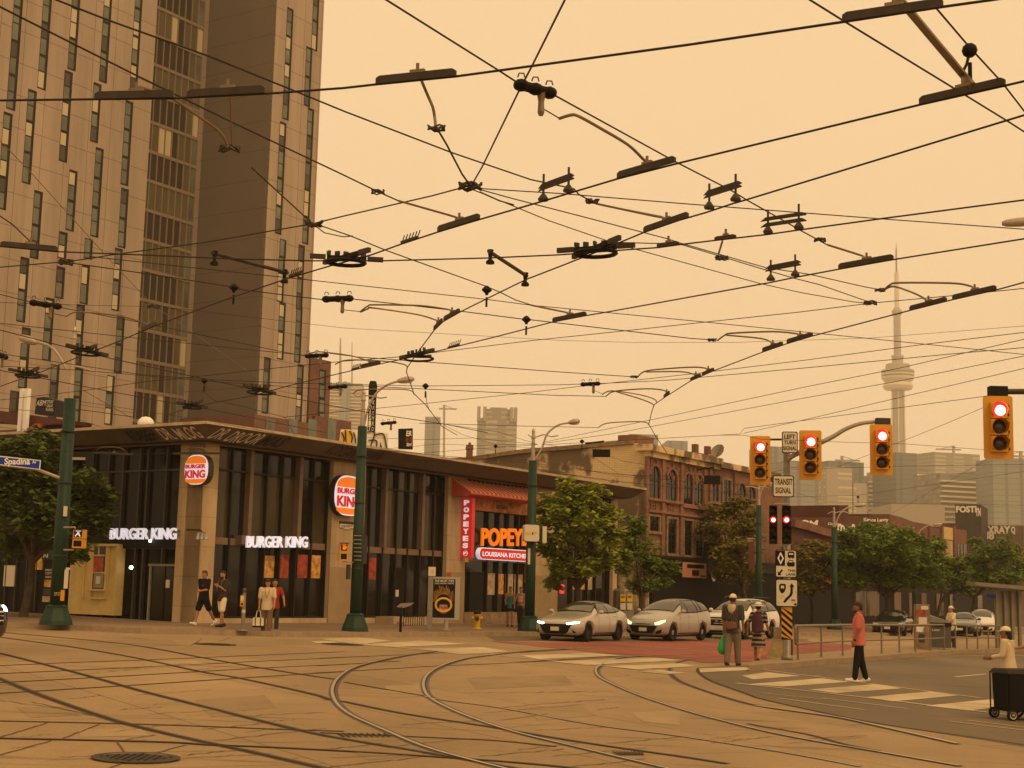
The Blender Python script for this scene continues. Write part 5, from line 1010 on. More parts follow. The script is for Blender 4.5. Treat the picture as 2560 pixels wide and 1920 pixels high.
BARS = [((237, 248), (434, 243), 'first'), ((468, 243), (661, 232), 'second'), ((940, 210), (1140, 190), 'third'), ((1544, 446), (1688, 405), ''), ((1095, 579), (1198, 547), ''), ((1610, 581), (1720, 543), ''),
 ((1643, 618), (1697, 611), ''), ((2106, 54), (2358, 17), ''), ((2299, 261), (2513, 212), ''), ((1787, 601), (1840, 594), ''), ((2097, 672), (2233, 648), ''), ((2275, 776), (2366, 753), ''), ((2382, 749), (2490, 724), ''),
 ((1907, 879), (1956, 863), ''), ((1968, 858), (2031, 840), ''), ((1382, 805), (1465, 789), ''), ((1727, 952), (1751, 941), ''), ((1756, 939), (1784, 927), ''), ((902, 920), (950, 909), ''), ((1085, 826), (1105, 805), ''), ((1110, 802), (1148, 781), ''), ((0, 615), (144, 628), ''), ((354, 828), (389, 813), ''), ((1660, 995), (1673, 984), ''), ((232, 1134), (334, 1138), ''), ((432, 1136), (560, 1136), '')]
BL = ['on the topmost wire in front of the tower, left one', 'on the topmost wire in front of the tower, right one', 'on the topmost wire at centre left', 'right of the long rod at top centre', 'left below the central knot', 'just above the right dark crossing', 'small, right of the right dark crossing', 'at the top right corner', 'under the thick rod at upper right', 'small, with the short hanging rod', 'above and left of the broadcast tower tip', 'in front of the broadcast tower mast', 'right of the broadcast tower mast', 'below left of the broadcast tower', 'touching the wire left of the broadcast tower mast', 'at the centre of the sky', 'tiny, low right of centre, left one', 'tiny, low right of centre, right one', 'near the tower foot over the skyline', 'on the bent wire left of centre, lower one', 'on the bent wire left of centre, upper one', 'at the left edge beside the knot', 'small pale one on the lower tower', 'tiny one above the brick block', 'before the dark glass wall', 'before the corner pier top']
for (a, b, _), lb in zip(BARS, BL):
    A, B = Z(*a, ZC), Z(*b, ZC); d = (B-A); n = d.normalized(); c = A; e = empty('ear_bar', A, 'flat metal ear bar '+lb, 'wire fitting', 'flat ear bars on the contact wires')
    hh = min(.062, d.length*.05+.028); pr = [(0, .0), (d.length, .0), (d.length, hh*.7), (d.length-.03, hh), (.03, hh), (0, hh*.7)]; s = Vector((-n.y, n.x, 0)).normalized()*.012
    bm = BM(); a1 = [bm.verts.new(A+n*x+Vector((0, 0, y))-s) for x, y in pr]; b1_ = [bm.verts.new(A+n*x+Vector((0, 0, y))+s) for x, y in pr]; bm.faces.new(a1); bm.faces.new(b1_[::-1])
    for i in range(6): bm.faces.new((a1[i-1], b1_[i-1], b1_[i], a1[i]))
    mk('bar', bm, M['bar'], e)
    bm = BM(); m_ = A+d*.52+Vector((0, 0, hh)); box(bm, m_+Vector((0, 0, .008)), (.12 if d.length > .5 else .06, .03, .025), math.atan2(n.y, n.x)); tube(bm, [m_, m_+Vector((0, 0, .07))], .014, 6); mk('clamp', bm, M['rod'], e)
FROGS = [((776, 647), (956, 657), (811, 663), (922, 632), 'dark wire crossing beside the tower edge', 1), ((1395, 634), (1585, 620), (1434, 649), (1548, 602), 'largest dark wire crossing right of centre', 1), ((1001, 899), (1083, 880), (1028, 895), (1078, 896), 'wire crossing on the bend above the stack', .8),
 ((167, 868), (268, 893), (190, 884), (240, 870), 'wire crossing just right of the left lamp mast', .7), ((23, 928), (117, 946), (45, 946), (95, 925), 'wire crossing at the far left above the roof', .7), ((610, 968), (688, 987), (630, 988), (672, 968), 'wire crossing low in front of the dark end wall', .7), ((443, 1010), (517, 1022), (460, 1025), (505, 1006), 'wire crossing just above the roof corner', .7)]
for a, b, c, d, lb, k in FROGS:
    A, B, C_, D_ = [Z(*q, ZC) for q in (a, b, c, d)]; e = empty('wire_crossing', (A+B)/2, lb, 'wire fitting', 'dark crossing fittings on the wires')
    for p, q in ((A, B), (C_, D_)):
        bm = BM(); n = (q-p).normalized(); L_ = (q-p).length; box(bm, (p+q)/2+Vector((0, 0, .03)), (L_*.55, .05*k, .05), math.atan2(n.y, n.x)); mk('runner', bm, M['black'], e)
        for t in (.1, .9): bm = BM(); box(bm, p.lerp(q, t)+Vector((0, 0, .035)), (L_*.22, .045, .055), math.atan2(n.y, n.x)); mk('end_plate', bm, M['bar'], e)
    bm = BM(); mc = (A+B+C_+D_)/4; R_ = (B-A).length*.26; nn = (B-A).normalized()
    pts = [mc+nn*math.cos(t)*R_+Vector((-nn.y, nn.x, 0))*math.sin(t)*R_*.8+Vector((0, 0, -.03)) for t in [math.tau*i/16 for i in range(17)]]; tube(bm, pts, .024*k, 6, cap=False); mk('guide_ring', bm, M['black'], e)
    bm = BM(); rr = random.Random(int(A.x*10))
    for i in range(5): box(bm, (A.lerp(B, .25+.12*i))+Vector((0, 0, .085)), (.06, .03, .05), rr.uniform(0, 3))
    mk('bolt_row', bm, M['bar'], e)
def bell(bm, p, s=1.0):
    s *= .68; lathe(bm, p, [(.02*s, .10*s), (.05*s, .08*s), (.10*s, .03*s), (.11*s, .0), (.09*s, -.02*s), (.04*s, -.06*s), (.03*s, -.10*s)], 10)
TRI = [((1303, 213), (1373, 232), 'triple insulator at the top centre', 1), ((816, 748), (873, 746), 'triple insulator right of the tower at mid height', 1), ((84, 757), (144, 766), 'triple insulator low on the left of the tower', 1), ((770, 890), (814, 888), 'triple insulator at the red brick wing top', .9), ((826, 968), (862, 966), 'triple insulator before the banded office tower', .9), ((957, 1059), (986, 1056), 'triple insulator above the graffiti wall', .9), ((1458, 961), (1494, 959), 'triple insulator low right of centre', .9), ((-6, 885), (12, 893), 'insulator cut by the left edge', 1)]
for a, b, lb, s in TRI:
    A, B = Z(*a, ZS), Z(*b, ZS); e = empty('insulator', A, lb, 'insulator', 'lumpy black triple insulators'); bm = BM()
    for t in (0, .5, 1): ball(bm, A.lerp(B, t), .064*s, 1.1, 1.1, .85); 
    tube(bm, [A, B], .045*s, 8); mk('body', bm, M['black'], e); bm = BM()
    for t in (0, .5, 1): q = A.lerp(B, t)+Vector((0, 0, .07*s)); tube(bm, [q+Vector((-.03, 0, 0)), q+Vector((-.02, 0, .035)), q+Vector((.02, 0, .035)), q+Vector((.03, 0, 0))], .007, 5)
    mk('eye', bm, M['bar'], e); bm = BM(); q = A.lerp(B, .72); lathe(bm, q-Vector((0, 0, .22*s)), [(.02, 0), (.03, .03), (.025, .12), (.04, .2)], 8); mk('hanger', bm, M['rod'], e)
BEL = [((585, 720), 'single bell insulator in front of the dark end wall'), ((1217, 726), 'single bell insulator above the curved rods at centre'), ((1316, 800), 'single bell insulator near the centre of the sky'), ((1064, 966), 'small bell insulator right of the tall stack'), ((511, 953), 'small bell insulator low on the glazed bay'), ((1455, 1104), 'small bell insulator left of the painted wall'), ((2145, 1243), 'small bell insulator before the white skyline tower'), ((1239, 1116), 'small bell insulator over the flat roof'), ((2424, 126), 'knobby insulator beside the thick rod at upper right')]
for (x, y), lb in BEL:
    p = Z(x, y, ZS if y < 1090 else 6.4); bm = BM(); bell(bm, p, 1.0 if y > 200 else .8); tube(bm, [p-Vector((0, 0, .1)), p-Vector((0, 0, .24))], .016, 6)
    if y < 200: ball(bm, p, .06); 
    solo('bell_insulator', bm, M['black'], lb, 'insulator', 'single bell insulators')
GAD = [((1358, 435, 502), (1421, 418, 480), .30, .34, 'double bar spacer right of the central knot'), ((1773, 459, 522), (1839, 435, 502), .3, .34, 'double bar spacer in the upper right sky'), ((1920, 525, 583), (1997, 510, 572), .36, .52, 'double bar spacer with wider gap below the upper right one'), ((1927, 650, 701), (1988, 636, 690), .3, .34, 'double bar spacer left of the broadcast tower')]
for a, b, t1, t2, lb in GAD:
    A, B = Z(a[0], a[2], ZC), Z(b[0], b[2], ZC); e = empty('bar_spacer', A, lb, 'wire fitting', 'double bar spacers standing on the wires')
    for q, p in ((A, a), (B, b)):
        T = D(p[0], p[1], q.y); hgt = T.z-q.z; bm = BM(); tube(bm, [q, q+Vector((0, 0, hgt))], .012, 6); lathe(bm, q, [(.05, 0), (.055, .02), (.02, .07)], 8); mk('post', bm, M['dark'], e)
        q_ = q
    for t in (t1+.12, t2+.2):
        bm = BM(); n = (B-A).normalized(); hz_ = Vector((0, 0, hgt*(1-t))) ; hexa(bm, [A-n*.09+hz_-Vector((0, .02, 0)), B+n*.09+hz_-Vector((0, .02, 0)), B+n*.09+hz_+Vector((0, .02, 0)), A-n*.09+hz_+Vector((0, .02, 0)), A-n*.03+hz_+Vector((0, -.02, .035)), B+n*.03+hz_+Vector((0, -.02, .035)), B+n*.03+hz_+Vector((0, .02, .035)), A-n*.03+hz_+Vector((0, .02, .035))]); mk('cross_bar', bm, M['bar'], e)
for (a, b, lb) in (((529, 632), (719, 682), 'straight strut in front of the dark end wall'), ((1222, 628), (1317, 690), 'straight strut between two wires at the centre')):
    A, B = Z(*a, ZC+.12), Z(*b, ZC+.12); e = empty('strut', A, lb, 'wire fitting', 'straight struts between wires'); bm = BM(); tube(bm, [A, B], .024, 8); mk('tube', bm, M['bar'], e)
    for q in (A.lerp(B, .04), A.lerp(B, .96)): bm = BM(); lathe(bm, q-Vector((0, 0, .14)), [(.05, 0), (.05, .03), (.02, .06), (.03, .14), (.04, .17)], 8); mk('clamp', bm, M['black'], e)
KN = [((1175, 466), 'central wire knot where five wires meet', 1.2), ((784, 558), 'wire knot at the edge of the tower', 1.1), ((165, 655), 'wire knot low on the left of the tower', 1), ((573, 372), 'wire knot under the pale rods on the dark end wall', 1), ((2176, 757), 'wire knot just left of the broadcast tower needle', .9), ((1091, 320), 'clasp at the end of the top left hanging rod', .8), ((945, 480), 'chain link left of the central knot', .7), ((1480, 503), 'chain link right of the central knot', .7), ((2050, 600), 'chain link below the wide gap spacer', .7), ((80, 610), 'clasp at the left edge above the knot', .8), ((1805, 645), 'loop below the short hanging rod', .8), ((2200, 725), 'clasp where the forked rods meet at the broadcast tower', .7), ((1780, 850), 'clasp where the forked rods meet in the mid sky', .7), ((1585, 942), 'clasp where the low forked rods meet', .7), ((384, 766), 'pale wire junction on the glazed tower bay', .9)]
for (x, y), lb, s in KN:
    p = Z(x, y, ZS); rr = random.Random(x); bm = BM()
    for i in range(3):
        a = rr.uniform(0, 6); pts = [p+Vector((math.cos(t+a)*.10*s, math.sin(t+a)*.05*s, math.sin(t*2+i)*.03*s)) for t in [math.tau*k/8 for k in range(9)]]; tube(bm, pts, .012*s, 5, cap=False)
    for i in range(4): q = p+Vector((rr.uniform(-.10, .10), rr.uniform(-.05, .05), rr.uniform(-.03, .03)))*s; box(bm, q, (.035*s, .02*s, .025*s), rr.uniform(0, 3))
    solo('wire_knot', bm, M['dark'], lb, 'wire fitting', 'knots and clasps joining the wires')
for a, b, lb in (((1004, 610), (1043, 597), 'comb clip left below the central knot'), ((1121, 872), (1147, 864), 'comb clip above the low skyline'), ((880, 926), (897, 922), 'comb clip near the banded office tower'), ((724, 694), (752, 684), 'comb clip at the right edge of the tower')):
    A, B = Z(*a, ZC), Z(*b, ZC); bm = BM(); tube(bm, [A+Vector((0, 0, .02)), B+Vector((0, 0, .02))], .02, 5)
    for i in range(6): q = A.lerp(B, i/5); tube(bm, [q, q+Vector((.03, 0, .10))], .008, 4)
    solo('comb_clip', bm, M['dark'], lb, 'wire fitting', 'comb clips on the wires')

# ------------------------------------------------------------------ poles and lamps
M['galv'] = mat('galvanised', (.40, .33, .25), .45, .4, nz=(5, .15)); M['lampglass'] = mat('lamp_lens', (.45, .38, .28), .3)
def green_pole(base, px_top, label, wide=1.0, mast=None, arm=None, head=None, scroll=None, lean=0, Y=None):
    b = G(*base, .15) if Y is None else D(base[0], base[1], Y)
    if Y is not None: b.z = gz(b.x, b.y)+.15
    t = D(*px_top, b.y); h = t.z-b.z; e = empty('street_light_pole', b, label, 'street pole', 'green steel poles carrying lamps and wires')
    bm = BM(); lathe(bm, b, [(.17*wide, .5), (.165*wide, h*.5), (.155*wide, h*.5+.02), (.14*wide, h)], 16); mk('shaft', bm, M['green'], e, True)
    bm = BM(); lathe(bm, b, [(.40*wide, 0), (.38*wide, .12), (.28*wide, .42), (.26*wide, .50), (.27*wide, .53), (.2*wide, .58)], 8); mk('pedestal', bm, M['green'], e)
    for k in (.30, .47, .62, .85): bm = BM(); lathe(bm, b+Vector((0, 0, h*k)), [(.175*wide, 0), (.178*wide, .03), (.172*wide, .035)], 16); mk('band', bm, M['dark'], e)
    if mast:
        m_ = D(*mast, b.y); bm = BM(); tube(bm, [Vector((b.x, b.y, t.z)), Vector((b.x+(m_.x-t.x)*.0, b.y, m_.z))], [.075*wide, .05*wide], 8); q = Vector((b.x, b.y, m_.z)); lathe(bm, q, [(.06, -.3), (.085, -.25), (.05, -.05), (.07, 0), (.03, .12)], 8); mk('mast', bm, M['galv'], e)
    if arm:
        P = [D(x, y, b.y) for x, y in arm]; P[0].x = b.x+.05; bm = BM(); tube(bm, smoothline(P, 4), .035*wide, 6); mk('lamp_arm', bm, M['galv'], e)
        A, B = D(*head[0], b.y), D(*head[1], b.y); bm = BM(); n = B-A
        for k in (0,): rs = [ring(bm, A+n*s, n, r_*wide, 10) for s, r_ in ((0, .05), (.15, .08), (.5, .11), (.85, .09), (1, .03))]
        skin(bm, rs); 
        for v in bm.verts: v.co.z = A.z+(v.co.z-A.z)*1
        hd = mk('lamp_head', bm, M['galv'], e, True); bm = BM(); box(bm, A+n*.6-Vector((0, 0, .085)), (n.length*.5, .14, .05)); mk('lens', bm, M['lampglass'], hd)
    if scroll:
        bm = BM(); tube(bm, smoothline([D(x, y, b.y) for x, y in scroll], 4), .022*wide, 5); mk('scroll_bracket', bm, M['galv'], e)
    return e, b, h
p1_, b_, h_ = green_pole((139, 1562), (178, 997), 'green pole at the left with a street name arm and pedestrian signal', 1.25, (189, 826), [(171, 1010), (171, 942), (155, 903), (128, 868), (91, 855)], [(93, 857), (47, 843)], [(177, 915), (200, 918), (232, 928)])
p2_, b2, h2 = green_pole((887, 1578), (906, 1066), 'green pole in front of the larger burger sign', 1.1, (910, 982), [(908, 1066), (921, 1019), (940, 984), (969, 962), (996, 953)], [(994, 953), (1036, 947)], cr(700, 560, 3.16)([(585, 1340), (610, 1362), (660, 1355), (740, 1362), (790, 1375), (845, 1368)]))
p3_, b3, h3 = green_pole((1323, 1578), (1342, 1152), 'green pole right of the lit orange letters', 1.15, (1343, 1079), [(1348, 1152), (1355, 1120), (1368, 1085), (1395, 1063), (1423, 1057)], [(1422, 1057), (1450, 1052)], c8([(0, 100), (40, 125), (85, 120), (150, 100), (220, 118), (285, 108)]))
p4_, b4, h4 = green_pole((1897, 1590), (1892, 1263), 'green pole behind the left yellow signal', 1.0, (1892, 1212), [(1896, 1264), (1899, 1245), (1906, 1222), (1916, 1212)], [(1916, 1212), (1930, 1208)], c9([(240, 592), (290, 590), (345, 602), (410, 590), (468, 605)]), Y=75.5)
p5_, b5, h5 = green_pole((2087, 1579), (2088, 1318), 'green pole among the trees behind the pink shirt man', 1.15, (2088, 1273), [(2092, 1318), (2098, 1288), (2117, 1270), (2140, 1264)], [(2138, 1265), (2166, 1261)], cR([(260, 845), (300, 828), (335, 835), (390, 825), (455, 835)]), Y=85)
for x, yt, pts, hd, lb, Y in ((2286, 1322, [(2292, 1365), (2294, 1345), (2300, 1328), (2318, 1315), (2335, 1312)], [(2333, 1312), (2356, 1310)], 'street lamp above the trees before the far brick house', 112), (2456, 1362, [(2462, 1390), (2466, 1372), (2477, 1360), (2495, 1354)], [(2494, 1354), (2516, 1352)], 'far street lamp above the trees under the XRAY wall', 140), (2538, 1380, [(2543, 1400), (2548, 1388), (2560, 1378)], [(2559, 1378), (2580, 1375)], 'street lamp at the right edge far away', 160)):
    green_pole((x+2, 1580), (x+2, pts[0][1]), lb, 1.0, (x, yt), pts, hd, [(x-8, yt+14), (x, yt+18), (x+14, yt+12)], Y=Y)
e = empty('street_lamp_head', Z(2507, 556, 7.5), 'street lamp head entering at the right edge of the sky', 'street lamp')
A, B = Z(2505, 559, 7.5), Z(2640, 548, 7.5); bm = BM(); n = B-A; rs = [ring(bm, A+n*s, n, r_, 10) for s, r_ in ((0, .03), (.08, .055), (.3, .07), (.7, .07), (1, .05))]; skin(bm, rs); mk('lamp_head', bm, M['galv'], e, True)
# street name arm on pole 1
FP1 = Face((b_.x, b_.y-.3), math.radians(96))
bm = BM(); P = [FP1.pt(*FP1.hit(*p)) for p in cZ([(410, 400), (245, 338), (-60, 300)])]; tube(bm, P, .05, 6); sa = mk('sign_arm', bm, M['galv'], p1_)
FPs = Face((b_.x, b_.y-.42), math.radians(97)); e = empty('street_name_sign', FPs.pt(*FPs.hit(*cZ([(140, 300)])[0])), 'blue street name sign reading Spadina Av on its arm at the left', 'street sign')
bm = BM(); FPs.poly(bm, cZ([(-12, 246), (281, 278), (274, 343), (-12, 310)]), 0, .03); mk('border', bm, M['white'], e)
M['blue'] = mat('sign_blue', (.008, .04, .34), .5); bm = BM(); FPs.poly(bm, cZ([(-9, 254), (275, 283), (269, 337), (-9, 304)]), .03, .036); mk('sign_face', bm, M['blue'], e)
bm = BM(); FPs.text(bm, 'Spadina', *cZ([(28, 262)])[0], *cZ([(206, 322)])[0], .04, 0, .03); FPs.text(bm, 'Av', *cZ([(222, 280)])[0], *cZ([(250, 300)])[0], .04, 0, .03); mk('lettering', bm, M['white'], e)
# banners, boxes and pedestrian signals
def small_box(parent, name, F_, x0, y0, x1, y1, conv, o0, o1, mt):
    bm = BM(); F_.pbox(bm, *conv([(x0, y0)])[0], *conv([(x1, y1)])[0], o0, o1); return mk(name, bm, M[mt], parent)
small_box(p1_, 'white_tag', FP1, 438, 595, 456, 665, cZ, -.1, .0, 'paper'); small_box(p1_, 'crossbar', FP1, 500, 258, 585, 275, cZ, .2, .26, 'galv')
for x0, y0, x1, y1, mt in ((443, 1035, 468, 1165, 'paper'), (418, 1175, 442, 1250, 'yellow'), (455, 1020, 482, 1035, 'paper')): small_box(p1_, 'sticker_panel', FP1, x0, y0, x1, y1, cZ, .0, .04, mt)
bm = BM()
FP1.text(bm, 'COPY CAT', *cZ([(372, 1190)])[0], *cZ([(415, 1215)])[0], .06); mk('sticker_lettering', bm, M['paper'], p1_)
def pedsignal(pole, F_, x0, y0, x1, y1, conv, label, walk):
    u0, u1, z0, z1 = F_.rect(*conv([(x0, y0)])[0], *conv([(x1, y1)])[0], .2); e = empty('pedestrian_signal', F_.pt(u0, z0, .1), label, 'pedestrian signal', 'pedestrian signals on the green poles'); zm = (z0+z1)/2
    bm = BM(); F_.box(bm, u0, u1, zm+.01, z1, -.1, .18); F_.box(bm, u0, u1, z0, zm-.01, -.1, .18); mk('housing', bm, M['yellow'], e)
    bm = BM(); F_.box(bm, u0+.04, u1-.04, zm+.05, z1-.05, .18, .19); F_.box(bm, u0+.04, u1-.04, z0+.05, zm-.05, .18, .19); mk('screen', bm, M['black'], e)
    w_ = u1-u0; c = (u0+u1)/2
    if walk:
        bm = BM(); ball(bm, F_.pt(c+.02, z1-.11, .2), .03); tube(bm, [F_.pt(c, zm+.17, .2), F_.pt(c+.02, z1-.15, .2)], .028, 5); tube(bm, [F_.pt(c-.07, zm+.07, .2), F_.pt(c, zm+.18, .2), F_.pt(c+.07, zm+.07, .2)], .02, 5); tube(bm, [F_.pt(c-.06, zm+.22, .2), F_.pt(c+.08, zm+.22, .2)], .014, 5); mk('walking_figure', bm, M['litwhite'], e)
    else:
        bm = BM(); F_.box(bm, c-.05, c+.05, zm+.08, zm+.2, .19, .2)
        for i in range(4): F_.box(bm, c-.05+i*.027, c-.032+i*.027, zm+.2, zm+.29, .19, .2)
        F_.box(bm, c+.05, c+.085, zm+.11, zm+.2, .19, .2); mk('hand_symbol', bm, M['litorange'], e)
    bm = BM(); hexa(bm, [F_.pt(u0, z1, .18), F_.pt(u1, z1, .18), F_.pt(u1, z1, .32), F_.pt(u0, z1, .32), F_.pt(u0, z1+.02, .18), F_.pt(u1, z1+.02, .18), F_.pt(u1, z1+.02, .32), F_.pt(u0, z1+.02, .32)]); mk('visor', bm, M['black'], e)
pedsignal(p1_, FP1, 500, 757, 572, 885, cZ, 'pedestrian signal with lit white walking figure on the left green pole', True)
FP2 = Face((b2.x, b2.y-.1), math.radians(70)); pedsignal(p2_, FP2, 88, 885, 150, 1012, cB, 'pedestrian signal with orange hand on the second green pole', False)
bm = BM(); tube(bm, [FP2.pt(*FP2.hit(*p)) for p in cB([(110, 875), (190, 870)])], .02); tube(bm, [FP2.pt(*FP2.hit(*p)) for p in cB([(110, 1018), (190, 1025)])], .02); mk('signal_bracket', bm, M['galv'], p2_)
bm = BM(); tube(bm, [FP1.pt(*FP1.hit(*p)) for p in cZ([(440, 742), (520, 742), (520, 760)])], .025); tube(bm, [FP1.pt(*FP1.hit(*p)) for p in cZ([(440, 898), (510, 898)])], .025); mk('signal_bracket', bm, M['galv'], p1_)
small_box(p2_, 'control_box', FP2, 145, 1040, 168, 1150, cB, -.1, .1, 'dark'); small_box(p2_, 'control_box', FP2, 255, 825, 290, 1035, cB, -.3, -.05, 'dark')
for i in range(7): small_box(p2_, 'steel_strap', FP2, 196, 825+i*30, 248, 829+i*30, cB, .1, .2, 'steel') if i < 8 else None
FP3 = Face((b3.x, b3.y-.2), math.radians(75))
e = empty('signal_box', FP3.pt(*FP3.hit(*cB([(1490, 870)])[0])), 'pale square cabinet mounted on the third green pole', 'control box')
bm = BM(); u0, u1, z0, z1 = FP3.rect(*cB([(1440, 748)])[0], *cB([(1548, 870)])[0]); plate(bm, FP3, (u0+u1)/2, (z0+z1)/2, 0, rrect(u1-u0, z1-z0, .08), .3); mk('cabinet', bm, M['paper'], e)
for x0, y0, x1, y1, mt in ((1462, 798, 1500, 818, 'grafy'), (1525, 795, 1545, 812, 'grafy'), (1512, 800, 1520, 820, 'dark')): small_box(e, 'sticker', FP3, x0, y0, x1, y1, cB, .3, .31, mt)
e = empty('sign_panel', FP3.pt(*FP3.hit(*cB([(1600, 870)])[0])), 'narrow pale panel right of the third green pole', 'sign'); bm = BM(); FP3.pbox(bm, *cB([(1590, 758)])[0], *cB([(1620, 880)])[0], -.1, .0); mk('panel', bm, M['paper'], e); bm = BM(); FP3.pbox(bm, *cB([(1555, 765)])[0], *cB([(1588, 870)])[0], -.2, -.1); mk('housing', bm, M['dark'], e)
small_box(p3_, 'white_pipe', FP3, 1482, 920, 1498, 1040, cB, -.1, 0, 'paper')
FP4 = Face((b4.x, b4.y), math.radians(90)); e = empty('banner', FP4.pt(*FP4.hit(*c9([(300, 1370)])[0])), 'dark red street banner hanging on the fourth green pole', 'banner'); bm = BM(); FP4.pbox(bm, *c9([(270, 1110)])[0], *c9([(322, 1370)])[0], 0, .03); mk('cloth', bm, M['maroon'], e); bm = BM(); FP4.pbox(bm, *c9([(250, 1076)])[0], *c9([(335, 1084)])[0], 0, .05); mk('rod', bm, M['galv'], e)
# ------------------------------------------------------------------ vehicle signals
gp = G(1968, 1650, .15); YP = gp.y; FS = Face((gp.x, gp.y-.25), math.radians(98))
e = empty('signal_pole', gp, 'grey signal pole on the end of the median carrying signs and lights', 'signal pole')
top = D(1967, 1100, YP); bm = BM(); lathe(bm, gp, [(.16, 0), (.15, .1), (.10, .14), (.095, top.z-gp.z)], 14); mk('shaft', bm, M['grey'], e, True)
arm = smoothline([D(x, y, YP-(i*.12)) for i, (x, y) in enumerate([(1967, 1151), (1985, 1138), (2053, 1106), (2085, 1090), (2113, 1073), (2151, 1059), (2195, 1054), (2205, 1055)])], 4); bm = BM(); tube(bm, arm, [.075-.03*i/len(arm) for i in range(len(arm))], 8); mk('signal_arm', bm, M['galv'], e)
bm = BM(); box(bm, D(2207, 1055, YP-.85), (.38, .2, .2)); mk('arm_clamp', bm, M['bar'], e)
bm = BM(); tube(bm, [D(x, y, YP) for x, y in c9([(470, 146), (580, 146)])], .03); mk('bracket', bm, M['bar'], e)
def signal(F_, x0, y0, x1, y1, label, tilt=0):
    u0, u1, z0, z1 = F_.rect(x0, y0, x1, y1); w_, h_ = u1-u0, z1-z0; u = (u0+u1)/2; z = (z0+z1)/2
    e = empty('traffic_signal', F_.pt(u, z0, 0), label, 'traffic signal', 'yellow backplate traffic signals showing red')
    bm = BM(); plate(bm, F_, u, z, -.03, rrect(w_, h_, .05), .03); mk('backplate', bm, M['yellow'], e)
    hw = w_*.56
    for i in range(3):
        zc = z+h_*(.265-.265*i)*1.0; bm = BM(); F_.box(bm, u-hw/2, u+hw/2, zc-h_*.125, zc+h_*.125, 0, .12); sct = mk('section', bm, M['yellow'], e)
        r = w_*.235; bm = BM(); lathe(bm, F_.pt(u-w_*.02, zc, .12), [(r, 0), (r, .02), (r*.7, .045), (.01, .06)], 20, ax=F_.n); lp_ = mk('lamp', bm, M['redglow'] if i == 0 else M['lens'], e, True)
        if i == 0: bm = BM(); lathe(bm, F_.pt(u+w_*.015, zc-r*.08, .166), [(r*.80, 0), (r*.5, .012), (.01, .02)], 18, ax=F_.n); mk('lit_core', bm, M['redlamp'], lp_, True)
        bm = BM(); n = 18                                   # tunnel visor, open underneath
        c_ = F_.pt(u-w_*.02, zc, .12); R0 = r*1.14
        for k in range(n):
            a0, a1 = [math.radians(-50+280*j/n) for j in (k, k+1)]
            f = lambda a, rr_, o: c_+F_.d*math.cos(a)*rr_+F_.up*math.sin(a)*rr_+F_.n*(o)
            l0, l1 = [.10+.13*max(0, math.sin(a)*.5+.5) for a in (a0, a1)]
            quad(bm, [f(a0, R0, 0), f(a1, R0, 0), f(a1, R0, l1), f(a0, R0, l0)]); quad(bm, [f(a0, R0*1.04, 0), f(a1, R0*1.04, 0), f(a1, R0*1.04, l1), f(a0, R0*1.04, l0)])
        mk('visor', bm, M['yellow'], e)
    bm = BM(); F_.box(bm, u+hw/2, u+hw/2+.02, z-h_*.36, z+h_*.36, 0, .06)
    for i in range(6): F_.box(bm, u+hw/2+.02, u+hw/2+.05, z-h_*.36+i*h_*.135, z-h_*.36+i*h_*.135+.05, 0, .05)
    mk('hinge', bm, M['dark'], e)
signal(FS, 1875, 1090, 1926, 1212, 'smallest yellow signal showing red, left of the left turn sign')
signal(FS, 1998, 1076, 2054, 1200, 'yellow signal showing red, right of the left turn sign')
FS3 = Face((D(2204, 1100, YP-.85).x, YP-1.1), math.radians(95)); signal(FS3, 2175, 1061, 2232, 1188, 'yellow signal showing red hanging at the end of the curved arm')
YN = 30.; FS4 = Face((D(2496, 1070, YN).x, YN), math.radians(96)); signal(FS4, 2459, 990, 2533, 1148, 'nearest and largest yellow signal showing red at the right edge')
e = empty('mast_arm', D(2560, 980, YN+.3), 'dark arm entering from the right edge above the largest signal', 'signal arm'); bm = BM(); tube(bm, [D(2509, 979, YN+.3), D(2560, 979, YN+.3), D(2700, 990, YN+.3)], .06, 8); mk('arm', bm, M['bar'], e); bm = BM(); box(bm, D(2494, 981, YN+.2), (.36, .22, .24)); mk('clamp', bm, M['black'], e)
def sign(F_, x0, y0, x1, y1, conv, name, label, off=.05, mt='paper'):
    u0, u1, z0, z1 = F_.rect(*conv([(x0, y0)])[0], *conv([(x1, y1)])[0], off); e = empty(name, F_.pt((u0+u1)/2, z0, off), label, 'sign'); u, z, w_, h_ = (u0+u1)/2, (z0+z1)/2, u1-u0, z1-z0
    bm = BM(); plate(bm, F_, u, z, off, rrect(w_, h_, .05), .02); mk('edge', bm, M['black'], e); bm = BM(); plate(bm, F_, u, z, off+.02, rrect(w_-.05, h_-.05, .04), .006); mk('sign_face', bm, M[mt], e)
    def T(s, fx0, fy0, fx1, fy1, bold=.02): 
        bm = BM(); put_text(bm, s, F_.pt(u0+w_*fx0, z1-h_*fy1, off+.03), F_.d, F_.up, w_*(fx1-fx0), h_*(fy1-fy0), bold); mk('lettering', bm, M['black'], e)
    def S(pts, mt2='black', o=.028): bm = BM(); plate(bm, F_, u0, z1, off+o, [(w_*a, -h_*b) for a, b in pts], .004); mk('symbol', bm, M[mt2], e)
    return T, S
T, S = sign(FS, 583, 72, 733, 275, c9, 'left_turn_sign', 'small white sign reading LEFT TURN SIGNAL between two yellow signals', .1); T('LEFT', .14, .14, .84, .34); T('TURN', .14, .42, .86, .60); T('SIGNAL', .08, .68, .93, .87)
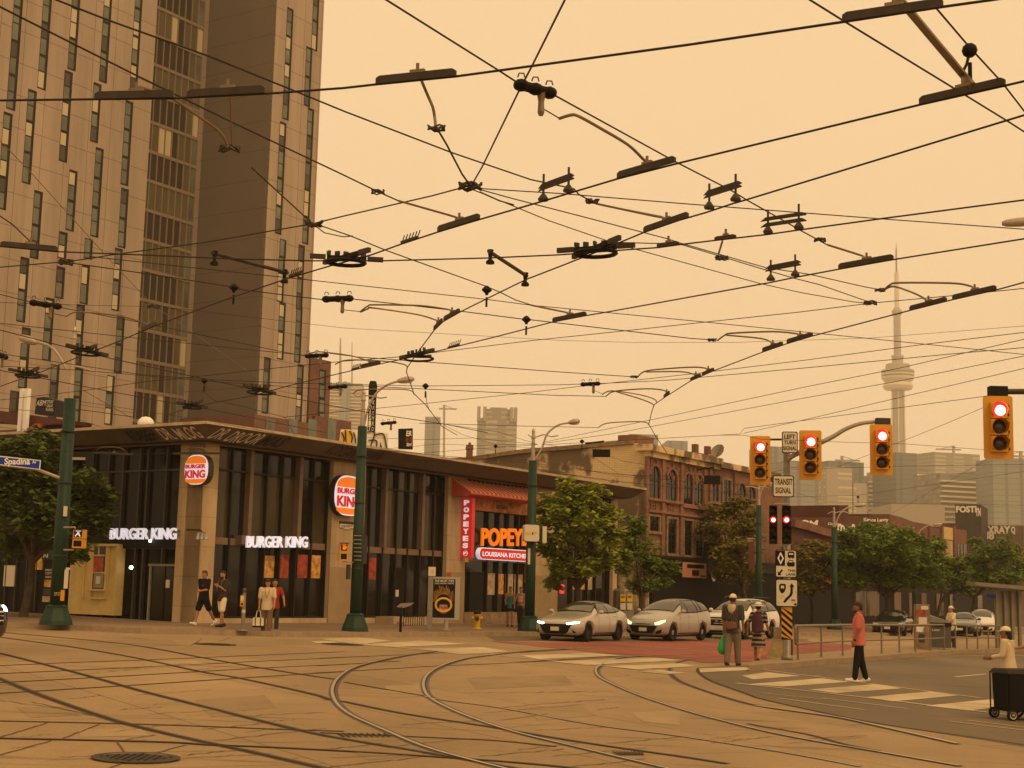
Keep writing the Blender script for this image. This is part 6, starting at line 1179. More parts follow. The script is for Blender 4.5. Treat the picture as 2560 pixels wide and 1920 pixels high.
T, S = sign(FS, 497, 485, 697, 690, c9, 'transit_sign', 'white sign reading TRANSIT SIGNAL on the grey signal pole', .15); T('TRANSIT', .09, .15, .93, .44); T('SIGNAL', .13, .55, .86, .83)
T, S = sign(FS, 520, 1185, 725, 1448, c9, 'lane_sign', 'white sign with diamond, bus and taxi symbols reading THIS LANE', .15)
S([(.04, .04), (.04, .58), (.45, .58), (.45, .04)]); S([(.25, .08), (.10, .31), (.25, .54), (.40, .31)], 'white', .034); S([(.25, .18), (.17, .31), (.25, .44), (.33, .31)], 'black', .040)
S([(.58, .09), (.58, .28), (.64, .28), (.64, .31), (.70, .31), (.70, .28), (.78, .28), (.78, .31), (.84, .31), (.84, .28), (.88, .28), (.88, .09), (.82, .06), (.64, .06)]); S([(.63, .12), (.63, .18), (.83, .18), (.83, .12)], 'paper', .034)
S([(.54, .46), (.54, .56), (.60, .60), (.84, .60), (.90, .56), (.90, .46), (.84, .44), (.80, .37), (.63, .37), (.59, .44)]); S([(.62, .45), (.65, .40), (.78, .40), (.81, .45)], 'paper', .034)
S([(.12, .92), (.12, .78), (.18, .82), (.30, .70), (.36, .74), (.24, .86), (.28, .92)]); T('THIS', .57, .70, .93, .79); T('LANE', .50, .83, .93, .93)
T, S = sign(FS, 130, 160, 318, 393, cQ, 'keep_right_sign', 'white keep right sign with a curved arrow above the striped board', .15)
S([(.16, .22), (.16, .38), (.24, .50), (.30, .52), (.40, .46), (.46, .34), (.46, .20), (.40, .17), (.22, .17)]); S([(.24, .24), (.24, .34), (.38, .34), (.38, .24)], 'paper', .034)
S([(.62, .28), (.72, .14), (.84, .28), (.77, .28), (.77, .50), (.72, .60), (.55, .74), (.42, .86), (.34, .82), (.44, .70), (.60, .58), (.66, .48), (.67, .28)])
S([(.70, .72), (.70, .79), (.88, .79), (.88, .72)], 'postred'); S([(.83, .86), (.83, .94), (.93, .94), (.93, .86)])
for a, b in ((.08, .1), (.12, .6), (.2, .68), (.08, .85), (.85, .45), (.9, .6), (.28, .6)): S([(a, b), (a+.09, b+.01), (a+.08, b+.03)], 'dark')
# striped hazard board
u0, u1, z0, z1 = FS.rect(*cQ([(180, 395)])[0], *cQ([(270, 668)])[0], .12); e = empty('hazard_board', FS.pt(u0, z0, .12), 'yellow and black diagonally striped board under the keep right sign', 'hazard board')
bm = BM(); FS.box(bm, u0, u1, z0, z1, .1, .13); mk('board', bm, M['yellow'], e); hh = z1-z0; w_ = u1-u0; n = 5; st = hh/n
for i in range(-1, n):
    ps = [(0, hh-i*st-st*.55), (w_, hh-i*st-st*.55-w_*.85), (w_, hh-i*st-st*1.05-w_*.85), (0, hh-i*st-st*1.05)]
    ps = [(x, max(0, min(hh, y))) for x, y in ps]
    if abs(ps[0][1]-ps[3][1]) < .01 and abs(ps[1][1]-ps[2][1]) < .01: continue
    ps = [p for k, p in enumerate(ps) if p != ps[k-1]]
    if len(ps) < 3: continue
    bm = BM(); plate(bm, FS, u0, z0, .132, ps, .004); mk('stripe', bm, M['black'], e)
# transit heads
for x0, x1, lb in ((457, 540, 'left dark transit signal head with a lit red lens'), (578, 668, 'right dark transit signal head with a lit red lens')):
    u0, u1, z0, z1 = FS.rect(*c9([(x0, 768)])[0], *c9([(x1, 1130)])[0], .2); w_, h_ = u1-u0, z1-z0; u = (u0+u1)/2; e = empty('transit_signal', FS.pt(u, z0, .1), lb, 'transit signal', 'dark transit signal heads')
    bm = BM(); FS.box(bm, u0+w_*.1, u1, z0, z1, .0, .22); mk('housing', bm, M['black'], e)
    for i in range(4):
        zc = z1-h_*(.125+.25*i); r = w_*.34; bm = BM(); lathe(bm, FS.pt(u, zc, .22), [(r, 0), (r, .02), (.01, .05)], 16, ax=FS.n); lp_ = mk('lamp', bm, M['redglow'] if i == 1 else M['lens'], e, True)
        if i == 1: bm = BM(); lathe(bm, FS.pt(u+r*.15, zc-r*.05, .265), [(r*.7, 0), (r*.4, .012), (.01, .02)], 16, ax=FS.n); mk('lit_core', bm, M['redlamp'], lp_, True)
        bm = BM()
        for k in range(12):
            a0, a1 = [math.radians(-20+220*j/12) for j in (k, k+1)]; c_ = FS.pt(u, zc, .22); f = lambda a, q, o: c_+(FS.d*math.cos(a)+FS.up*math.sin(a))*q+FS.n*o
            quad(bm, [f(a0, r*1.15, 0), f(a1, r*1.15, 0), f(a1, r*1.2, .22), f(a0, r*1.2, .22)])
        mk('visor', bm, M['black'], e)
for q_, l_ in (((510, 745, 650, 756), 'pale cross bracket above the two transit heads'), ((535, 1132, 650, 1143), 'pale cross bracket under the two transit heads')): bm = BM(); FS.pbox(bm, *c9([q_[:2]])[0], *c9([q_[2:]])[0], .0, .1); solo('signal_yoke', bm, M['galv'], l_, 'bracket', 'brackets of the transit heads')
# ------------------------------------------------------------------ median furniture
M['jersey'] = mat('barrier_concrete', (.36, .28, .13), .85, nz=(2.5, .35), bump=(12, .5))
c = G(1948, 1648, 0); e = empty('concrete_barrier', c, 'stained concrete barrier end block with graffiti at the median nose', 'concrete barrier')
FJ = Face((c.x+.3, c.y+.1), math.radians(98)); bm = BM(); FJ.poly(bm, cQ([(40, 840), (60, 830), (120, 665), (232, 665), (255, 690), (262, 840)]), -.9, .1); mk('block', bm, M['jersey'], e)
bm = BM(); FJ.pbox(bm, *cQ([(118, 566)])[0], *cQ([(225, 663)])[0], -.7, -.1); mk('upper_block', bm, M['stonebase'], e); bm = BM(); FJ.pbox(bm, *cQ([(228, 668)])[0], *cQ([(275, 845)])[0], .12, .2); mk('side_post', bm, M['dark'], e)
bm = BM(); tube(bm, [FJ.pt(*FJ.hit(*p, .12), .13) for p in cQ([(195, 590), (215, 620), (190, 650), (225, 680), (200, 710), (220, 660)])], .025, 4); mk('graffiti', bm, M['graf'], e)
# railings
def railing(tops, mids, posts, label, r=.035):
    e = empty('handrail', G(*posts[0][1], .15), label, 'railing', 'steel railings along the median platform')
    base = [(x0, G(xb, yb, .15)) for (x0, yt), (xb, yb) in posts]
    def atx(pts, k): return pts
    P = []
    for (xt, yt), (xb, yb) in posts:
        b = G(xb, yb, .15); P.append((b, D(xt, yt, b.y)))
    hh = sum(t.z-b.z for b, t in P)/len(P); hh = max(.85, min(1.15, hh))
    tp = [b+Vector((0, 0, hh)) for b, t in P]; md = [b+Vector((0, 0, hh*.47)) for b, t in P]
    bm = BM(); tube(bm, tp, r, 8); mk('top_rail', bm, M['steel'] if 0 else M['railing'], e); bm = BM(); tube(bm, md, r*.8, 8); mk('mid_rail', bm, M['railing'], e)
    for (b, t), q in zip(P, tp): bm = BM(); tube(bm, [b, q], r*.85, 8); lathe(bm, b, [(.07, 0), (.07, .015), (.03, .02)], 8); mk('post', bm, M['railing'], e)
    d = (tp[0]-tp[1]).normalized()*.25; bm = BM(); tube(bm, smoothline([tp[0], tp[0]+d*.8, tp[0]+d-Vector((0, 0, .12)), md[0]+d+Vector((0, 0, .1)), md[0]+d*.8, md[0]], 3), r, 8); mk('end_loop', bm, M['railing'], e)
M['railing'] = mat('railing_steel', (.22, .17, .12), .45, .5, nz=(8, .15))
railing(0, 0, [(cQ([(315, 548)])[0], cQ([(318, 835)])[0]), (cQ([(512, 545)])[0], cQ([(514, 815)])[0]), (cQ([(690, 545)])[0], cQ([(693, 800)])[0]), (cQ([(860, 545)])[0], cQ([(865, 790)])[0]), (cQ([(1018, 545)])[0], cQ([(1020, 782)])[0]), (cQ([(1168, 545)])[0], cQ([(1168, 775)])[0]), (cQ([(1303, 545)])[0], cQ([(1303, 768)])[0]), (cQ([(1430, 545)])[0], cQ([(1430, 760)])[0]), (cQ([(1545, 545)])[0], cQ([(1545, 752)])[0])], 'long steel railing along the median in front of the pink shirt man')
railing(0, 0, [(cQ([(1640, 545)])[0], cQ([(1640, 742)])[0]), (cQ([(1735, 548)])[0], cQ([(1735, 745)])[0]), (cQ([(1825, 550)])[0], cQ([(1825, 744)])[0]), (cQ([(1915, 552)])[0], cQ([(1915, 742)])[0]), (cQ([(2010, 552)])[0], cQ([(2010, 740)])[0])], 'shorter steel railing between the litter bin and the shelter')
# litter bin
b = G(*cQ([(1520, 748)])[0], .15); FBn = Face((b.x, b.y), math.radians(100)); e = empty('litter_bin', b, 'big grey litter bin with a sloping lid beside the railing', 'litter bin')
M['bin'] = mat('bin_plastic', (.10, .09, .075), .5, nz=(4, .1)); u0, u1, z0, z1 = FBn.rect(*cQ([(1435, 530)])[0], *cQ([(1602, 745)])[0]); bm = BM(); FBn.box(bm, u0, u1, b.z+.05, z1-.12, -.7, 0); mk('body', bm, M['bin'], e)
bm = BM(); FBn.box(bm, u0-.02, u1+.02, z1-.12, z1+.02, -.75, .03); mk('band', bm, M['black'], e)
bm = BM(); z2 = FBn.hit(*cQ([(1450, 468)])[0])[1]; hexa(bm, [FBn.pt(u0-.03, z1+.02, .04), FBn.pt(u1+.03, z1+.02, .04), FBn.pt(u1+.03, z1+.02, -.76), FBn.pt(u0-.03, z1+.02, -.76), FBn.pt(u0-.03, z2, .04), FBn.pt(u1+.03, z2-.22, .04), FBn.pt(u1+.03, z2-.2, -.76), FBn.pt(u0-.03, z2+.04, -.76)]); mk('lid', bm, M['grey'], e)
bm = BM(); FBn.text(bm, 'Litter', *cQ([(1445, 575)])[0], *cQ([(1510, 596)])[0], .04, 0, .02); mk('lettering', bm, M['paper'], e)
# graffiti covered utility pillar
b = G(*cQ([(1365, 750)])[0], .15); FG = Face((b.x, b.y), math.radians(95)); e = empty('postered_pillar', b, 'utility pillar covered in posters and scrawls left of the litter bin', 'pillar'); bm = BM(); FG.pbox(bm, *cQ([(1310, 370)])[0], *cQ([(1425, 752)])[0], -.5, 0); mk('column', bm, M['stonebase'], e)
for x0, y0, x1, y1, mt in ((1315, 420, 1385, 470, 'postred'), (1330, 480, 1400, 540, 'paper'), (1312, 560, 1360, 600, 'grafw'), (1350, 385, 1410, 415, 'paper'), (1330, 620, 1380, 690, 'dark')): bm = BM(); FG.pbox(bm, *cQ([(x0, y0)])[0], *cQ([(x1, y1)])[0], .0, .012); mk('poster', bm, M[mt], e)
bm = BM(); FG.text(bm, 'NOT', *cQ([(1312, 560)])[0], *cQ([(1375, 606)])[0], .02, 0, .04); mk('graffiti', bm, M['white'], e)
# tram shelter at the right edge
M['shelter'] = mat('shelter_panel', (.19, .16, .115), .45, nz=(2, .12)); b = G(*cQ([(2000, 742)])[0], .15)
e = empty('tram_shelter', b, 'grey tram stop shelter with a tilted flat roof at the right edge', 'shelter'); FT = Face((b.x, b.y+.6), math.radians(62))
bm = BM(); q = [FT.pt(*FT.hit(*p, .6), .6) for p in cQ([(1805, 200), (2300, 250)])]; hexa(bm, [q[0]-Vector((0, 0, .05)), q[1]-Vector((0, 0, .05)), q[1]+FT.n*-.7-Vector((0, 0, .05)), q[0]+FT.n*-.5-Vector((0, 0, .05)), q[0]+Vector((0, 0, .08)), q[1]+Vector((0, 0, .12)), q[1]+FT.n*-.7+Vector((0, 0, .12)), q[0]+FT.n*-.5+Vector((0, 0, .08))]); mk('roof', bm, M['shelter'], e)
for x in (1990, 2060, 2120, 2180, 2250): bm = BM(); FT.pbox(bm, *cQ([(x-8, 262)])[0], *cQ([(x+10, 742)])[0], -.05, .05); mk('post', bm, M['shelter'], e)
bm = BM(); FT.pbox(bm, *cQ([(1985, 262)])[0], *cQ([(2300, 560)])[0], -.09, -.06); mk('panel', bm, M['shelter'], e); bm = BM(); FT.pbox(bm, *cQ([(1912, 288)])[0], *cQ([(1985, 320)])[0], -.06, 0); mk('stop_sign', bm, M['blue'], e)
# ------------------------------------------------------------------ pavement furniture
b = G(*cA([(612, 1530)])[0], .15); FB_ = Face((b.x, b.y), math.radians(80)); e = empty('push_button_post', b, 'short stickered post with a crossing push button near the men', 'push button post'); tp = FB_.hit(*cA([(628, 1218)])[0])
bm = BM(); lathe(bm, b, [(.2, 0), (.19, .02), (.06, .05), (.055, tp[1]-b.z)], 10); mk('post', bm, M['grey'], e)
bm = BM(); FB_.pbox(bm, *cA([(594, 1268)])[0], *cA([(622, 1352)])[0], .05, .14); bx = mk('button_box', bm, M['yellow'], e); bm = BM(); FB_.pbox(bm, *cA([(598, 1275)])[0], *cA([(618, 1310)])[0], .14, .15); mk('label_plate', bm, M['paper'], bx); bm = BM(); ball(bm, FB_.pt(*FB_.hit(*cA([(608, 1332)])[0]), .16), .035); mk('button', bm, M['black'], bx)
for y0, y1, mt in ((1225, 1250, 'dark'), (1380, 1400, 'paper'), (1420, 1450, 'dark'), (1470, 1490, 'paper')): bm = BM(); z_ = FB_.hit(*cA([(620, y1)])[0])[1]; lathe(bm, Vector((b.x, b.y, z_)), [(.058, 0), (.058, .1)], 10); mk('sticker', bm, M[mt], e)
# advertising panel
b = G(*cB([(880, 1525)])[0], .15); FA = Face((b.x, b.y), math.radians(84)); e = empty('advertising_panel', b, 'grey framed advertising panel with a black and orange poster', 'advertising panel')
def pa(n_, x0, y0, x1, y1, o0, o1, mt, par=None): bm = BM(); FA.pbox(bm, *cB([(x0, y0)])[0], *cB([(x1, y1)])[0], o0, o1); return mk(n_, bm, M[mt], par or e)
fr = pa('frame', 757, 1133, 975, 1448, -.2, 0, 'steel'); po = pa('poster', 770, 1147, 940, 1435, .0, .01, 'black', fr); pa('leg', 868, 1448, 890, 1528, -.15, -.05, 'steel'); pa('foot', 845, 1522, 910, 1530, -.25, .05, 'steel')
for s, y0, y1 in (('THE MOST FUN', 1152, 1170), ("YOU'LL HAVE IN A THEATRE", 1174, 1186)): bm = BM(); FA.text(bm, s, *cB([(788, y0)])[0], *cB([(932, y1)])[0], .015, 0, .03); mk('lettering', bm, M['paper'], po)
bm = BM(); cx, cy = 855, 1330
for i in range(21):
    a = math.pi*(i/20); r1_, r2_ = 50, 95+(i*37 % 30); p = [(cx+math.cos(a)*r1_, cy-20-math.sin(a)*r1_), (cx+math.cos(a+.05)*r2_*.75, cy-20-math.sin(a)*r2_)]; tube(bm, [FA.pt(*FA.hit(*q, .02), .015) for q in cB(p)], .012, 4)
mk('picture_rays', bm, M['postfood'], po)
bm = BM(); tube(bm, [FA.pt(*FA.hit(*q, .02), .015) for q in cB([(cx+math.cos(t)*58, cy+10+math.sin(t)*50) for t in [math.tau*k/16 for k in range(17)]])], .045, 5); mk('picture_ring', bm, M['grafy'], po)
bm = BM(); FA.poly(bm, cB([(cx+math.cos(t)*38, cy+42+math.sin(t)*34) for t in [math.tau*k/12 for k in range(12)]]), .012, .02); mk('picture_shape', bm, M['postred'], po)
for k, s_ in enumerate(('Night', 'Show')): bm = BM(); FA.text(bm, s_, *cB([(825, 1335+k*28)])[0], *cB([(885, 1356+k*28)])[0], .03, 0, .0, .2); mk('lettering', bm, M['paper'], po)
b = G(*cB([(757, 1528)])[0], .15); FA2 = Face((b.x, b.y), math.radians(84)); e = empty('transit_stop_post', b, 'pale post with a number 0 panel left of the advertising panel', 'stop post'); bm = BM(); FA2.pbox(bm, *cB([(738, 1128)])[0], *cB([(775, 1528)])[0], -.15, 0); mk('post', bm, M['grey'], e)
bm = BM(); FA2.pbox(bm, *cB([(744, 1058)])[0], *cB([(797, 1125)])[0], -.15, .0); pn = mk('panel', bm, M['paper'], e); bm = BM(); FA2.text(bm, '0', *cB([(766, 1075)])[0], *cB([(785, 1110)])[0], .01, 0, .04); mk('lettering', bm, M['grafy'], pn)
bm = BM(); FA.pbox(bm, *cB([(884, 1100)])[0], *cB([(912, 1130)])[0], -.15, .0); mk('red_cap', bm, M['postred'], e)
e = empty('bike_rack', G(*cB([(640, 1460)])[0], .15), 'low black rail rack beside the stone step in front of the second window bay', 'rack'); bm = BM(); F9 = Face(tuple(G(*cB([(640, 1490)])[0], .15)[:2]), AZ-.3)
u0, u1, z0, z1 = F9.rect(*cB([(560, 1425)])[0], *cB([(710, 1492)])[0]); tube(bm, [F9.pt(u0, z1), F9.pt(u1, z1)], .025)
for i in range(10): tube(bm, [F9.pt(u0+(u1-u0)*i/9, z0), F9.pt(u0+(u1-u0)*i/9, z1)], .015, 5)
mk('rails', bm, M['black'], e)
b = G(*cB([(536, 1540)])[0], .15); e = empty('bollard_sign', b, 'thin black post with a tilted map board by the kerb', 'post'); bm = BM(); tp = D(*cB([(536, 1350)])[0], b.y); tube(bm, [b, Vector((b.x, b.y, tp.z))], .045, 8); mk('post', bm, M['black'], e)
FK = Face((b.x, b.y), math.radians(80)); bm = BM(); FK.poly(bm, cB([(505, 1355), (540, 1328), (600, 1325), (640, 1322), (610, 1345), (560, 1362)]), 0, .04); mk('board', bm, M['grey'], e)
b = FU.pt(FU.hit(*cB([(580, 1500)])[0], .8)[0], .15, .8); bm = BM(); FU.box(bm, FU.hit(*cB([(440, 1490)])[0], .6)[0], FU.hit(*cB([(720, 1490)])[0], .6)[0], .3, .68, .0, .9); FU.box(bm, FU.hit(*cB([(440, 1490)])[0], .6)[0]+.2, FU.hit(*cB([(640, 1490)])[0], .6)[0], .3, .5, .9, 1.3); mk('door_step', bm, M['stone'], b1 if not isinstance(b1, list) else None)
# fire hydrant
b = G(*cB([(1103, 1520)])[0], .15); e = empty('fire_hydrant', b, 'yellow fire hydrant with a dark cap in front of the rubble plinth', 'fire hydrant'); M['hyd'] = mat('hydrant_yellow', (.55, .33, .02), .45, nz=(6, .2))
bm = BM(); lathe(bm, b, [(.19, 0), (.19, .04), (.12, .06), (.11, .5), (.15, .52), (.15, .56)], 14); mk('barrel', bm, M['hyd'], e); bm = BM(); lathe(bm, b+Vector((0, 0, .56)), [(.14, 0), (.13, .08), (.07, .15), (.03, .17), (.03, .22)], 14); mk('bonnet', bm, M['black'], e)
for a in (-1, 1): bm = BM(); lathe(bm, b+Vector((0, 0, .42)), [(.06, .1), (.065, .2), (.04, .22)], 10, ax=(a, 0, 0)); mk('outlet', bm, M['hyd'], e)
bm = BM(); lathe(bm, b+Vector((0, 0, .40)), [(.08, .1), (.085, .17), (.05, .2)], 10, ax=(0, -1, 0)); mk('outlet', bm, M['dark'], e)
# newspaper box / utility cabinet right of building end
b = G(1557, 1560, .15); FN = Face((b.x, b.y), math.radians(85)); e = empty('poster_kiosk', b, 'rounded grey kiosk with yellow NO posters behind the cars', 'kiosk'); t_ = D(1557, 1472, b.y); bm = BM(); lathe(bm, b, [(.55, 0), (.55, t_.z-b.z-.1), (.45, t_.z-b.z)], 16); mk('drum', bm, M['grey'], e)
for x0, y0, x1, y1, s in ((1556, 1485, 1570, 1503, 'NO'), (1570, 1482, 1583, 1500, 'NO')):
    pass
FN2 = Face((b.x, b.y-.58), math.radians(85))
for x0, s in ((1551, 'NO'), (1568, 'NO')):
    bm = BM(); FN2.pbox(bm, x0, 1486, x0+13, 1504, 0, .02); pp_ = mk('poster', bm, M['grafy'], e); bm = BM(); FN2.text(bm, s, x0+2, 1489, x0+11, 1495, .03, 0, .03); mk('lettering', bm, M['black'], pp_); bm = BM(); FN2.pbox(bm, x0, 1508, x0+13, 1524, 0, .02); mk('poster', bm, M['paper'], e)
# hanging dark rectangular signs on the wires
for x0, y0, x1, y1, z_, lb in ((*c8([(608, 238)])[0], *c8([(775, 310)])[0], 52, 'black rectangular sign hanging from the wires before the painted wall'), (*c8([(1660, 485)])[0], *c8([(1812, 567)])[0], 52, 'black rectangular sign hanging from the wires before the brick facade')):
    Fh = Face(tuple(D((x0+x1)/2, 1300, z_)[:2]), math.radians(95)); bm = BM(); Fh.pbox(bm, x0, y0, x1, y1, 0, .12); tube(bm, [Fh.pt(*Fh.hit(x0-18, y0-14, .05), .05), Fh.pt(*Fh.hit(x1-15, y0-20, .05), .05)], .03); solo('hanging_sign', bm, M['black'], lb, 'sign', 'black signs hung over the street')
# ------------------------------------------------------------------ cars
def ptx(name, col, rough=.3, metal=.3): return mat(name, col, rough, metal, coat=.6)
M['champ'] = ptx('champagne_paint', (.44, .40, .33)); M['silver'] = ptx('silver_paint', (.36, .33, .28)); M['whitep'] = ptx('white_paint', (.70, .66, .58), .3, 0); M['blackp'] = ptx('black_paint', (.012, .010, .009), .2, 0)
M['cglass'] = mat('car_glass', (.045, .042, .026), .04, spec=.9); M['cglassd'] = mat('car_glass_dark', (.02, .016, .012), .05, spec=.7); M['tyre'] = mat('tyre_rubber', (.015, .013, .011), .8); M['rimd'] = mat('dark_rim', (.05, .045, .04), .35, .7); M['rims'] = mat('alloy_rim', (.45, .40, .32), .3, .8)
M['headl'] = mat('headlight_on', (.9, .95, 1), .3, emit=5, ecol=(.85, .95, 1)); M['headw'] = mat('headlight_warm', (.9, .8, .6), .3, emit=1.6, ecol=(1, .72, .35)); M['headoff'] = mat('headlight_off', (.55, .5, .42), .15); M['tail'] = mat('tail_lamp', (.35, .02, .015), .3)
SED = [(2.36, .30, .50, .62, .36, .66, .50, .60, .62, .45, .66, .67), (2.22, .20, .66, .80, .32, .83, .50, .78, .68, .58, .73, .745), (1.85, .18, .78, .89, .32, .905, .55, .86, .77, .64, .83, .85), (1.2, .18, .80, .905, .32, .915, .60, .88, .86, .66, .92, .94), (.78, .18, .80, .905, .32, .915, .62, .88, .92, .70, .985, 1.00),
 (.40, .18, .80, .905, .32, .915, .63, .875, .94, .66, 1.19, 1.22), (-.05, .18, .80, .905, .32, .915, .64, .87, .95, .59, 1.355, 1.40), (-.6, .18, .80, .905, .32, .915, .65, .87, .96, .58, 1.385, 1.43), (-1.15, .18, .80, .905, .32, .915, .66, .87, .98, .57, 1.33, 1.375), (-1.65, .18, .80, .90, .34, .915, .68, .87, 1.0, .60, 1.17, 1.21), (-2.05, .22, .76, .88, .38, .89, .70, .82, 1.0, .62, 1.06, 1.08), (-2.32, .34, .66, .80, .45, .82, .68, .74, .92, .6, 1.0, 1.02), (-2.38, .42, .60, .72, .5, .74, .66, .66, .84, .5, .92, .93)]
VAN = [(2.28, .30, .52, .64, .38, .68, .54, .62, .68, .45, .73, .75), (2.14, .20, .68, .80, .34, .84, .56, .79, .75, .58, .81, .84), (1.8, .18, .78, .86, .34, .875, .60, .84, .86, .66, .93, .96), (1.3, .18, .80, .87, .34, .88, .64, .86, .95, .68, 1.03, 1.06), (1.0, .18, .80, .87, .34, .88, .66, .86, 1.0, .70, 1.10, 1.13),
 (.5, .18, .80, .87, .34, .88, .68, .855, 1.02, .66, 1.40, 1.43), (.0, .18, .80, .87, .34, .88, .69, .85, 1.03, .64, 1.54, 1.585), (-.8, .18, .80, .87, .34, .88, .70, .85, 1.04, .63, 1.57, 1.62), (-1.5, .18, .80, .87, .34, .88, .71, .85, 1.06, .62, 1.54, 1.60), (-2.0, .20, .78, .86, .36, .87, .72, .84, 1.08, .60, 1.48, 1.54), (-2.22, .30, .74, .82, .42, .83, .74, .80, 1.06, .58, 1.30, 1.34), (-2.3, .36, .70, .78, .48, .80, .72, .76, 1.0, .55, 1.16, 1.18)]
SUV = [(2.4, .34, .60, .74, .42, .78, .62, .74, .86, .6, .93, .95), (2.28, .24, .72, .88, .38, .92, .62, .88, .92, .7, 1.0, 1.02), (1.9, .22, .82, .95, .38, .965, .68, .93, 1.02, .74, 1.09, 1.11), (1.3, .22, .84, .96, .38, .97, .70, .94, 1.06, .76, 1.13, 1.15), (1.0, .22, .84, .96, .38, .97, .72, .94, 1.08, .78, 1.17, 1.19),
 (.6, .22, .84, .96, .38, .97, .72, .94, 1.1, .72, 1.45, 1.48), (.2, .22, .84, .96, .38, .97, .73, .93, 1.1, .69, 1.63, 1.68), (-.8, .22, .84, .96, .38, .97, .74, .93, 1.12, .68, 1.68, 1.73), (-1.7, .22, .84, .96, .38, .97, .75, .93, 1.14, .66, 1.66, 1.71), (-2.2, .24, .82, .95, .40, .955, .76, .92, 1.14, .64, 1.56, 1.60), (-2.45, .34, .78, .90, .48, .92, .78, .88, 1.1, .62, 1.28, 1.32), (-2.5, .40, .72, .84, .54, .86, .76, .82, 1.02, .58, 1.1, 1.12)]
def carbody(S, wheels, R):
    bm = BM(); rs = []
    for x, zb, w0, ws, zs_, wm, zm, wb, zbl, wt, zt_, zc in S:
        half = [(0, zb), (w0, zb), (ws, zs_), (wm, zm), (wb, zbl), (wt, zt_), (0, zc)]; full = half+[(-y, z) for y, z in half[-2:0:-1]]
        rs.append([bm.verts.new((x, y, z)) for y, z in full])
    skin(bm, rs); bmesh.ops.recalc_face_normals(bm, faces=bm.faces); me = bpy.data.meshes.new('b'); bm.to_mesh(me); bm.free(); o = bpy.data.objects.new('b', me); COL.objects.link(o)
    s = o.modifiers.new('s', 'SUBSURF'); s.levels = 2; s.render_levels = 2
    cb = BM()
    for x in wheels:
        for sy in (-1, 1): lathe(cb, (x, sy*.62, R), [(R*1.17, 0), (R*1.17, .6)], 28, ax=(0, sy, 0))
    bmesh.ops.recalc_face_normals(cb, faces=cb.faces); cm_ = bpy.data.meshes.new('c'); cb.to_mesh(cm_); cb.free(); c = bpy.data.objects.new('c', cm_); COL.objects.link(c)
    m_ = o.modifiers.new('m', 'BOOLEAN'); m_.object = c; m_.operation = 'DIFFERENCE'; m_.solver = 'EXACT'
    apply_mods(o); bpy.data.objects.remove(c); me = o.data; bpy.data.objects.remove(o)
    return me
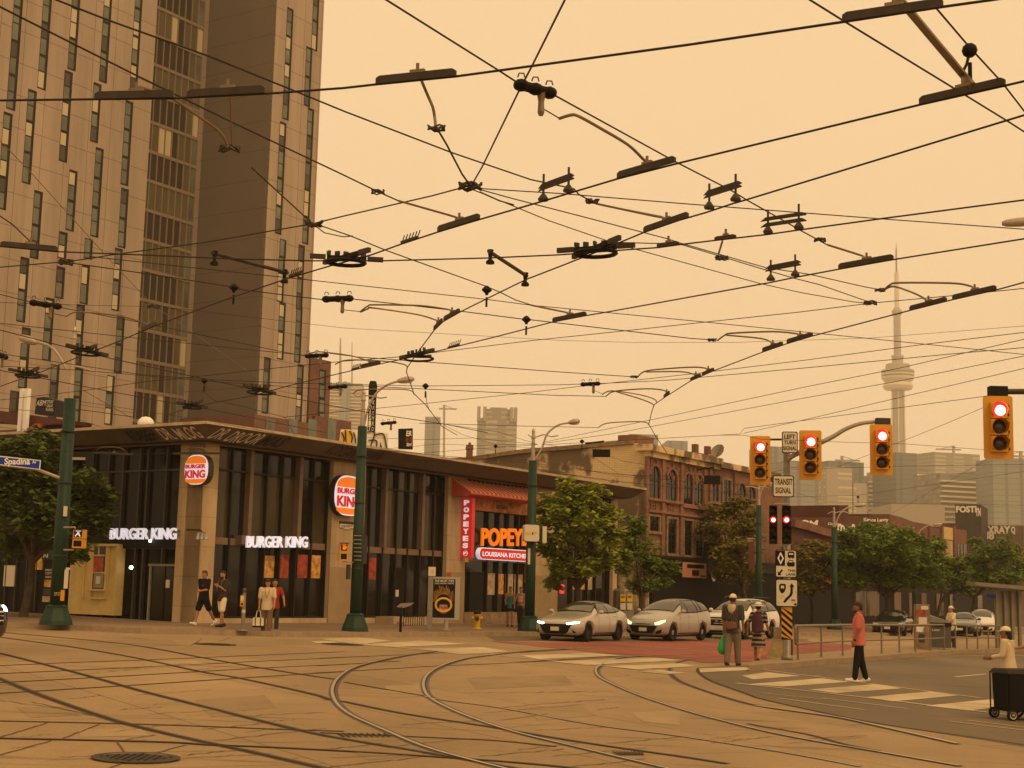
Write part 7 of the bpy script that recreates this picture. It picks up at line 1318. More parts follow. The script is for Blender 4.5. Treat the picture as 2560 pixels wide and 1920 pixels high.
def car(S, loc, az, paint, label, spec, group=None, detail=True):
    e = empty('parked_car' if spec.get('parked') else 'car', loc, label, spec.get('cat', 'car'), group, rz=0); e.rotation_euler = (0, 0, az)
    ORG[e.name] = Vector((0, 0, 0)); R = spec['R']; me = carbody(S, spec['wheels'], R); bo = bpy.data.objects.new('body', me); COL.objects.link(bo); bo.parent = e; ORG[bo.name] = Vector((0, 0, 0)); me.materials.clear(); me.materials.append(M[paint])
    for p in me.polygons: p.use_smooth = True; p.material_index = 0
    b = BM(); b.from_mesh(me); tr = BVHTree.FromBMesh(b); b.free()
    def decal(name, poly, mode, mt, par=bo, off=.006, cuts=4, smooth=True):
        g = BM(); g.faces.new([g.verts.new((a, c, 0)) for a, c in poly]); bmesh.ops.triangulate(g, faces=g.faces[:]); bmesh.ops.subdivide_edges(g, edges=g.edges[:], cuts=cuts, use_grid_fill=True)
        bad = []
        for v in g.verts:
            a, c = v.co.x, v.co.y
            o_, d_ = {'L': ((a, 3, c), (0, -1, 0)), 'R': ((a, -3, c), (0, 1, 0)), 'F': ((4, a, c), (-1, 0, 0)), 'B': ((-4, a, c), (1, 0, 0)), 'T': ((a, c, 4), (0, 0, -1))}[mode]
            h = tr.ray_cast(Vector(o_), Vector(d_))
            if h[0] is None: bad.append(v)
            else: v.co = h[0]+h[1]*off if h[1].dot(Vector(d_)) < 0 else h[0]-h[1]*off
        bmesh.ops.delete(g, geom=bad, context='VERTS')
        if not g.faces: g.free(); return None
        return mk(name, g, M[mt], par, True, local=True)
    gl = spec.get('glass', 'cglass')
    def grow(poly, k):
        cx_ = sum(a for a, c in poly)/len(poly); cy_ = sum(c for a, c in poly)/len(poly); return [(a+(k if a > cx_ else -k), c+(k if c > cy_ else -k)) for a, c in poly]
    for poly in spec['side']:
        for md in 'LR': decal('window_trim', grow(poly, .035), md, 'black', off=.010, cuts=6)
        for md in 'LR': decal('side_window', poly, md, spec.get('sglass', 'cglassd'), off=.018, cuts=6)
    decal('windscreen_trim', grow(spec['ws'], .03), 'T', 'black', off=.012, cuts=7); decal('windscreen', spec['ws'], 'T', gl, off=.022, cuts=7); decal('rear_window', spec['rw'], 'T', 'cglassd')
    for nm, poly, mt in spec['front']:
        for sg in ((1, -1) if poly[0][0] > .02 or nm in ('headlight', 'fog_lamp') else (1,)):
            if mt == 'black' or nm == 'number_plate' or nm == 'grille': sg_ = (1, -1) if nm == 'side_vent' else (1,)
            else: sg_ = (1, -1)
            if sg not in sg_: continue
            decal(nm, [(a*sg, c) for a, c in poly], 'F', mt, off=.010 if nm != 'number_plate' else .022)
    for poly in spec.get('seams', ()):
        for md in 'LR': decal('door_seam', poly, md, 'black', off=.004, cuts=6)
    for poly in spec.get('handles', ()):
        for md in 'LR': decal('door_handle', poly, md, paint, off=.03, cuts=1)
    for poly in spec.get('rear', ()):
        for sg in (1, -1): decal('tail_lamp', [(a*sg, c) for a, c in poly], 'B', 'tail')
    for x in spec['wheels']:
        for sy in (-1, 1):
            w_ = spec['wy']-.035; g = BM(); lathe(g, (x, sy*(w_-.20), R), [(R*.62, 0), (R*.94, .0), (R, .03), (R, .17), (R*.94, .20), (R*.70, .205), (R*.66, .17)], 28, ax=(0, sy, 0)); wh = mk('wheel', g, M['tyre'], e, True, local=True)
            g = BM(); c = Vector((x, sy*(w_-.03), R)); lathe(g, c-Vector((0, sy*.04, 0)), [(R*.70, -.06), (R*.70, .02), (R*.64, .03), (R*.62, -.05)], 28, ax=(0, sy, 0)); lathe(g, c, [(R*.14, -.03), (R*.12, .0)], 12, ax=(0, sy, 0))
            for k in range(spec.get('spokes', 5)):
                for dd in (-.12, .12):
                    a = math.tau*k/spec.get('spokes', 5)+dd; tube(g, [c+Vector((math.cos(a)*R*.1, -sy*.01, math.sin(a)*R*.1)), c+Vector((math.cos(a*1+dd*.3)*R*.64, -sy*.02, math.sin(a+dd*.3)*R*.64))], R*.055, 4)
            mk('rim', g, M[spec.get('rim', 'rimd')], wh, local=True)
    g = BM()
    for sy in (-1, 1):
        pass
    for sy in (-1, 1):
        g = BM(); mx, mz = spec['mirror']; ball(g, (mx, sy*(spec['wy']+.05), mz), .10, .55, 1.05, .72); box(g, (mx, sy*(spec['wy']-.02), mz-.05), (.07, .14, .04)); mk('mirror', g, M[paint], e, True, local=True)
    g = BM(); box(g, (0, 0, .20), (3.6, 1.2, .10)); mk('underbody', g, M['black'], e, local=True)
    if spec.get('rails'):
        for sy in (-1, 1): g = BM(); tube(g, [(x, sy*.66, z) for x, z in spec['rails']], .02, 6); mk('roof_rail', g, M['dark'], e, local=True)
    return e
sed_spec = dict(R=.33, wheels=(1.43, -1.30), wy=.92, mirror=(.62, 1.02), spokes=5, rim='rimd', sglass='cglass',
 side=[[(.50, 1.0), (-.30, 1.0), (-.30, 1.30), (-.02, 1.30), (.25, 1.18)], [(-.36, 1.0), (-1.05, 1.02), (-1.05, 1.27), (-.36, 1.31)], [(-1.11, 1.03), (-1.50, 1.08), (-1.30, 1.19), (-1.11, 1.25)]],
 ws=[(.76, -.64), (.76, .64), (.05, .50), (.05, -.50)], rw=[(-1.2, -.48), (-1.2, .48), (-1.75, .55), (-1.75, -.55)],
 front=[('grille', [(-.62, .60), (.62, .60), (.48, .34), (.38, .27), (-.38, .27), (-.48, .34)], 'black'), ('headlight', [(.42, .64), (.80, .69), (.80, .64), (.50, .58), (.42, .60)], 'headl'), ('number_plate', [(-.16, .50), (.16, .50), (.16, .37), (-.16, .37)], 'paper'), ('side_vent', [(.62, .45), (.75, .32), (.66, .30)], 'black'), ('lip', [(-.70, .24), (.70, .24), (.66, .215), (-.66, .215)], 'black')],
 seams=[[(-.33, 1.0), (-.345, 1.0), (-.345, .34), (-.33, .34)], [(.62, .9), (.605, .9), (.605, .34), (.62, .34)], [(-1.10, 1.0), (-1.115, 1.0), (-.99, .5), (-.975, .5)], [(.9, .30), (-.85, .30), (-.85, .27), (.9, .27)]], handles=[[(-.1, .86), (-.27, .86), (-.27, .83), (-.1, .83)], [(-.82, .88), (-1.0, .88), (-1.0, .85), (-.82, .85)]], rear=[[(.3, .86), (.72, .86), (.72, .78), (.3, .78)]])
van_spec = dict(R=.33, wheels=(1.38, -1.37), wy=.89, mirror=(.72, 1.12), spokes=10, rim='rims', glass='cglass', sglass='cglassd',
 side=[[(.62, 1.08), (.05, 1.08), (.05, 1.48), (.12, 1.48)], [(.0, 1.09), (-.85, 1.10), (-.85, 1.50), (.0, 1.50)], [(-.92, 1.11), (-1.20, 1.12), (-1.20, 1.50), (-.92, 1.50)], [(-1.28, 1.13), (-2.0, 1.18), (-1.9, 1.42), (-1.28, 1.47)]],
 ws=[(.98, -.64), (.98, .64), (.12, .56), (.12, -.56)], rw=[(-2.1, -.5), (-2.1, .5), (-2.24, .52), (-2.24, -.52)],
 front=[('grille', [(-.58, .58), (.58, .58), (.46, .36), (.34, .30), (-.34, .30), (-.46, .36)], 'black'), ('headlight', [(.46, .68), (.78, .80), (.80, .72), (.66, .62), (.50, .60)], 'headw'), ('number_plate', [(-.16, .50), (.16, .50), (.16, .37), (-.16, .37)], 'paper'), ('side_vent', [(.50, .36), (.74, .46), (.70, .32), (.54, .28)], 'black'), ('badge', [(-.06, .70), (.06, .70), (.04, .64), (-.04, .64)], 'rims'), ('air_slot', [(-.3, .645), (.3, .645), (.3, .62), (-.3, .62)], 'black')],
 seams=[[(.02, 1.06), (.005, 1.06), (.005, .36), (.02, .36)], [(-.88, 1.08), (-.895, 1.08), (-.895, .4), (-.88, .4)], [(.78, 1.0), (.765, 1.0), (.765, .36), (.78, .36)], [(.9, .31), (-.9, .31), (-.9, .28), (.9, .28)]], handles=[[(.28, .93), (.1, .93), (.1, .90), (.28, .90)], [(-.1, .95), (-.28, .95), (-.28, .92), (-.1, .92)]], rear=[[(.5, 1.0), (.76, 1.0), (.76, .8), (.5, .8)]])
suv_spec = dict(R=.38, wheels=(1.50, -1.42), wy=.97, mirror=(.78, 1.20), spokes=6, rim='rimd', cat='car', glass='cglass', rails=[(.1, 1.70), (0, 1.77), (-1.7, 1.75), (-1.8, 1.68)],
 side=[[(.72, 1.16), (.0, 1.16), (.0, 1.58), (.28, 1.58)], [(-.06, 1.16), (-1.0, 1.18), (-1.0, 1.60), (-.06, 1.60)], [(-1.1, 1.19), (-2.1, 1.22), (-1.95, 1.52), (-1.1, 1.57)]],
 ws=[(1.0, -.70), (1.0, .70), (.28, .60), (.28, -.60)], rw=[(-2.25, -.5), (-2.25, .5), (-2.42, .55), (-2.42, -.55)],
 front=[('grille', [(-.66, .90), (.66, .90), (.60, .56), (-.60, .56)], 'black'), ('grille_bar', [(-.62, .84), (.62, .84), (.62, .81), (-.62, .81)], 'whitep'), ('grille_bar', [(-.62, .75), (.62, .75), (.62, .72), (-.62, .72)], 'whitep'), ('grille_bar', [(-.62, .66), (.62, .66), (.62, .63), (-.62, .63)], 'whitep'), ('headlight', [(.68, .92), (.86, .92), (.86, .80), (.68, .82)], 'headoff'), ('number_plate', [(-.16, .50), (.16, .50), (.16, .38), (-.16, .38)], 'paper'), ('air_slot', [(-.6, .36), (.6, .36), (.5, .28), (-.5, .28)], 'black')],
 seams=[[(-.03, 1.14), (-.045, 1.14), (-.045, .4), (-.03, .4)], [(-1.05, 1.16), (-1.065, 1.16), (-1.0, .7), (-.985, .7)], [(1.0, .34), (-.95, .34), (-.95, .30), (1.0, .30)]], handles=[[(.2, 1.0), (.02, 1.0), (.02, .97), (.2, .97)], [(-.8, 1.02), (-.98, 1.02), (-.98, .99), (-.8, .99)]], rear=[[(.6, 1.0), (.84, 1.0), (.84, .8), (.6, .8)]])
def place_car(S, spec, wheel_px, az_deg, paint, label, near=-1, Y=None, **k):
    """put the front wheel on the side towards the camera at a picked spot; az from +Y turning right is where its tail points"""
    fx = Vector((-math.sin(math.radians(az_deg)), -math.cos(math.radians(az_deg)), 0)); rz = math.atan2(fx.y, fx.x); left = Vector((-fx.y, fx.x, 0))
    p = G(*wheel_px, 0) if Y is None else D(*wheel_px, Y)
    o = p - fx*spec['wheels'][0] - left*(spec['wy']-.1)*near; o.z = gz(o.x, o.y)+.004
    return car(S, o, rz, paint, label, spec, **k)
place_car(SED, sed_spec, (1468, 1605), 27, 'champ', 'champagne sedan with lit white headlights waiting at the stop line', near=1, group=None)
place_car(VAN, van_spec, (1680, 1604), 31, 'silver', 'silver minivan with a warm lit headlight behind the sedan', near=1)
place_car(SUV, suv_spec, (1864, 1599), 31, 'whitep', 'white sport utility car with a barred grille behind the couple', near=1)
bs = dict(sed_spec); bs['rim'] = 'rimd'; bs['sglass'] = 'cglassd'; bs['glass'] = 'cglassd'; bs['front'] = [f if f[0] != 'headlight' else ('headlight', f[1], 'headoff') for f in sed_spec['front']]
place_car(SED, bs, (2262, 1590), 22, 'blackp', 'black sedan seen through the median railing', near=1, Y=82)
ws_ = dict(van_spec); ws_['front'] = [f if f[0] != 'headlight' else ('headlight', f[1], 'headoff') for f in van_spec['front']]
place_car(VAN, ws_, (2485, 1590), 20, 'whitep', 'white van far off beside the tram shelter', near=1, Y=95)
place_car(SED, bs, (2440, 1590), 22, 'blackp', 'dark far car just left of the white van by the shelter', near=1, Y=88)
# dark car cut by the left edge
ds = dict(suv_spec); ds['front'] = [f if f[0] != 'headlight' else ('headlight', [(.60, .95), (.90, .95), (.90, .82), (.62, .84)], 'headl') for f in suv_spec['front']]
p = G(-62, 1640, 0); fx = Vector((.86, -.30, 0)).normalized(); o = p - fx*2.25 ; o.z = gz(o.x, o.y)+.004
o = o + Vector((-fx.y, fx.x, 0))*.0
LC = car(SUV, o, math.atan2(fx.y, fx.x), 'blackp', 'front corner of a black car with a lit headlight at the left edge', ds)

# ------------------------------------------------------------------ trees
def leafmat(name, col, amt=.62, sc_=1.5):
    return mat(name, col, .6, nz=(sc_, amt), trans=.28, spec=.25)
M['bark'] = mat('bark', (.075, .052, .035), .9, nz=(6, .4)); M['leaf_y'] = leafmat('leaf_yellow_green', (.27, .31, .035)); M['leaf_g'] = leafmat('leaf_green', (.15, .215, .026)); M['leaf_d'] = leafmat('leaf_dark_green', (.078, .110, .016)); M['leaf_b'] = leafmat('leaf_olive_brown', (.185, .155, .030))
def tree(trunk_px, lobes, conv, Y, lm, label, n=60, ls=.2, seed=1, dy=2.5, name='leafy_tree'):
    rr = random.Random(seed); b = D(trunk_px[0], 1500, Y); b.z = gz(b.x, b.y)+.1; e = empty(name, b, label, 'tree', 'street trees')
    E_ = []
    for (x, y, rx, ry) in lobes:
        (px, py), = conv([(x, y)]); k = 1/(conv([(1, 0)])[0][0]-conv([(0, 0)])[0][0]); Yl = Y+rr.uniform(-dy, dy); c = D(px, py, Yl); s = Yl/F/k
        E_.append((c, rx*s*1.12, ry*s*1.12))
    cz = sum(c.z for c, _, _ in E_)/len(E_); cx = sum(c.x for c, _, _ in E_)/len(E_)
    fork = Vector((b.x+(cx-b.x)*.3, b.y, b.z+max(1.5, (cz-b.z)*.45))); bm = BM()
    tube(bm, smoothline([b, b.lerp(fork, .5)+Vector((.06, 0, 0)), fork], 3), [.17, .15, .14, .13, .125, .12, .12], 8)
    for c, rx, rz_ in E_:
        mid = fork.lerp(c, .55)+Vector((rr.uniform(-.3, .3), rr.uniform(-.3, .3), .25)); tube(bm, smoothline([fork, mid, c], 3), [.09, .075, .06, .05, .04, .03, .02], 5)
        for q in range(5):
            d_ = Vector((rr.uniform(-1, 1)*rx, rr.uniform(-1, 1)*rx*.8, rr.uniform(-.5, 1)*rz_))*.8; tube(bm, [mid.lerp(c, .6), c+d_*.5, c+d_], [.03, .02, .008], 4)
    mk('trunk', bm, M['bark'], e)
    vs, fs = [], []
    for c, rx, rz_ in E_:
        ry = min(rx, 2.2); clumps = []
        for q in range(int(16+rx*rz_*9)):
            u = Vector((rr.gauss(0, 1), rr.gauss(0, 1), rr.gauss(0, 1))).normalized()*(rr.random()**.38)
            clumps.append((c+Vector((u.x*rx, u.y*ry, u.z*rz_)), rr.uniform(.22, .5)*max(.6, min(1.5, rx))))
        for cc, cr_ in clumps:
            for q in range(int(n*rr.uniform(.4, 1)*cr_*2.3)):
                u = Vector((rr.gauss(0, 1), rr.gauss(0, 1), rr.gauss(0, .6))).normalized()*(rr.random()**.45)*cr_; p = cc+u
                a = rr.uniform(0, math.tau); t = Vector((math.cos(a), math.sin(a), rr.uniform(-.8, .25))).normalized(); s = t.cross(Vector((rr.uniform(-.5, .5), rr.uniform(-.5, .5), 1))).normalized(); L_ = ls*rr.uniform(.5, 1.35); w_ = L_*.36; i = len(vs)
                nrm = t.cross(s)*L_*.12
                vs += [p, p+t*L_*.45+s*w_+nrm, p+t*L_, p+t*L_*.45-s*w_+nrm]; fs.append((i, i+1, i+2, i+3))
    me = bpy.data.meshes.new('crown'); org = ORG[e.name]; me.from_pydata([v-org for v in vs], [], fs); o = bpy.data.objects.new('crown', me); COL.objects.link(o); o.parent = e; me.materials.append(M[lm]); return e
tree((60, 1500), [(120, 250, 190, 150), (330, 380, 200, 140), (560, 440, 140, 100), (700, 540, 110, 110), (620, 680, 130, 110), (150, 600, 220, 180), (370, 700, 170, 130), (100, 830, 180, 90), (540, 900, 55, 80), (-50, 420, 200, 260), (250, 120, 120, 60)], cZ, 50, 'leaf_d', 'dark leafy tree hanging over the low shop at the left edge', n=70, ls=.26, seed=3, dy=1.2)
tree((1447, 1500), [(400, 640, 170, 120), (600, 690, 140, 110), (250, 850, 140, 150), (500, 900, 260, 170), (720, 880, 120, 150), (190, 1130, 100, 120), (320, 1330, 110, 130), (620, 1150, 190, 130), (245, 1480, 45, 60), (400, 1100, 200, 150), (740, 1240, 100, 90), (170, 760, 80, 90), (130, 1000, 70, 120), (800, 1010, 80, 110), (450, 1330, 160, 90), (640, 1330, 120, 80)], c8, 60, 'leaf_y', 'bright yellow green tree right of the third green pole', n=80, ls=.24, seed=4, dy=1.5)
tree((1600, 1500), [(1000, 950, 110, 100), (950, 1100, 160, 130), (1120, 1230, 150, 140), (1200, 1400, 140, 100), (1100, 1530, 150, 80), (1330, 1330, 60, 60), (900, 1300, 90, 120)], c8, 67, 'leaf_g', 'green tree between the bright tree and the brick facade', n=70, ls=.24, seed=5, dy=1.5)
tree((1870, 1500), [(1800, 850, 180, 120), (2020, 770, 110, 80), (1720, 1000, 130, 110), (1980, 1050, 180, 170), (1950, 1250, 170, 150), (1850, 1150, 150, 120), (1880, 1360, 140, 90), (1740, 1160, 80, 80), (2100, 900, 80, 140), (2050, 1400, 120, 110)], c8, 84, 'leaf_b', 'olive brown tree in front of the old brick block', n=62, ls=.26, seed=6)
tree((2030, 1500), [(100, 1180, 130, 90), (40, 1320, 130, 130), (230, 1280, 120, 120), (120, 1430, 150, 100), (-80, 1220, 90, 90), (-60, 1450, 100, 90), (330, 1230, 100, 90), (300, 1430, 130, 90), (20, 1520, 160, 70), (200, 1180, 90, 70)], cR, 93, 'leaf_b', 'thin brownish tree behind the lane signs', n=56, ls=.27, seed=7)
tree((2213, 1500), [(480, 1100, 150, 110), (700, 1020, 170, 80), (900, 1070, 150, 90), (1080, 1140, 130, 100), (650, 1180, 260, 130), (950, 1250, 260, 130), (1250, 1200, 140, 110), (1300, 1340, 120, 110), (620, 1380, 220, 100), (1050, 1420, 220, 100), (450, 1300, 140, 120), (830, 1460, 200, 70), (480, 1460, 150, 70), (1250, 1460, 130, 70)], cR, 90, 'leaf_g', 'broad green tree behind the pink shirt man', n=70, ls=.28, seed=8, dy=2)
tree((2420, 1500), [(1620, 1330, 130, 110), (1800, 1250, 150, 110), (1950, 1170, 110, 110), (2060, 1330, 120, 120), (1500, 1430, 120, 100), (1750, 1450, 170, 80), (1660, 1130, 60, 60), (1950, 1440, 150, 80)], cR, 118, 'leaf_g', 'green tree at the right edge behind the shelter roof', n=56, ls=.3, seed=9)
tree((2330, 1500), [(1450, 1330, 90, 70), (1420, 1470, 130, 90), (1550, 1550, 120, 60)], cR, 105, 'leaf_d', 'low dark tree in front of the end brick house', n=56, ls=.28, seed=10)
# ------------------------------------------------------------------ people
def cone(bm, a, b, ra, rb, n=12, fl=1.0):
    """tapered limb with round ends"""
    a, b = Vector(a), Vector(b); ax = (b-a); L_ = ax.length; ax.normalize(); rs = []
    for t in (-1, -.85, -.5, 0): rs.append((a+ax*ra*t, ra*math.sqrt(max(0, 1-t*t))+.0005))
    for t in (0, .5, .85, 1): rs.append((b+ax*rb*t, rb*math.sqrt(max(0, 1-t*t))+.0005))
    R = [ring(bm, c, ax, r, n) for c, r in rs]; skin(bm, R)
def blob(bm, rings_):                          # (centre, rx, ry, fwd vector)
    R = []
    for c, rx, ry, r_, f_ in rings_: R.append([bm.verts.new(Vector(c)+r_*math.cos(math.tau*i/16)*rx+f_*math.sin(math.tau*i/16)*ry) for i in range(16)])
    skin(bm, R)
def remesh(name, bm, mt, par, vox, sm=4):
    o = mk(name, bm, mt, par, True, local=True); m_ = o.modifiers.new('r', 'REMESH'); m_.mode = 'VOXEL'; m_.voxel_size = vox; m_.use_smooth_shade = True
    if sm: s = o.modifiers.new('s', 'SMOOTH'); s.iterations = sm; s.factor = .5
    apply_mods(o)
    for p in o.data.polygons: p.use_smooth = True
    return o
M['skin'] = mat('skin', (.36, .17, .09), .55); M['skin_d'] = mat('skin_dark', (.22, .10, .055), .55); M['hair'] = mat('dark_hair', (.018, .012, .008), .6); M['hair_b'] = mat('brown_hair', (.07, .035, .018), .6)
M['c_black'] = mat('black_cloth', (.012, .010, .009), .85); M['c_cream'] = mat('cream_cloth', (.55, .44, .28), .85, nz=(8, .08)); M['c_white'] = mat('white_cloth', (.70, .60, .42), .85); M['c_khaki'] = mat('khaki_cloth', (.17, .11, .055), .85, nz=(7, .15)); M['c_pink'] = mat('salmon_cloth', (.52, .145, .115), .8, nz=(7, .12)); M['c_grey'] = mat('grey_cloth', (.17, .13, .09), .85, nz=(7, .12)); M['c_teal'] = mat('teal_cloth', (.03, .16, .15), .8); M['c_pinkp'] = mat('pale_pink_cloth', (.55, .33, .26), .8); M['c_red'] = mat('red_cloth', (.28, .03, .02), .8); M['c_purple'] = mat('purple_bag', (.085, .03, .045), .8); M['c_brown'] = mat('brown_bag', (.16, .075, .045), .8); M['c_green'] = mat('green_plastic_bag', (.01, .30, .06), .35); M['shoe_w'] = mat('white_shoe', (.72, .66, .55), .6); M['shoe_b'] = mat('dark_shoe', (.014, .011, .010), .6); M['c_char'] = mat('charcoal_cloth', (.045, .035, .03), .85)
def stripemat(name, ca, cb, axis, freq, duty=.35):
    m = bpy.data.materials.new(name); m.use_nodes = True; nt = m.node_tree; N = nt.nodes.new; L = nt.links.new; b = nt.nodes['Principled BSDF']; b.inputs['Roughness'].default_value = .85
    t = N('ShaderNodeTexCoord'); s = N('ShaderNodeSeparateXYZ'); L(t.outputs['Object'], s.inputs[0]); a = N('ShaderNodeMath'); a.operation = 'MULTIPLY'; a.inputs[1].default_value = freq; L(s.outputs[axis], a.inputs[0]); f_ = N('ShaderNodeMath'); f_.operation = 'FRACT'; L(a.outputs[0], f_.inputs[0]); g = N('ShaderNodeMath'); g.operation = 'LESS_THAN'; g.inputs[1].default_value = duty; L(f_.outputs[0], g.inputs[0])
    mx = N('ShaderNodeMix'); mx.data_type = 'RGBA'; L(g.outputs[0], mx.inputs[0]); mx.inputs[6].default_value = (*ca, 1); mx.inputs[7].default_value = (*cb, 1); L(mx.outputs[2], b.inputs['Base Color']); return m
M['c_vstripe'] = stripemat('pinstripe_shirt', (.016, .013, .012), (.10, .08, .06), 0, 22, .3); M['c_hstripe'] = stripemat('banded_dress', (.015, .012, .012), (.26, .21, .15), 2, 8.5, .42)
def rotx(v, a): return Matrix.Rotation(a, 3, 'X') @ Vector(v)
def person(px, hgt, head_dir, label, legL=(0, 0), legR=(0, 0), armL=(0, .08, .1), armR=(0, .08, .1), lean=0, top='c_black', bottom='c_black', sleeve=.55, bot='trousers', skin='skin', hair='hair', hairlen=0, shoes='shoe_b', hat=None, vox=.0095, build=1.0, headturn=0, headtilt=0, zoff=.0, extra=None, topmat=None, sleeveless=False, crop=0, beard=False, o=None, botw=1.0):
    s = hgt/1.75; loc = o if o is not None else G(*px, zoff); hx, hy = head_dir; rz = math.atan2(-hx, hy); e = empty('person', loc, label, 'person', rz=0); e.rotation_euler = (0, 0, rz); ORG[e.name] = Vector((0, 0, 0))
    V = Vector; RM = Matrix.Rotation(-lean, 3, 'X')
    hip = V((0, 0, .93))
    J = {}
    for k, sx, (th, kn) in (('L', -1, legL), ('R', 1, legR)):
        h_ = hip+V((sx*.095, 0, -.02)); kd = V((sx*.01, math.sin(th), -math.cos(th))); kn_ = h_+kd*.43; sd_ = V((0, math.sin(th-kn), -math.cos(th-kn))); an = kn_+sd_*.40; J[k] = (h_, kn_, an, th-kn)
    def up_(v): return hip+RM@(V(v)-hip)
    sh = {}
    for k, sx, A in (('L', -1, armL), ('R', 1, armR)):
        fwd, out, el = A[:3]; inw = A[3] if len(A) > 3 else 0
        S_ = up_((sx*.185*build, 0, 1.43)); ud = V((sx*math.sin(out), math.sin(fwd)*math.cos(out), -math.cos(fwd)*math.cos(out))); E2 = S_+ud*.29
        fd = V((sx*math.sin(out)*.3-sx*inw, math.sin(fwd+el), -math.cos(fwd+el))).normalized(); W = E2+fd*.25; sh[k] = (S_, E2, W, fd, sx)
    low = min(J[k][2].z-.075 for k in 'LR'); dz = V((0, 0, -low)); 
    def P(v): return (V(v)+dz)*s
    X, Yv = V((1, 0, 0)), V((0, 1, 0)); Yl = (RM@Yv)
    B = BM(); w_ = build
    blob(B, [(P(up_((0, 0, .86))), .15*s*w_, .11*s*w_, X, Yv), (P(up_((0, 0, .95))), .155*s*w_, .115*s*w_, X, Yl), (P(up_((0, 0, 1.08))), .135*s*w_, .10*s*w_, X, Yl), (P(up_((0, .005, 1.25))), .155*s*w_, .11*s*w_, X, Yl), (P(up_((0, 0, 1.38))), .165*s*w_, .10*s*w_, X, Yl), (P(up_((0, 0, 1.46))), .10*s, .075*s, X, Yl), (P(up_((0, 0, 1.49))), .055*s, .055*s, X, Yl)])
    for k in 'LR':
        h_, kn_, an, sa = J[k]; cone(B, P(h_), P(kn_), .085*s*w_, .055*s); cone(B, P(kn_), P(an), .055*s, .036*s); c_ = kn_.lerp(an, .3)+V((0, -.018, 0)); cone(B, P(kn_.lerp(an, .12)), P(c_), .048*s, .054*s)
        f_ = V((0, math.cos(sa), math.sin(sa))); cone(B, P(an-V((0, 0, .03))), P(an+f_*.13-V((0, 0, .05))), .036*s, .03*s)
        S_, E2, W, fd, sx = sh[k]; cone(B, P(S_), P(E2), .052*s*w_, .040*s); cone(B, P(E2), P(W), .040*s, .026*s)
        pa_ = W+fd*.07; cone(B, P(W+fd*.015), P(pa_), .028*s, .034*s, 10); sd_ = fd.cross(V((sx, 0, 0)) if abs(fd.x) < .8 else V((0, 0, 1))).normalized()
        for i, (q, ln) in enumerate(((-.028, .062), (-.010, .074), (.009, .070), (.027, .055))):
            r0_ = pa_+sd_*q; m1 = r0_+fd*ln*.55+V((-sx*.006, 0, 0)); m2 = m1+(fd+V((-sx*.45, 0, 0))).normalized()*ln*.6; cone(B, P(r0_-fd*.01), P(m1), .0105*s, .0095*s, 6); cone(B, P(m1), P(m2), .0095*s, .008*s, 6)
        t0 = W+fd*.03+sd_*.025*(-1 if sd_.dot(Yv) < 0 else 1); t1 = t0+(fd*.6+sd_*(.8 if sd_.dot(Yv) > 0 else -.8)).normalized()*.035; cone(B, P(t0), P(t1), .013*s, .011*s, 6); cone(B, P(t1), P(t1+fd*.028), .011*s, .009*s, 6)
    # head
    HM = Matrix.Rotation(headturn, 3, 'Z') @ Matrix.Rotation(headtilt, 3, 'X'); nk = up_((0, -.005, 1.50)); hc = up_((0, .012, 1.625))
    def Hh(v): return P(hc+HM@V(v))
    cone(B, P(nk-V((0, 0, .05))), P(hc+HM@V((0, -.02, -.06))), .056*s, .052*s)
    b0 = len(B.verts); prof = [(-.122, .030, .045, .035), (-.105, .046, .062, .022), (-.075, .060, .080, .010), (-.04, .068, .092, .002), (0, .073, .098, 0), (.045, .073, .096, -.004), (.08, .062, .080, -.006), (.105, .040, .052, -.006), (.117, .014, .02, -.006)]
    R_ = []
    for z, rx, ry, oy in prof: R_.append([B.verts.new(Hh((math.cos(math.tau*i/16)*rx, oy+math.sin(math.tau*i/16)*ry, z))) for i in range(16)])
    skin_f = globals()['skin']; skin_f(B, R_)
    cone(B, Hh((0, .095, .012)), Hh((0, .115, -.030)), .009*s, .014*s, 8); cone(B, Hh((-.02, .088, -.062)), Hh((.02, .088, -.062)), .010*s, .010*s, 8); cone(B, Hh((-.03, .084, .028)), Hh((.03, .084, .028)), .012*s, .012*s, 8); cone(B, Hh((0, .075, -.10)), Hh((0, .078, -.095)), .022*s, .02*s, 8)
    for q in (-1, 1): cone(B, Hh((q*.075, -.005, .012)), Hh((q*.074, .0, -.025)), .014*s, .010*s, 6)
    body = remesh('body', B, M[skin], e, vox*s, 3)
    for q in (-1, 1): g = BM(); ball(g, Hh((q*.031, .0885, .010)), .0095*s, n=6); mk('eye', g, M['black'], e, True, local=True)
    g = BM(); cone(g, Hh((-.018, .099, -.063)), Hh((.018, .099, -.063)), .0045*s, .0045*s, 6); mk('mouth', g, M['postred'], e, True, local=True)
    if beard: g = BM(); cone(g, Hh((-.045, .055, -.085)), Hh((.045, .055, -.085)), .034*s, .034*s); cone(g, Hh((0, .075, -.10)), Hh((0, .07, -.085)), .03*s, .03*s); remesh('beard', g, M['hair'], e, .012*s, 2)
    g = BM(); R_ = []
    for z, rx, ry, oy in [(-.055, .055, .04, -.060), (-.02, .074, .062, -.040), (.02, .080, .082, -.024), (.055, .081, .100, -.010), (.09, .070, .090, -.006), (.118, .046, .06, -.008), (.131, .015, .02, -.008)]: R_.append([g.verts.new(Hh((math.cos(math.tau*i/14)*rx, oy+math.sin(math.tau*i/14)*ry, z))) for i in range(14)])
    skin_f(g, R_)
    if hairlen: cone(g, Hh((0, -.075, .0)), Hh((0, -.085, -hairlen)), .065*s, .05*s)
    mk('hair', g, M[hair], e, True, local=True)
    # clothes
    m_ = .016
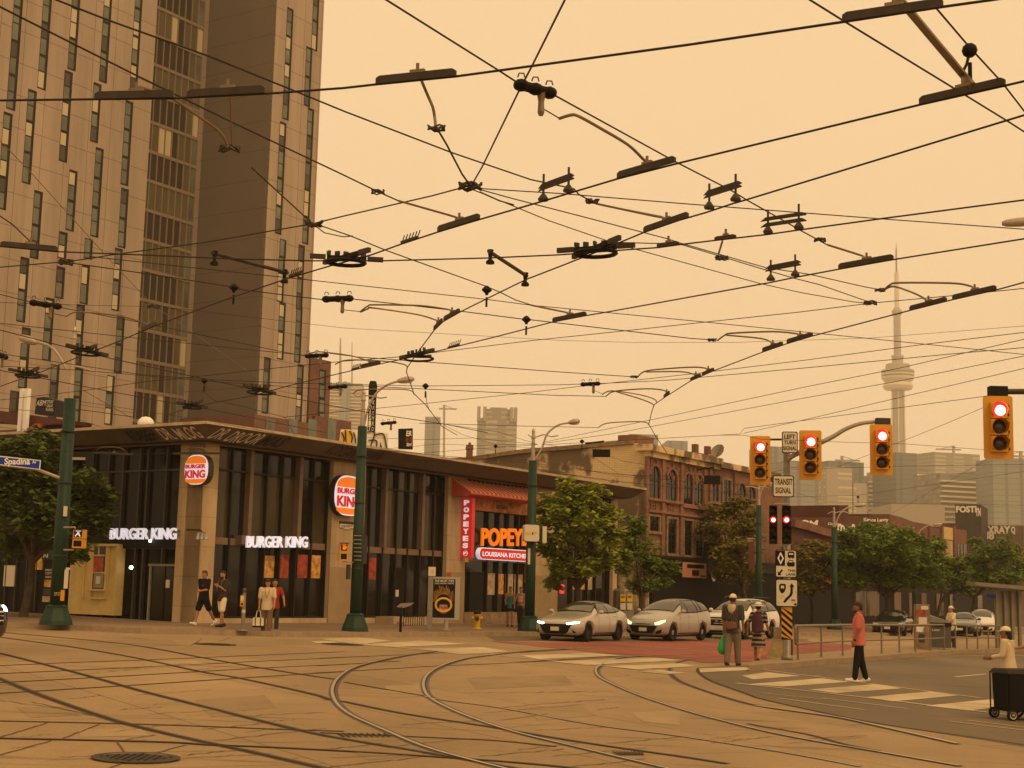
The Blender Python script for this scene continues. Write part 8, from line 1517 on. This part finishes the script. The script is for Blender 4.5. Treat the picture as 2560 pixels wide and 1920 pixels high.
    if sleeveless is not None:
        g = BM(); zt_ = 1.36 if sleeveless else 1.455
        zb_ = (.80 if bot != 'skirt' else .86)+crop
        rr_ = [(P(up_((0, 0, zb_))), (.190 if not crop else .15)*s*w_, .148*s*w_, X, Yl), (P(up_((0, 0, zb_+.1))), .178*s*w_, .138*s*w_, X, Yl), (P(up_((0, 0, max(zb_+.12, 1.08)))), .155*s*w_, .120*s*w_, X, Yl), (P(up_((0, .005, 1.26))), .172*s*w_, .126*s*w_, X, Yl), (P(up_((0, 0, 1.38 if not sleeveless else 1.34))), .182*s*w_, .115*s*w_, X, Yl)]
        if not sleeveless: rr_.append((P(up_((0, 0, 1.465))), .105*s, .085*s, X, Yl)); rr_.append((P(up_((0, 0, 1.495))), .066*s, .066*s, X, Yl))
        blob(g, rr_)
        if not sleeveless:
            for k in 'LR':
                S_, E2, W, fd, sx = sh[k]
                if sleeve <= 1: cone(g, P(S_), P(S_.lerp(E2, sleeve+.1)), (.066)*s*w_, .062*s*w_)
                else: cone(g, P(S_), P(E2), .066*s*w_, .056*s); cone(g, P(E2), P(E2.lerp(W, sleeve-1)), .056*s, .045*s)
            cone(g, P(up_((-.15, 0, 1.42))), P(up_((.15, 0, 1.42))), .06*s, .06*s)
        remesh('shirt', g, M[top], e, .014*s, 3)
    if bot:
        g = BM(); blob(g, [(P(up_((0, 0, .80))), .165*s*w_*botw, .118*s*w_, X, Yv), (P(up_((0, 0, .90))), .158*s*w_, .116*s*w_, X, Yv), (P(up_((0, 0, .98))), .142*s*w_, .106*s*w_, X, Yl)])
        for k in 'LR':
            h_, kn_, an, sa = J[k]
            if bot == 'shorts': cone(g, P(h_-V((0, 0, .06))), P(h_.lerp(kn_, .88)), .094*s*w_*botw, .088*s*botw)
            elif bot == 'trousers': cone(g, P(h_-V((0, 0, .06))), P(kn_), .092*s*w_*botw, .078*s*botw); cone(g, P(kn_), P(an+V((0, 0, .01))), .078*s*botw, .062*s*botw)
            elif bot == 'minishorts': cone(g, P(h_), P(h_.lerp(kn_, .4)), .105*s, .095*s)
        if bot in ('skirt', 'longskirt'):
            zb2 = .52 if bot == 'skirt' else .12; blob(g, [(P((0, 0, zb2)), .215*s*botw, .19*s*botw, X, Yv), (P((0, 0, .8)), .175*s, .135*s, X, Yv), (P((0, 0, .95)), .15*s, .12*s, X, Yv)])
        remesh({'shorts': 'shorts', 'trousers': 'trousers', 'minishorts': 'shorts'}.get(bot, 'skirt'), g, M[bottom], e, .014*s, 3)
    for k in 'LR':
        h_, kn_, an, sa = J[k]; f_ = V((0, math.cos(sa), math.sin(sa))); dn = V((0, math.sin(sa), -math.cos(sa))); g = BM()
        a_, b_ = an-f_*.05+dn*.045, an+f_*.17+dn*.05; cone(g, P(a_), P(b_), .042*s, .036*s, 10); cone(g, P(an-f_*.02+dn*.0), P(an+f_*.08+dn*.035), .044*s, .036*s, 10); mk('shoe', g, M[shoes], e, True, local=True)
    if hat:
        kind, hm_ = hat; g = BM()
        if kind in ('cap', 'backcap'):
            R_ = [[g.verts.new(Hh((math.cos(math.tau*i/16)*rx, -.008+math.sin(math.tau*i/16)*ry, z))) for i in range(16)] for z, rx, ry in ((.035, .088, .112), (.07, .087, .110), (.11, .068, .086), (.135, .035, .045), (.142, .005, .005))]; skin_f(g, R_); sg = 1 if kind == 'cap' else -1
            hexa(g, [Hh((-.065, sg*.07, .035)), Hh((.065, sg*.07, .035)), Hh((.045, sg*.185, .022)), Hh((-.045, sg*.185, .022)), Hh((-.065, sg*.07, .05)), Hh((.065, sg*.07, .05)), Hh((.045, sg*.185, .03)), Hh((-.045, sg*.185, .03))])
        else:
            R_ = [[g.verts.new(Hh((math.cos(math.tau*i/20)*rx, -.01+math.sin(math.tau*i/20)*rx*1.1, z))) for i in range(20)] for z, rx in ((.03, .21), (.042, .21), (.055, .098), (.11, .092), (.14, .06), (.15, .005))]; R_ = [[g.verts.new(Hh((math.cos(math.tau*i/20)*.08, -.01+math.sin(math.tau*i/20)*.09, .03))) for i in range(20)]]+R_; skin_f(g, R_)
        ho_ = mk('hat', g, M[hm_], e, True, local=True)
        if kind == 'sun': g = BM(); R_ = [[g.verts.new(Hh((math.cos(math.tau*i/20)*.1, -.01+math.sin(math.tau*i/20)*.11, z))) for i in range(20)] for z in (.055, .075)]; skin_f(g, R_); mk('hat_band', g, M['c_khaki'], ho_, local=True)
    info = dict(e=e, P=P, sh=sh, up=up_, H=Hh, s=s, X=X, Yl=Yl, J=J)
    return info
def hand_world(i, k, d=.1):
    S_, E2, W, fd, sx = i['sh'][k]; return i['e'].matrix_basis @ i['P'](W+fd*d)
def sub(i, name, g, mt, vox=None): 
    return remesh(name, g, M[mt], i['e'], vox, 2) if vox else mk(name, g, M[mt], i['e'], True, local=True)
V = Vector
toC = lambda px: (-(G(*px, 0).x)/G(*px, 0).length, -(G(*px, 0).y)/G(*px, 0).length)
# two men by the corner pier
i = person((506, 1563), 1.80, (-.62, -.78), 'man in black T-shirt and black shorts striding past the corner pier', legL=(-.38, .25), legR=(.30, .05), armL=(.25, .12, 1.15, .1), armR=(-.25, .18, .25), top='c_black', bottom='c_black', bot='shorts', shoes='shoe_w', sleeve=.75, zoff=.15, build=1.12, botw=1.1, headtilt=-.1, hair='hair_b')
g = BM(); box(g, i['P'](i['up']((-.06, .13, 1.27))), (.10, .012, .05)); sub(i, 'chest_print', g, 'postred')
i = person((552, 1567), 1.78, (-.75, -.66), 'bearded man in dark polo and white shorts holding his backpack straps', legL=(.12, .1), legR=(-.12, .1), armL=(.12, .12, 2.15, .9), armR=(.12, .12, 2.2, .9), top='c_char', bottom='c_white', bot='shorts', shoes='shoe_b', sleeve=.7, zoff=.15, beard=True, headturn=.35, botw=1.12)
g = BM(); blob(g, [(i['P'](i['up']((0, -.16, z))), rx*i['s'], .09*i['s'], i['X'], i['Yl']) for z, rx in ((1.0, .10), (1.05, .14), (1.3, .15), (1.42, .10))]); sub(i, 'backpack', g, 'c_char', .014)
for q in (-1, 1): g = BM(); tube(g, [i['P'](i['up']((q*.10, y, z))) for y, z in ((-.1, 1.44), (0, 1.49), (.09, 1.44), (.13, 1.25), (.1, 1.1))], .014, 5); sub(i, 'strap', g, 'c_grey')
# man with tote bag and the person in red behind him
i = person((664, 1590), 1.74, (.05, -1), 'man in cream short sleeved shirt with lanyard walking with a white tote', legL=(.14, .05), legR=(-.12, .12), armL=(.28, .14, .30), armR=(.02, .10, .12), top='c_cream', bottom='c_khaki', bot='trousers', shoes='shoe_b', sleeve=.75, headtilt=-.32, build=1.05, lean=.05, botw=1.08)
g = BM(); tube(g, [i['P'](i['up']((x, y, z))) for x, y, z in ((-.07, .08, 1.46), (-.05, .14, 1.3), (0, .15, 1.18), (.05, .14, 1.3), (.07, .08, 1.46))], .008, 5); sub(i, 'lanyard', g, 'c_red')
hw = hand_world(i, 'R', .09)
e = empty('tote_bag', hw-Vector((0, 0, .5)), 'white tote bag with dark trim hanging from the hand of the man with a lanyard', 'bag'); FBg = Face((hw.x, hw.y), math.radians(90))
bm = BM(); hexa(bm, [hw+V(q) for q in ((-.17, -.07, -.52), (.17, -.07, -.52), (.17, .07, -.52), (-.17, .07, -.52), (-.155, -.02, -.24), (.155, -.02, -.24), (.155, .02, -.24), (-.155, .02, -.24))]); mk('sack', bm, M['c_white'], e)
for y in (-.03, .03): bm = BM(); tube(bm, [hw+V(q) for q in ((-.08, y, -.25), (-.05, y*.3, -.05), (0, 0, .0), (.05, y*.3, -.05), (.08, y, -.25))], .011, 5); mk('handle', bm, M['c_white'], e)
bm = BM(); hexa(bm, [hw+V(q) for q in ((-.172, -.074, -.53), (.172, -.074, -.53), (.172, .074, -.53), (-.172, .074, -.53), (-.170, -.070, -.48), (.170, -.070, -.48), (.170, .070, -.48), (-.170, .070, -.48))]); mk('trim', bm, M['c_black'], e)
for x in (-.08, .08): bm = BM(); box(bm, hw+V((x, -.05, -.38)), (.018, .05, .27)); mk('trim', bm, M['c_black'], e)
person((682, 1584), 1.74, (.2, -1), 'person in red shirt mostly hidden behind the man with the tote', legL=(.1, .05), legR=(-.15, .1), armL=(.35, .35, .3), armR=(.1, .1, .1), top='c_red', bottom='c_char', sleeve=.6, vox=.012)
# two women in front of the rubble plinth
person((1274, 1567), 1.66, (-.1, -1), 'woman in teal top and black shorts standing below the orange letters', legL=(.1, .05), legR=(-.1, .15), armL=(0, .1, .2), armR=(.1, .15, .9, .2), top='c_teal', bottom='c_black', bot='minishorts', sleeveless=True, hair='hair_b', hairlen=.16, zoff=.15, vox=.012, build=.88)
person((1301, 1566), 1.66, (-.5, -.87), 'woman in pale cropped top and long dark trousers beside the third green pole', legL=(.05, .0), legR=(-.05, .05), armL=(.1, .2, .4), armR=(.2, .3, .8, .1), top='c_pinkp', bottom='c_char', bot='trousers', sleeveless=True, crop=.26, hair='hair_b', hairlen=.1, zoff=.15, vox=.012, build=.88, botw=1.15, headturn=.4)
# couple walking away
i = person((1832, 1664), 1.86, (.45, .9), 'man in backwards white cap and pinstripe shirt walking away with bags', legL=(-.15, .12), legR=(.16, .10), armL=(-.02, .10, .08), armR=(.05, .12, .15), top='c_vstripe', bottom='c_grey', bot='trousers', shoes='shoe_b', sleeve=.8, hat=('cap', 'c_white'), build=1.1, botw=1.15, skin='skin_d')
g = BM(); blob(g, [(i['P'](i['up']((0, -.10, z))), rx*i['s'], ry*i['s'], i['X'], i['Yl']) for z, rx, ry in ((1.28, .03, .03), (1.34, .08, .07), (1.43, .11, .09), (1.50, .09, .09))]); sub(i, 'hood', g, 'c_cream', .014)
g = BM(); blob(g, [(i['P'](i['up']((-.02, -.17, z))), rx*i['s'], .07*i['s'], i['X'], i['Yl']) for z, rx in ((.90, .12), (.94, .17), (1.04, .17), (1.08, .13))]); sub(i, 'shoulder_bag', g, 'c_brown', .014)
g = BM(); tube(g, [i['P'](i['up'](q)) for q in ((-.12, -.16, 1.06), (.02, -.15, 1.25), (.14, -.06, 1.47))], .014, 5); sub(i, 'bag_strap', g, 'c_brown')
hw = hand_world(i, 'L', .10); e = empty('plastic_bag', hw-V((0, 0, .5)), 'bright green plastic bag in the left hand of the man in the cap', 'bag')
bm = BM(); rr = random.Random(2)
Rg = [[bm.verts.new(hw+V((math.cos(math.tau*k/14)*r_*(1+rr.uniform(-.1, .1)), math.sin(math.tau*k/14)*r_*.6*(1+rr.uniform(-.1, .1)), z))) for k in range(14)] for z, r_ in ((-.56, .03), (-.54, .11), (-.44, .15), (-.30, .14), (-.18, .09), (-.08, .04), (0, .02), (.02, .02))]; skin(bm, Rg); mk('bag_body', bm, M['c_green'], e, True)
i = person((1896, 1664), 1.66, (.45, .9), 'woman in wide sun hat and banded dark dress walking with a purple backpack', legL=(.10, .05), legR=(-.22, .45), armL=(-.15, .35, .35), armR=(.2, .15, .5), top='c_hstripe', bottom='c_hstripe', bot='skirt', shoes='shoe_b', sleeve=.6, hat=('sun', 'c_white'), build=.98)
g = BM(); blob(g, [(i['P'](i['up']((.02, -.18, z))), rx*i['s'], .10*i['s'], i['X'], i['Yl']) for z, rx in ((.92, .11), (.97, .16), (1.25, .17), (1.40, .13), (1.44, .08))]); sub(i, 'backpack', g, 'c_purple', .014)
# man in the salmon shirt
i = person((2148, 1705), 1.80, (-.97, .1), 'man in salmon polo shirt, black trousers and white sneakers crossing the road', legL=(.14, .02), legR=(-.14, .10), armL=(.16, .10, .14), armR=(-.05, .10, .12), top='c_pink', bottom='c_black', bot='trousers', shoes='shoe_w', sleeve=.68, skin='skin_d', beard=True, build=1.08, vox=.008)
for q in (-1, 1): g = BM(); hexa(g, [i['P'](i['up'](v)) for v in ((q*.01, .09, 1.45), (q*.08, .05, 1.48), (q*.08, -.03, 1.49), (q*.02, -.02, 1.49), (q*.01, .095, 1.49), (q*.075, .05, 1.53), (q*.075, -.03, 1.54), (q*.02, -.02, 1.54))]); sub(i, 'collar', g, 'c_pink')
S_, E2, W, fd, sx = i['sh']['L']; g = BM(); lathe(g, i['P'](W-fd*.03), [(.033, 0), (.033, .03)], 12, ax=fd); sub(i, 'watch', g, 'c_black')
# woman with a wheeled cart, and the person beside her
o_ = G(2524, 1776, 0); i = person(None, 1.47, (-.85, .5), 'woman in white cap and pale hooded top standing behind the black cart', o=o_, legL=(.1, .05), legR=(-.08, .05), armL=(.15, .18, 1.25), armR=(.3, .1, 1.0), top='c_cream', bottom='c_black', bot='trousers', sleeve=1.75, hat=('cap', 'c_white'), hairlen=.12, build=1.2, skin='skin_d', lean=.06)
g = BM(); blob(g, [(i['P'](i['up']((0, -.09, z))), rx*i['s'], .07*i['s'], i['X'], i['Yl']) for z, rx in ((1.30, .05), (1.38, .12), (1.47, .11))]); sub(i, 'hood', g, 'c_cream', .014)
b = G(2512, 1799, 0); b2_ = b+V((.42, .10, 0)); e = empty('shopping_cart', b, 'tall black fabric shopping cart on four wheels at the right edge', 'cart')
cx = b+V((.22, .05, 0)); hx_ = math.radians(10)
bm = BM(); top_ = D(2500, 1660, b.y).z; hexa(bm, [cx+Matrix.Rotation(hx_, 3, 'Z')@V(q) for q in ((-.28, -.24, .14), (.50, -.24, .14), (.50, .26, .14), (-.28, .26, .14), (-.30, -.26, top_-.06), (.52, -.26, top_-.06), (.52, .28, top_-.06), (-.30, .28, top_-.06))]); bmesh.ops.bevel(bm, geom=bm.edges[:], offset=.03, segments=2, affect='EDGES'); mk('fabric_box', bm, M['c_black'], e)
bm = BM(); hexa(bm, [cx+Matrix.Rotation(hx_, 3, 'Z')@V(q) for q in ((-.33, -.28, top_-.08), (.55, -.28, top_-.08), (.55, .30, top_-.08), (-.33, .30, top_-.08), (-.29, -.24, top_), (.51, -.24, top_), (.51, .26, top_), (-.29, .26, top_))]); bmesh.ops.bevel(bm, geom=bm.edges[:], offset=.015, segments=2, affect='EDGES'); mk('lid', bm, M['c_char'], e)
for q in ((-.31, -.27), (.53, -.27), (-.31, .29), (.53, .29)): bm = BM(); A = cx+Matrix.Rotation(hx_, 3, 'Z')@V((q[0], q[1], 0)); tube(bm, [A+V((0, 0, .08)), A+V((0, 0, top_-.05))], .012, 6); mk('frame_post', bm, M['black'], e)
for x, y, r_ in ((-.24, -.29, .09), (.16, -.31, .145), (-.24, .31, .09), (.16, .33, .145)):
    c_ = cx+Matrix.Rotation(hx_, 3, 'Z')@V((x, y, 0)); c_.z = gz(c_.x, c_.y)+r_; ax_ = Matrix.Rotation(hx_, 3, 'Z')@V((0, -1, 0)); bm = BM(); lathe(bm, c_, [(r_*.7, -.025), (r_, -.02), (r_, .02), (r_*.7, .025)], 20, ax=ax_); wh = mk('wheel', bm, M['tyre'], e, True)
    bm = BM(); lathe(bm, c_, [(r_*.68, .0), (r_*.66, .028), (r_*.3, .022), (r_*.22, .04), (.005, .045)], 16, ax=ax_); mk('hub', bm, M['rims'], wh)
o_ = G(2600, 1760, 0); person(None, 1.60, (-.7, .7), 'person in olive jacket with dark hair cut by the right edge', o=o_, legL=(.1, .1), legR=(-.1, .1), armL=(.5, .3, .9), armR=(.2, .1, .6), top='c_khaki', bottom='c_black', sleeve=.9, hairlen=.2, vox=.012)
# man in a pale hat beyond the railing
o_ = G(*cQ([(1620, 745)])[0], .15); o_ = o_+V((o_.x, o_.y, 0)).normalized()*2.0; o_.z = gz(o_.x, o_.y)+.02
person(None, 1.75, (-.9, -.3), 'man in pale bucket hat and white shirt standing behind the litter bin', o=o_, legL=(.1, .1), legR=(-.12, .1), armL=(.5, .1, .9), armR=(.3, .1, .8), top='c_white', bottom='c_char', sleeve=.6, hat=('backcap', 'c_white'), vox=.012, lean=.1)
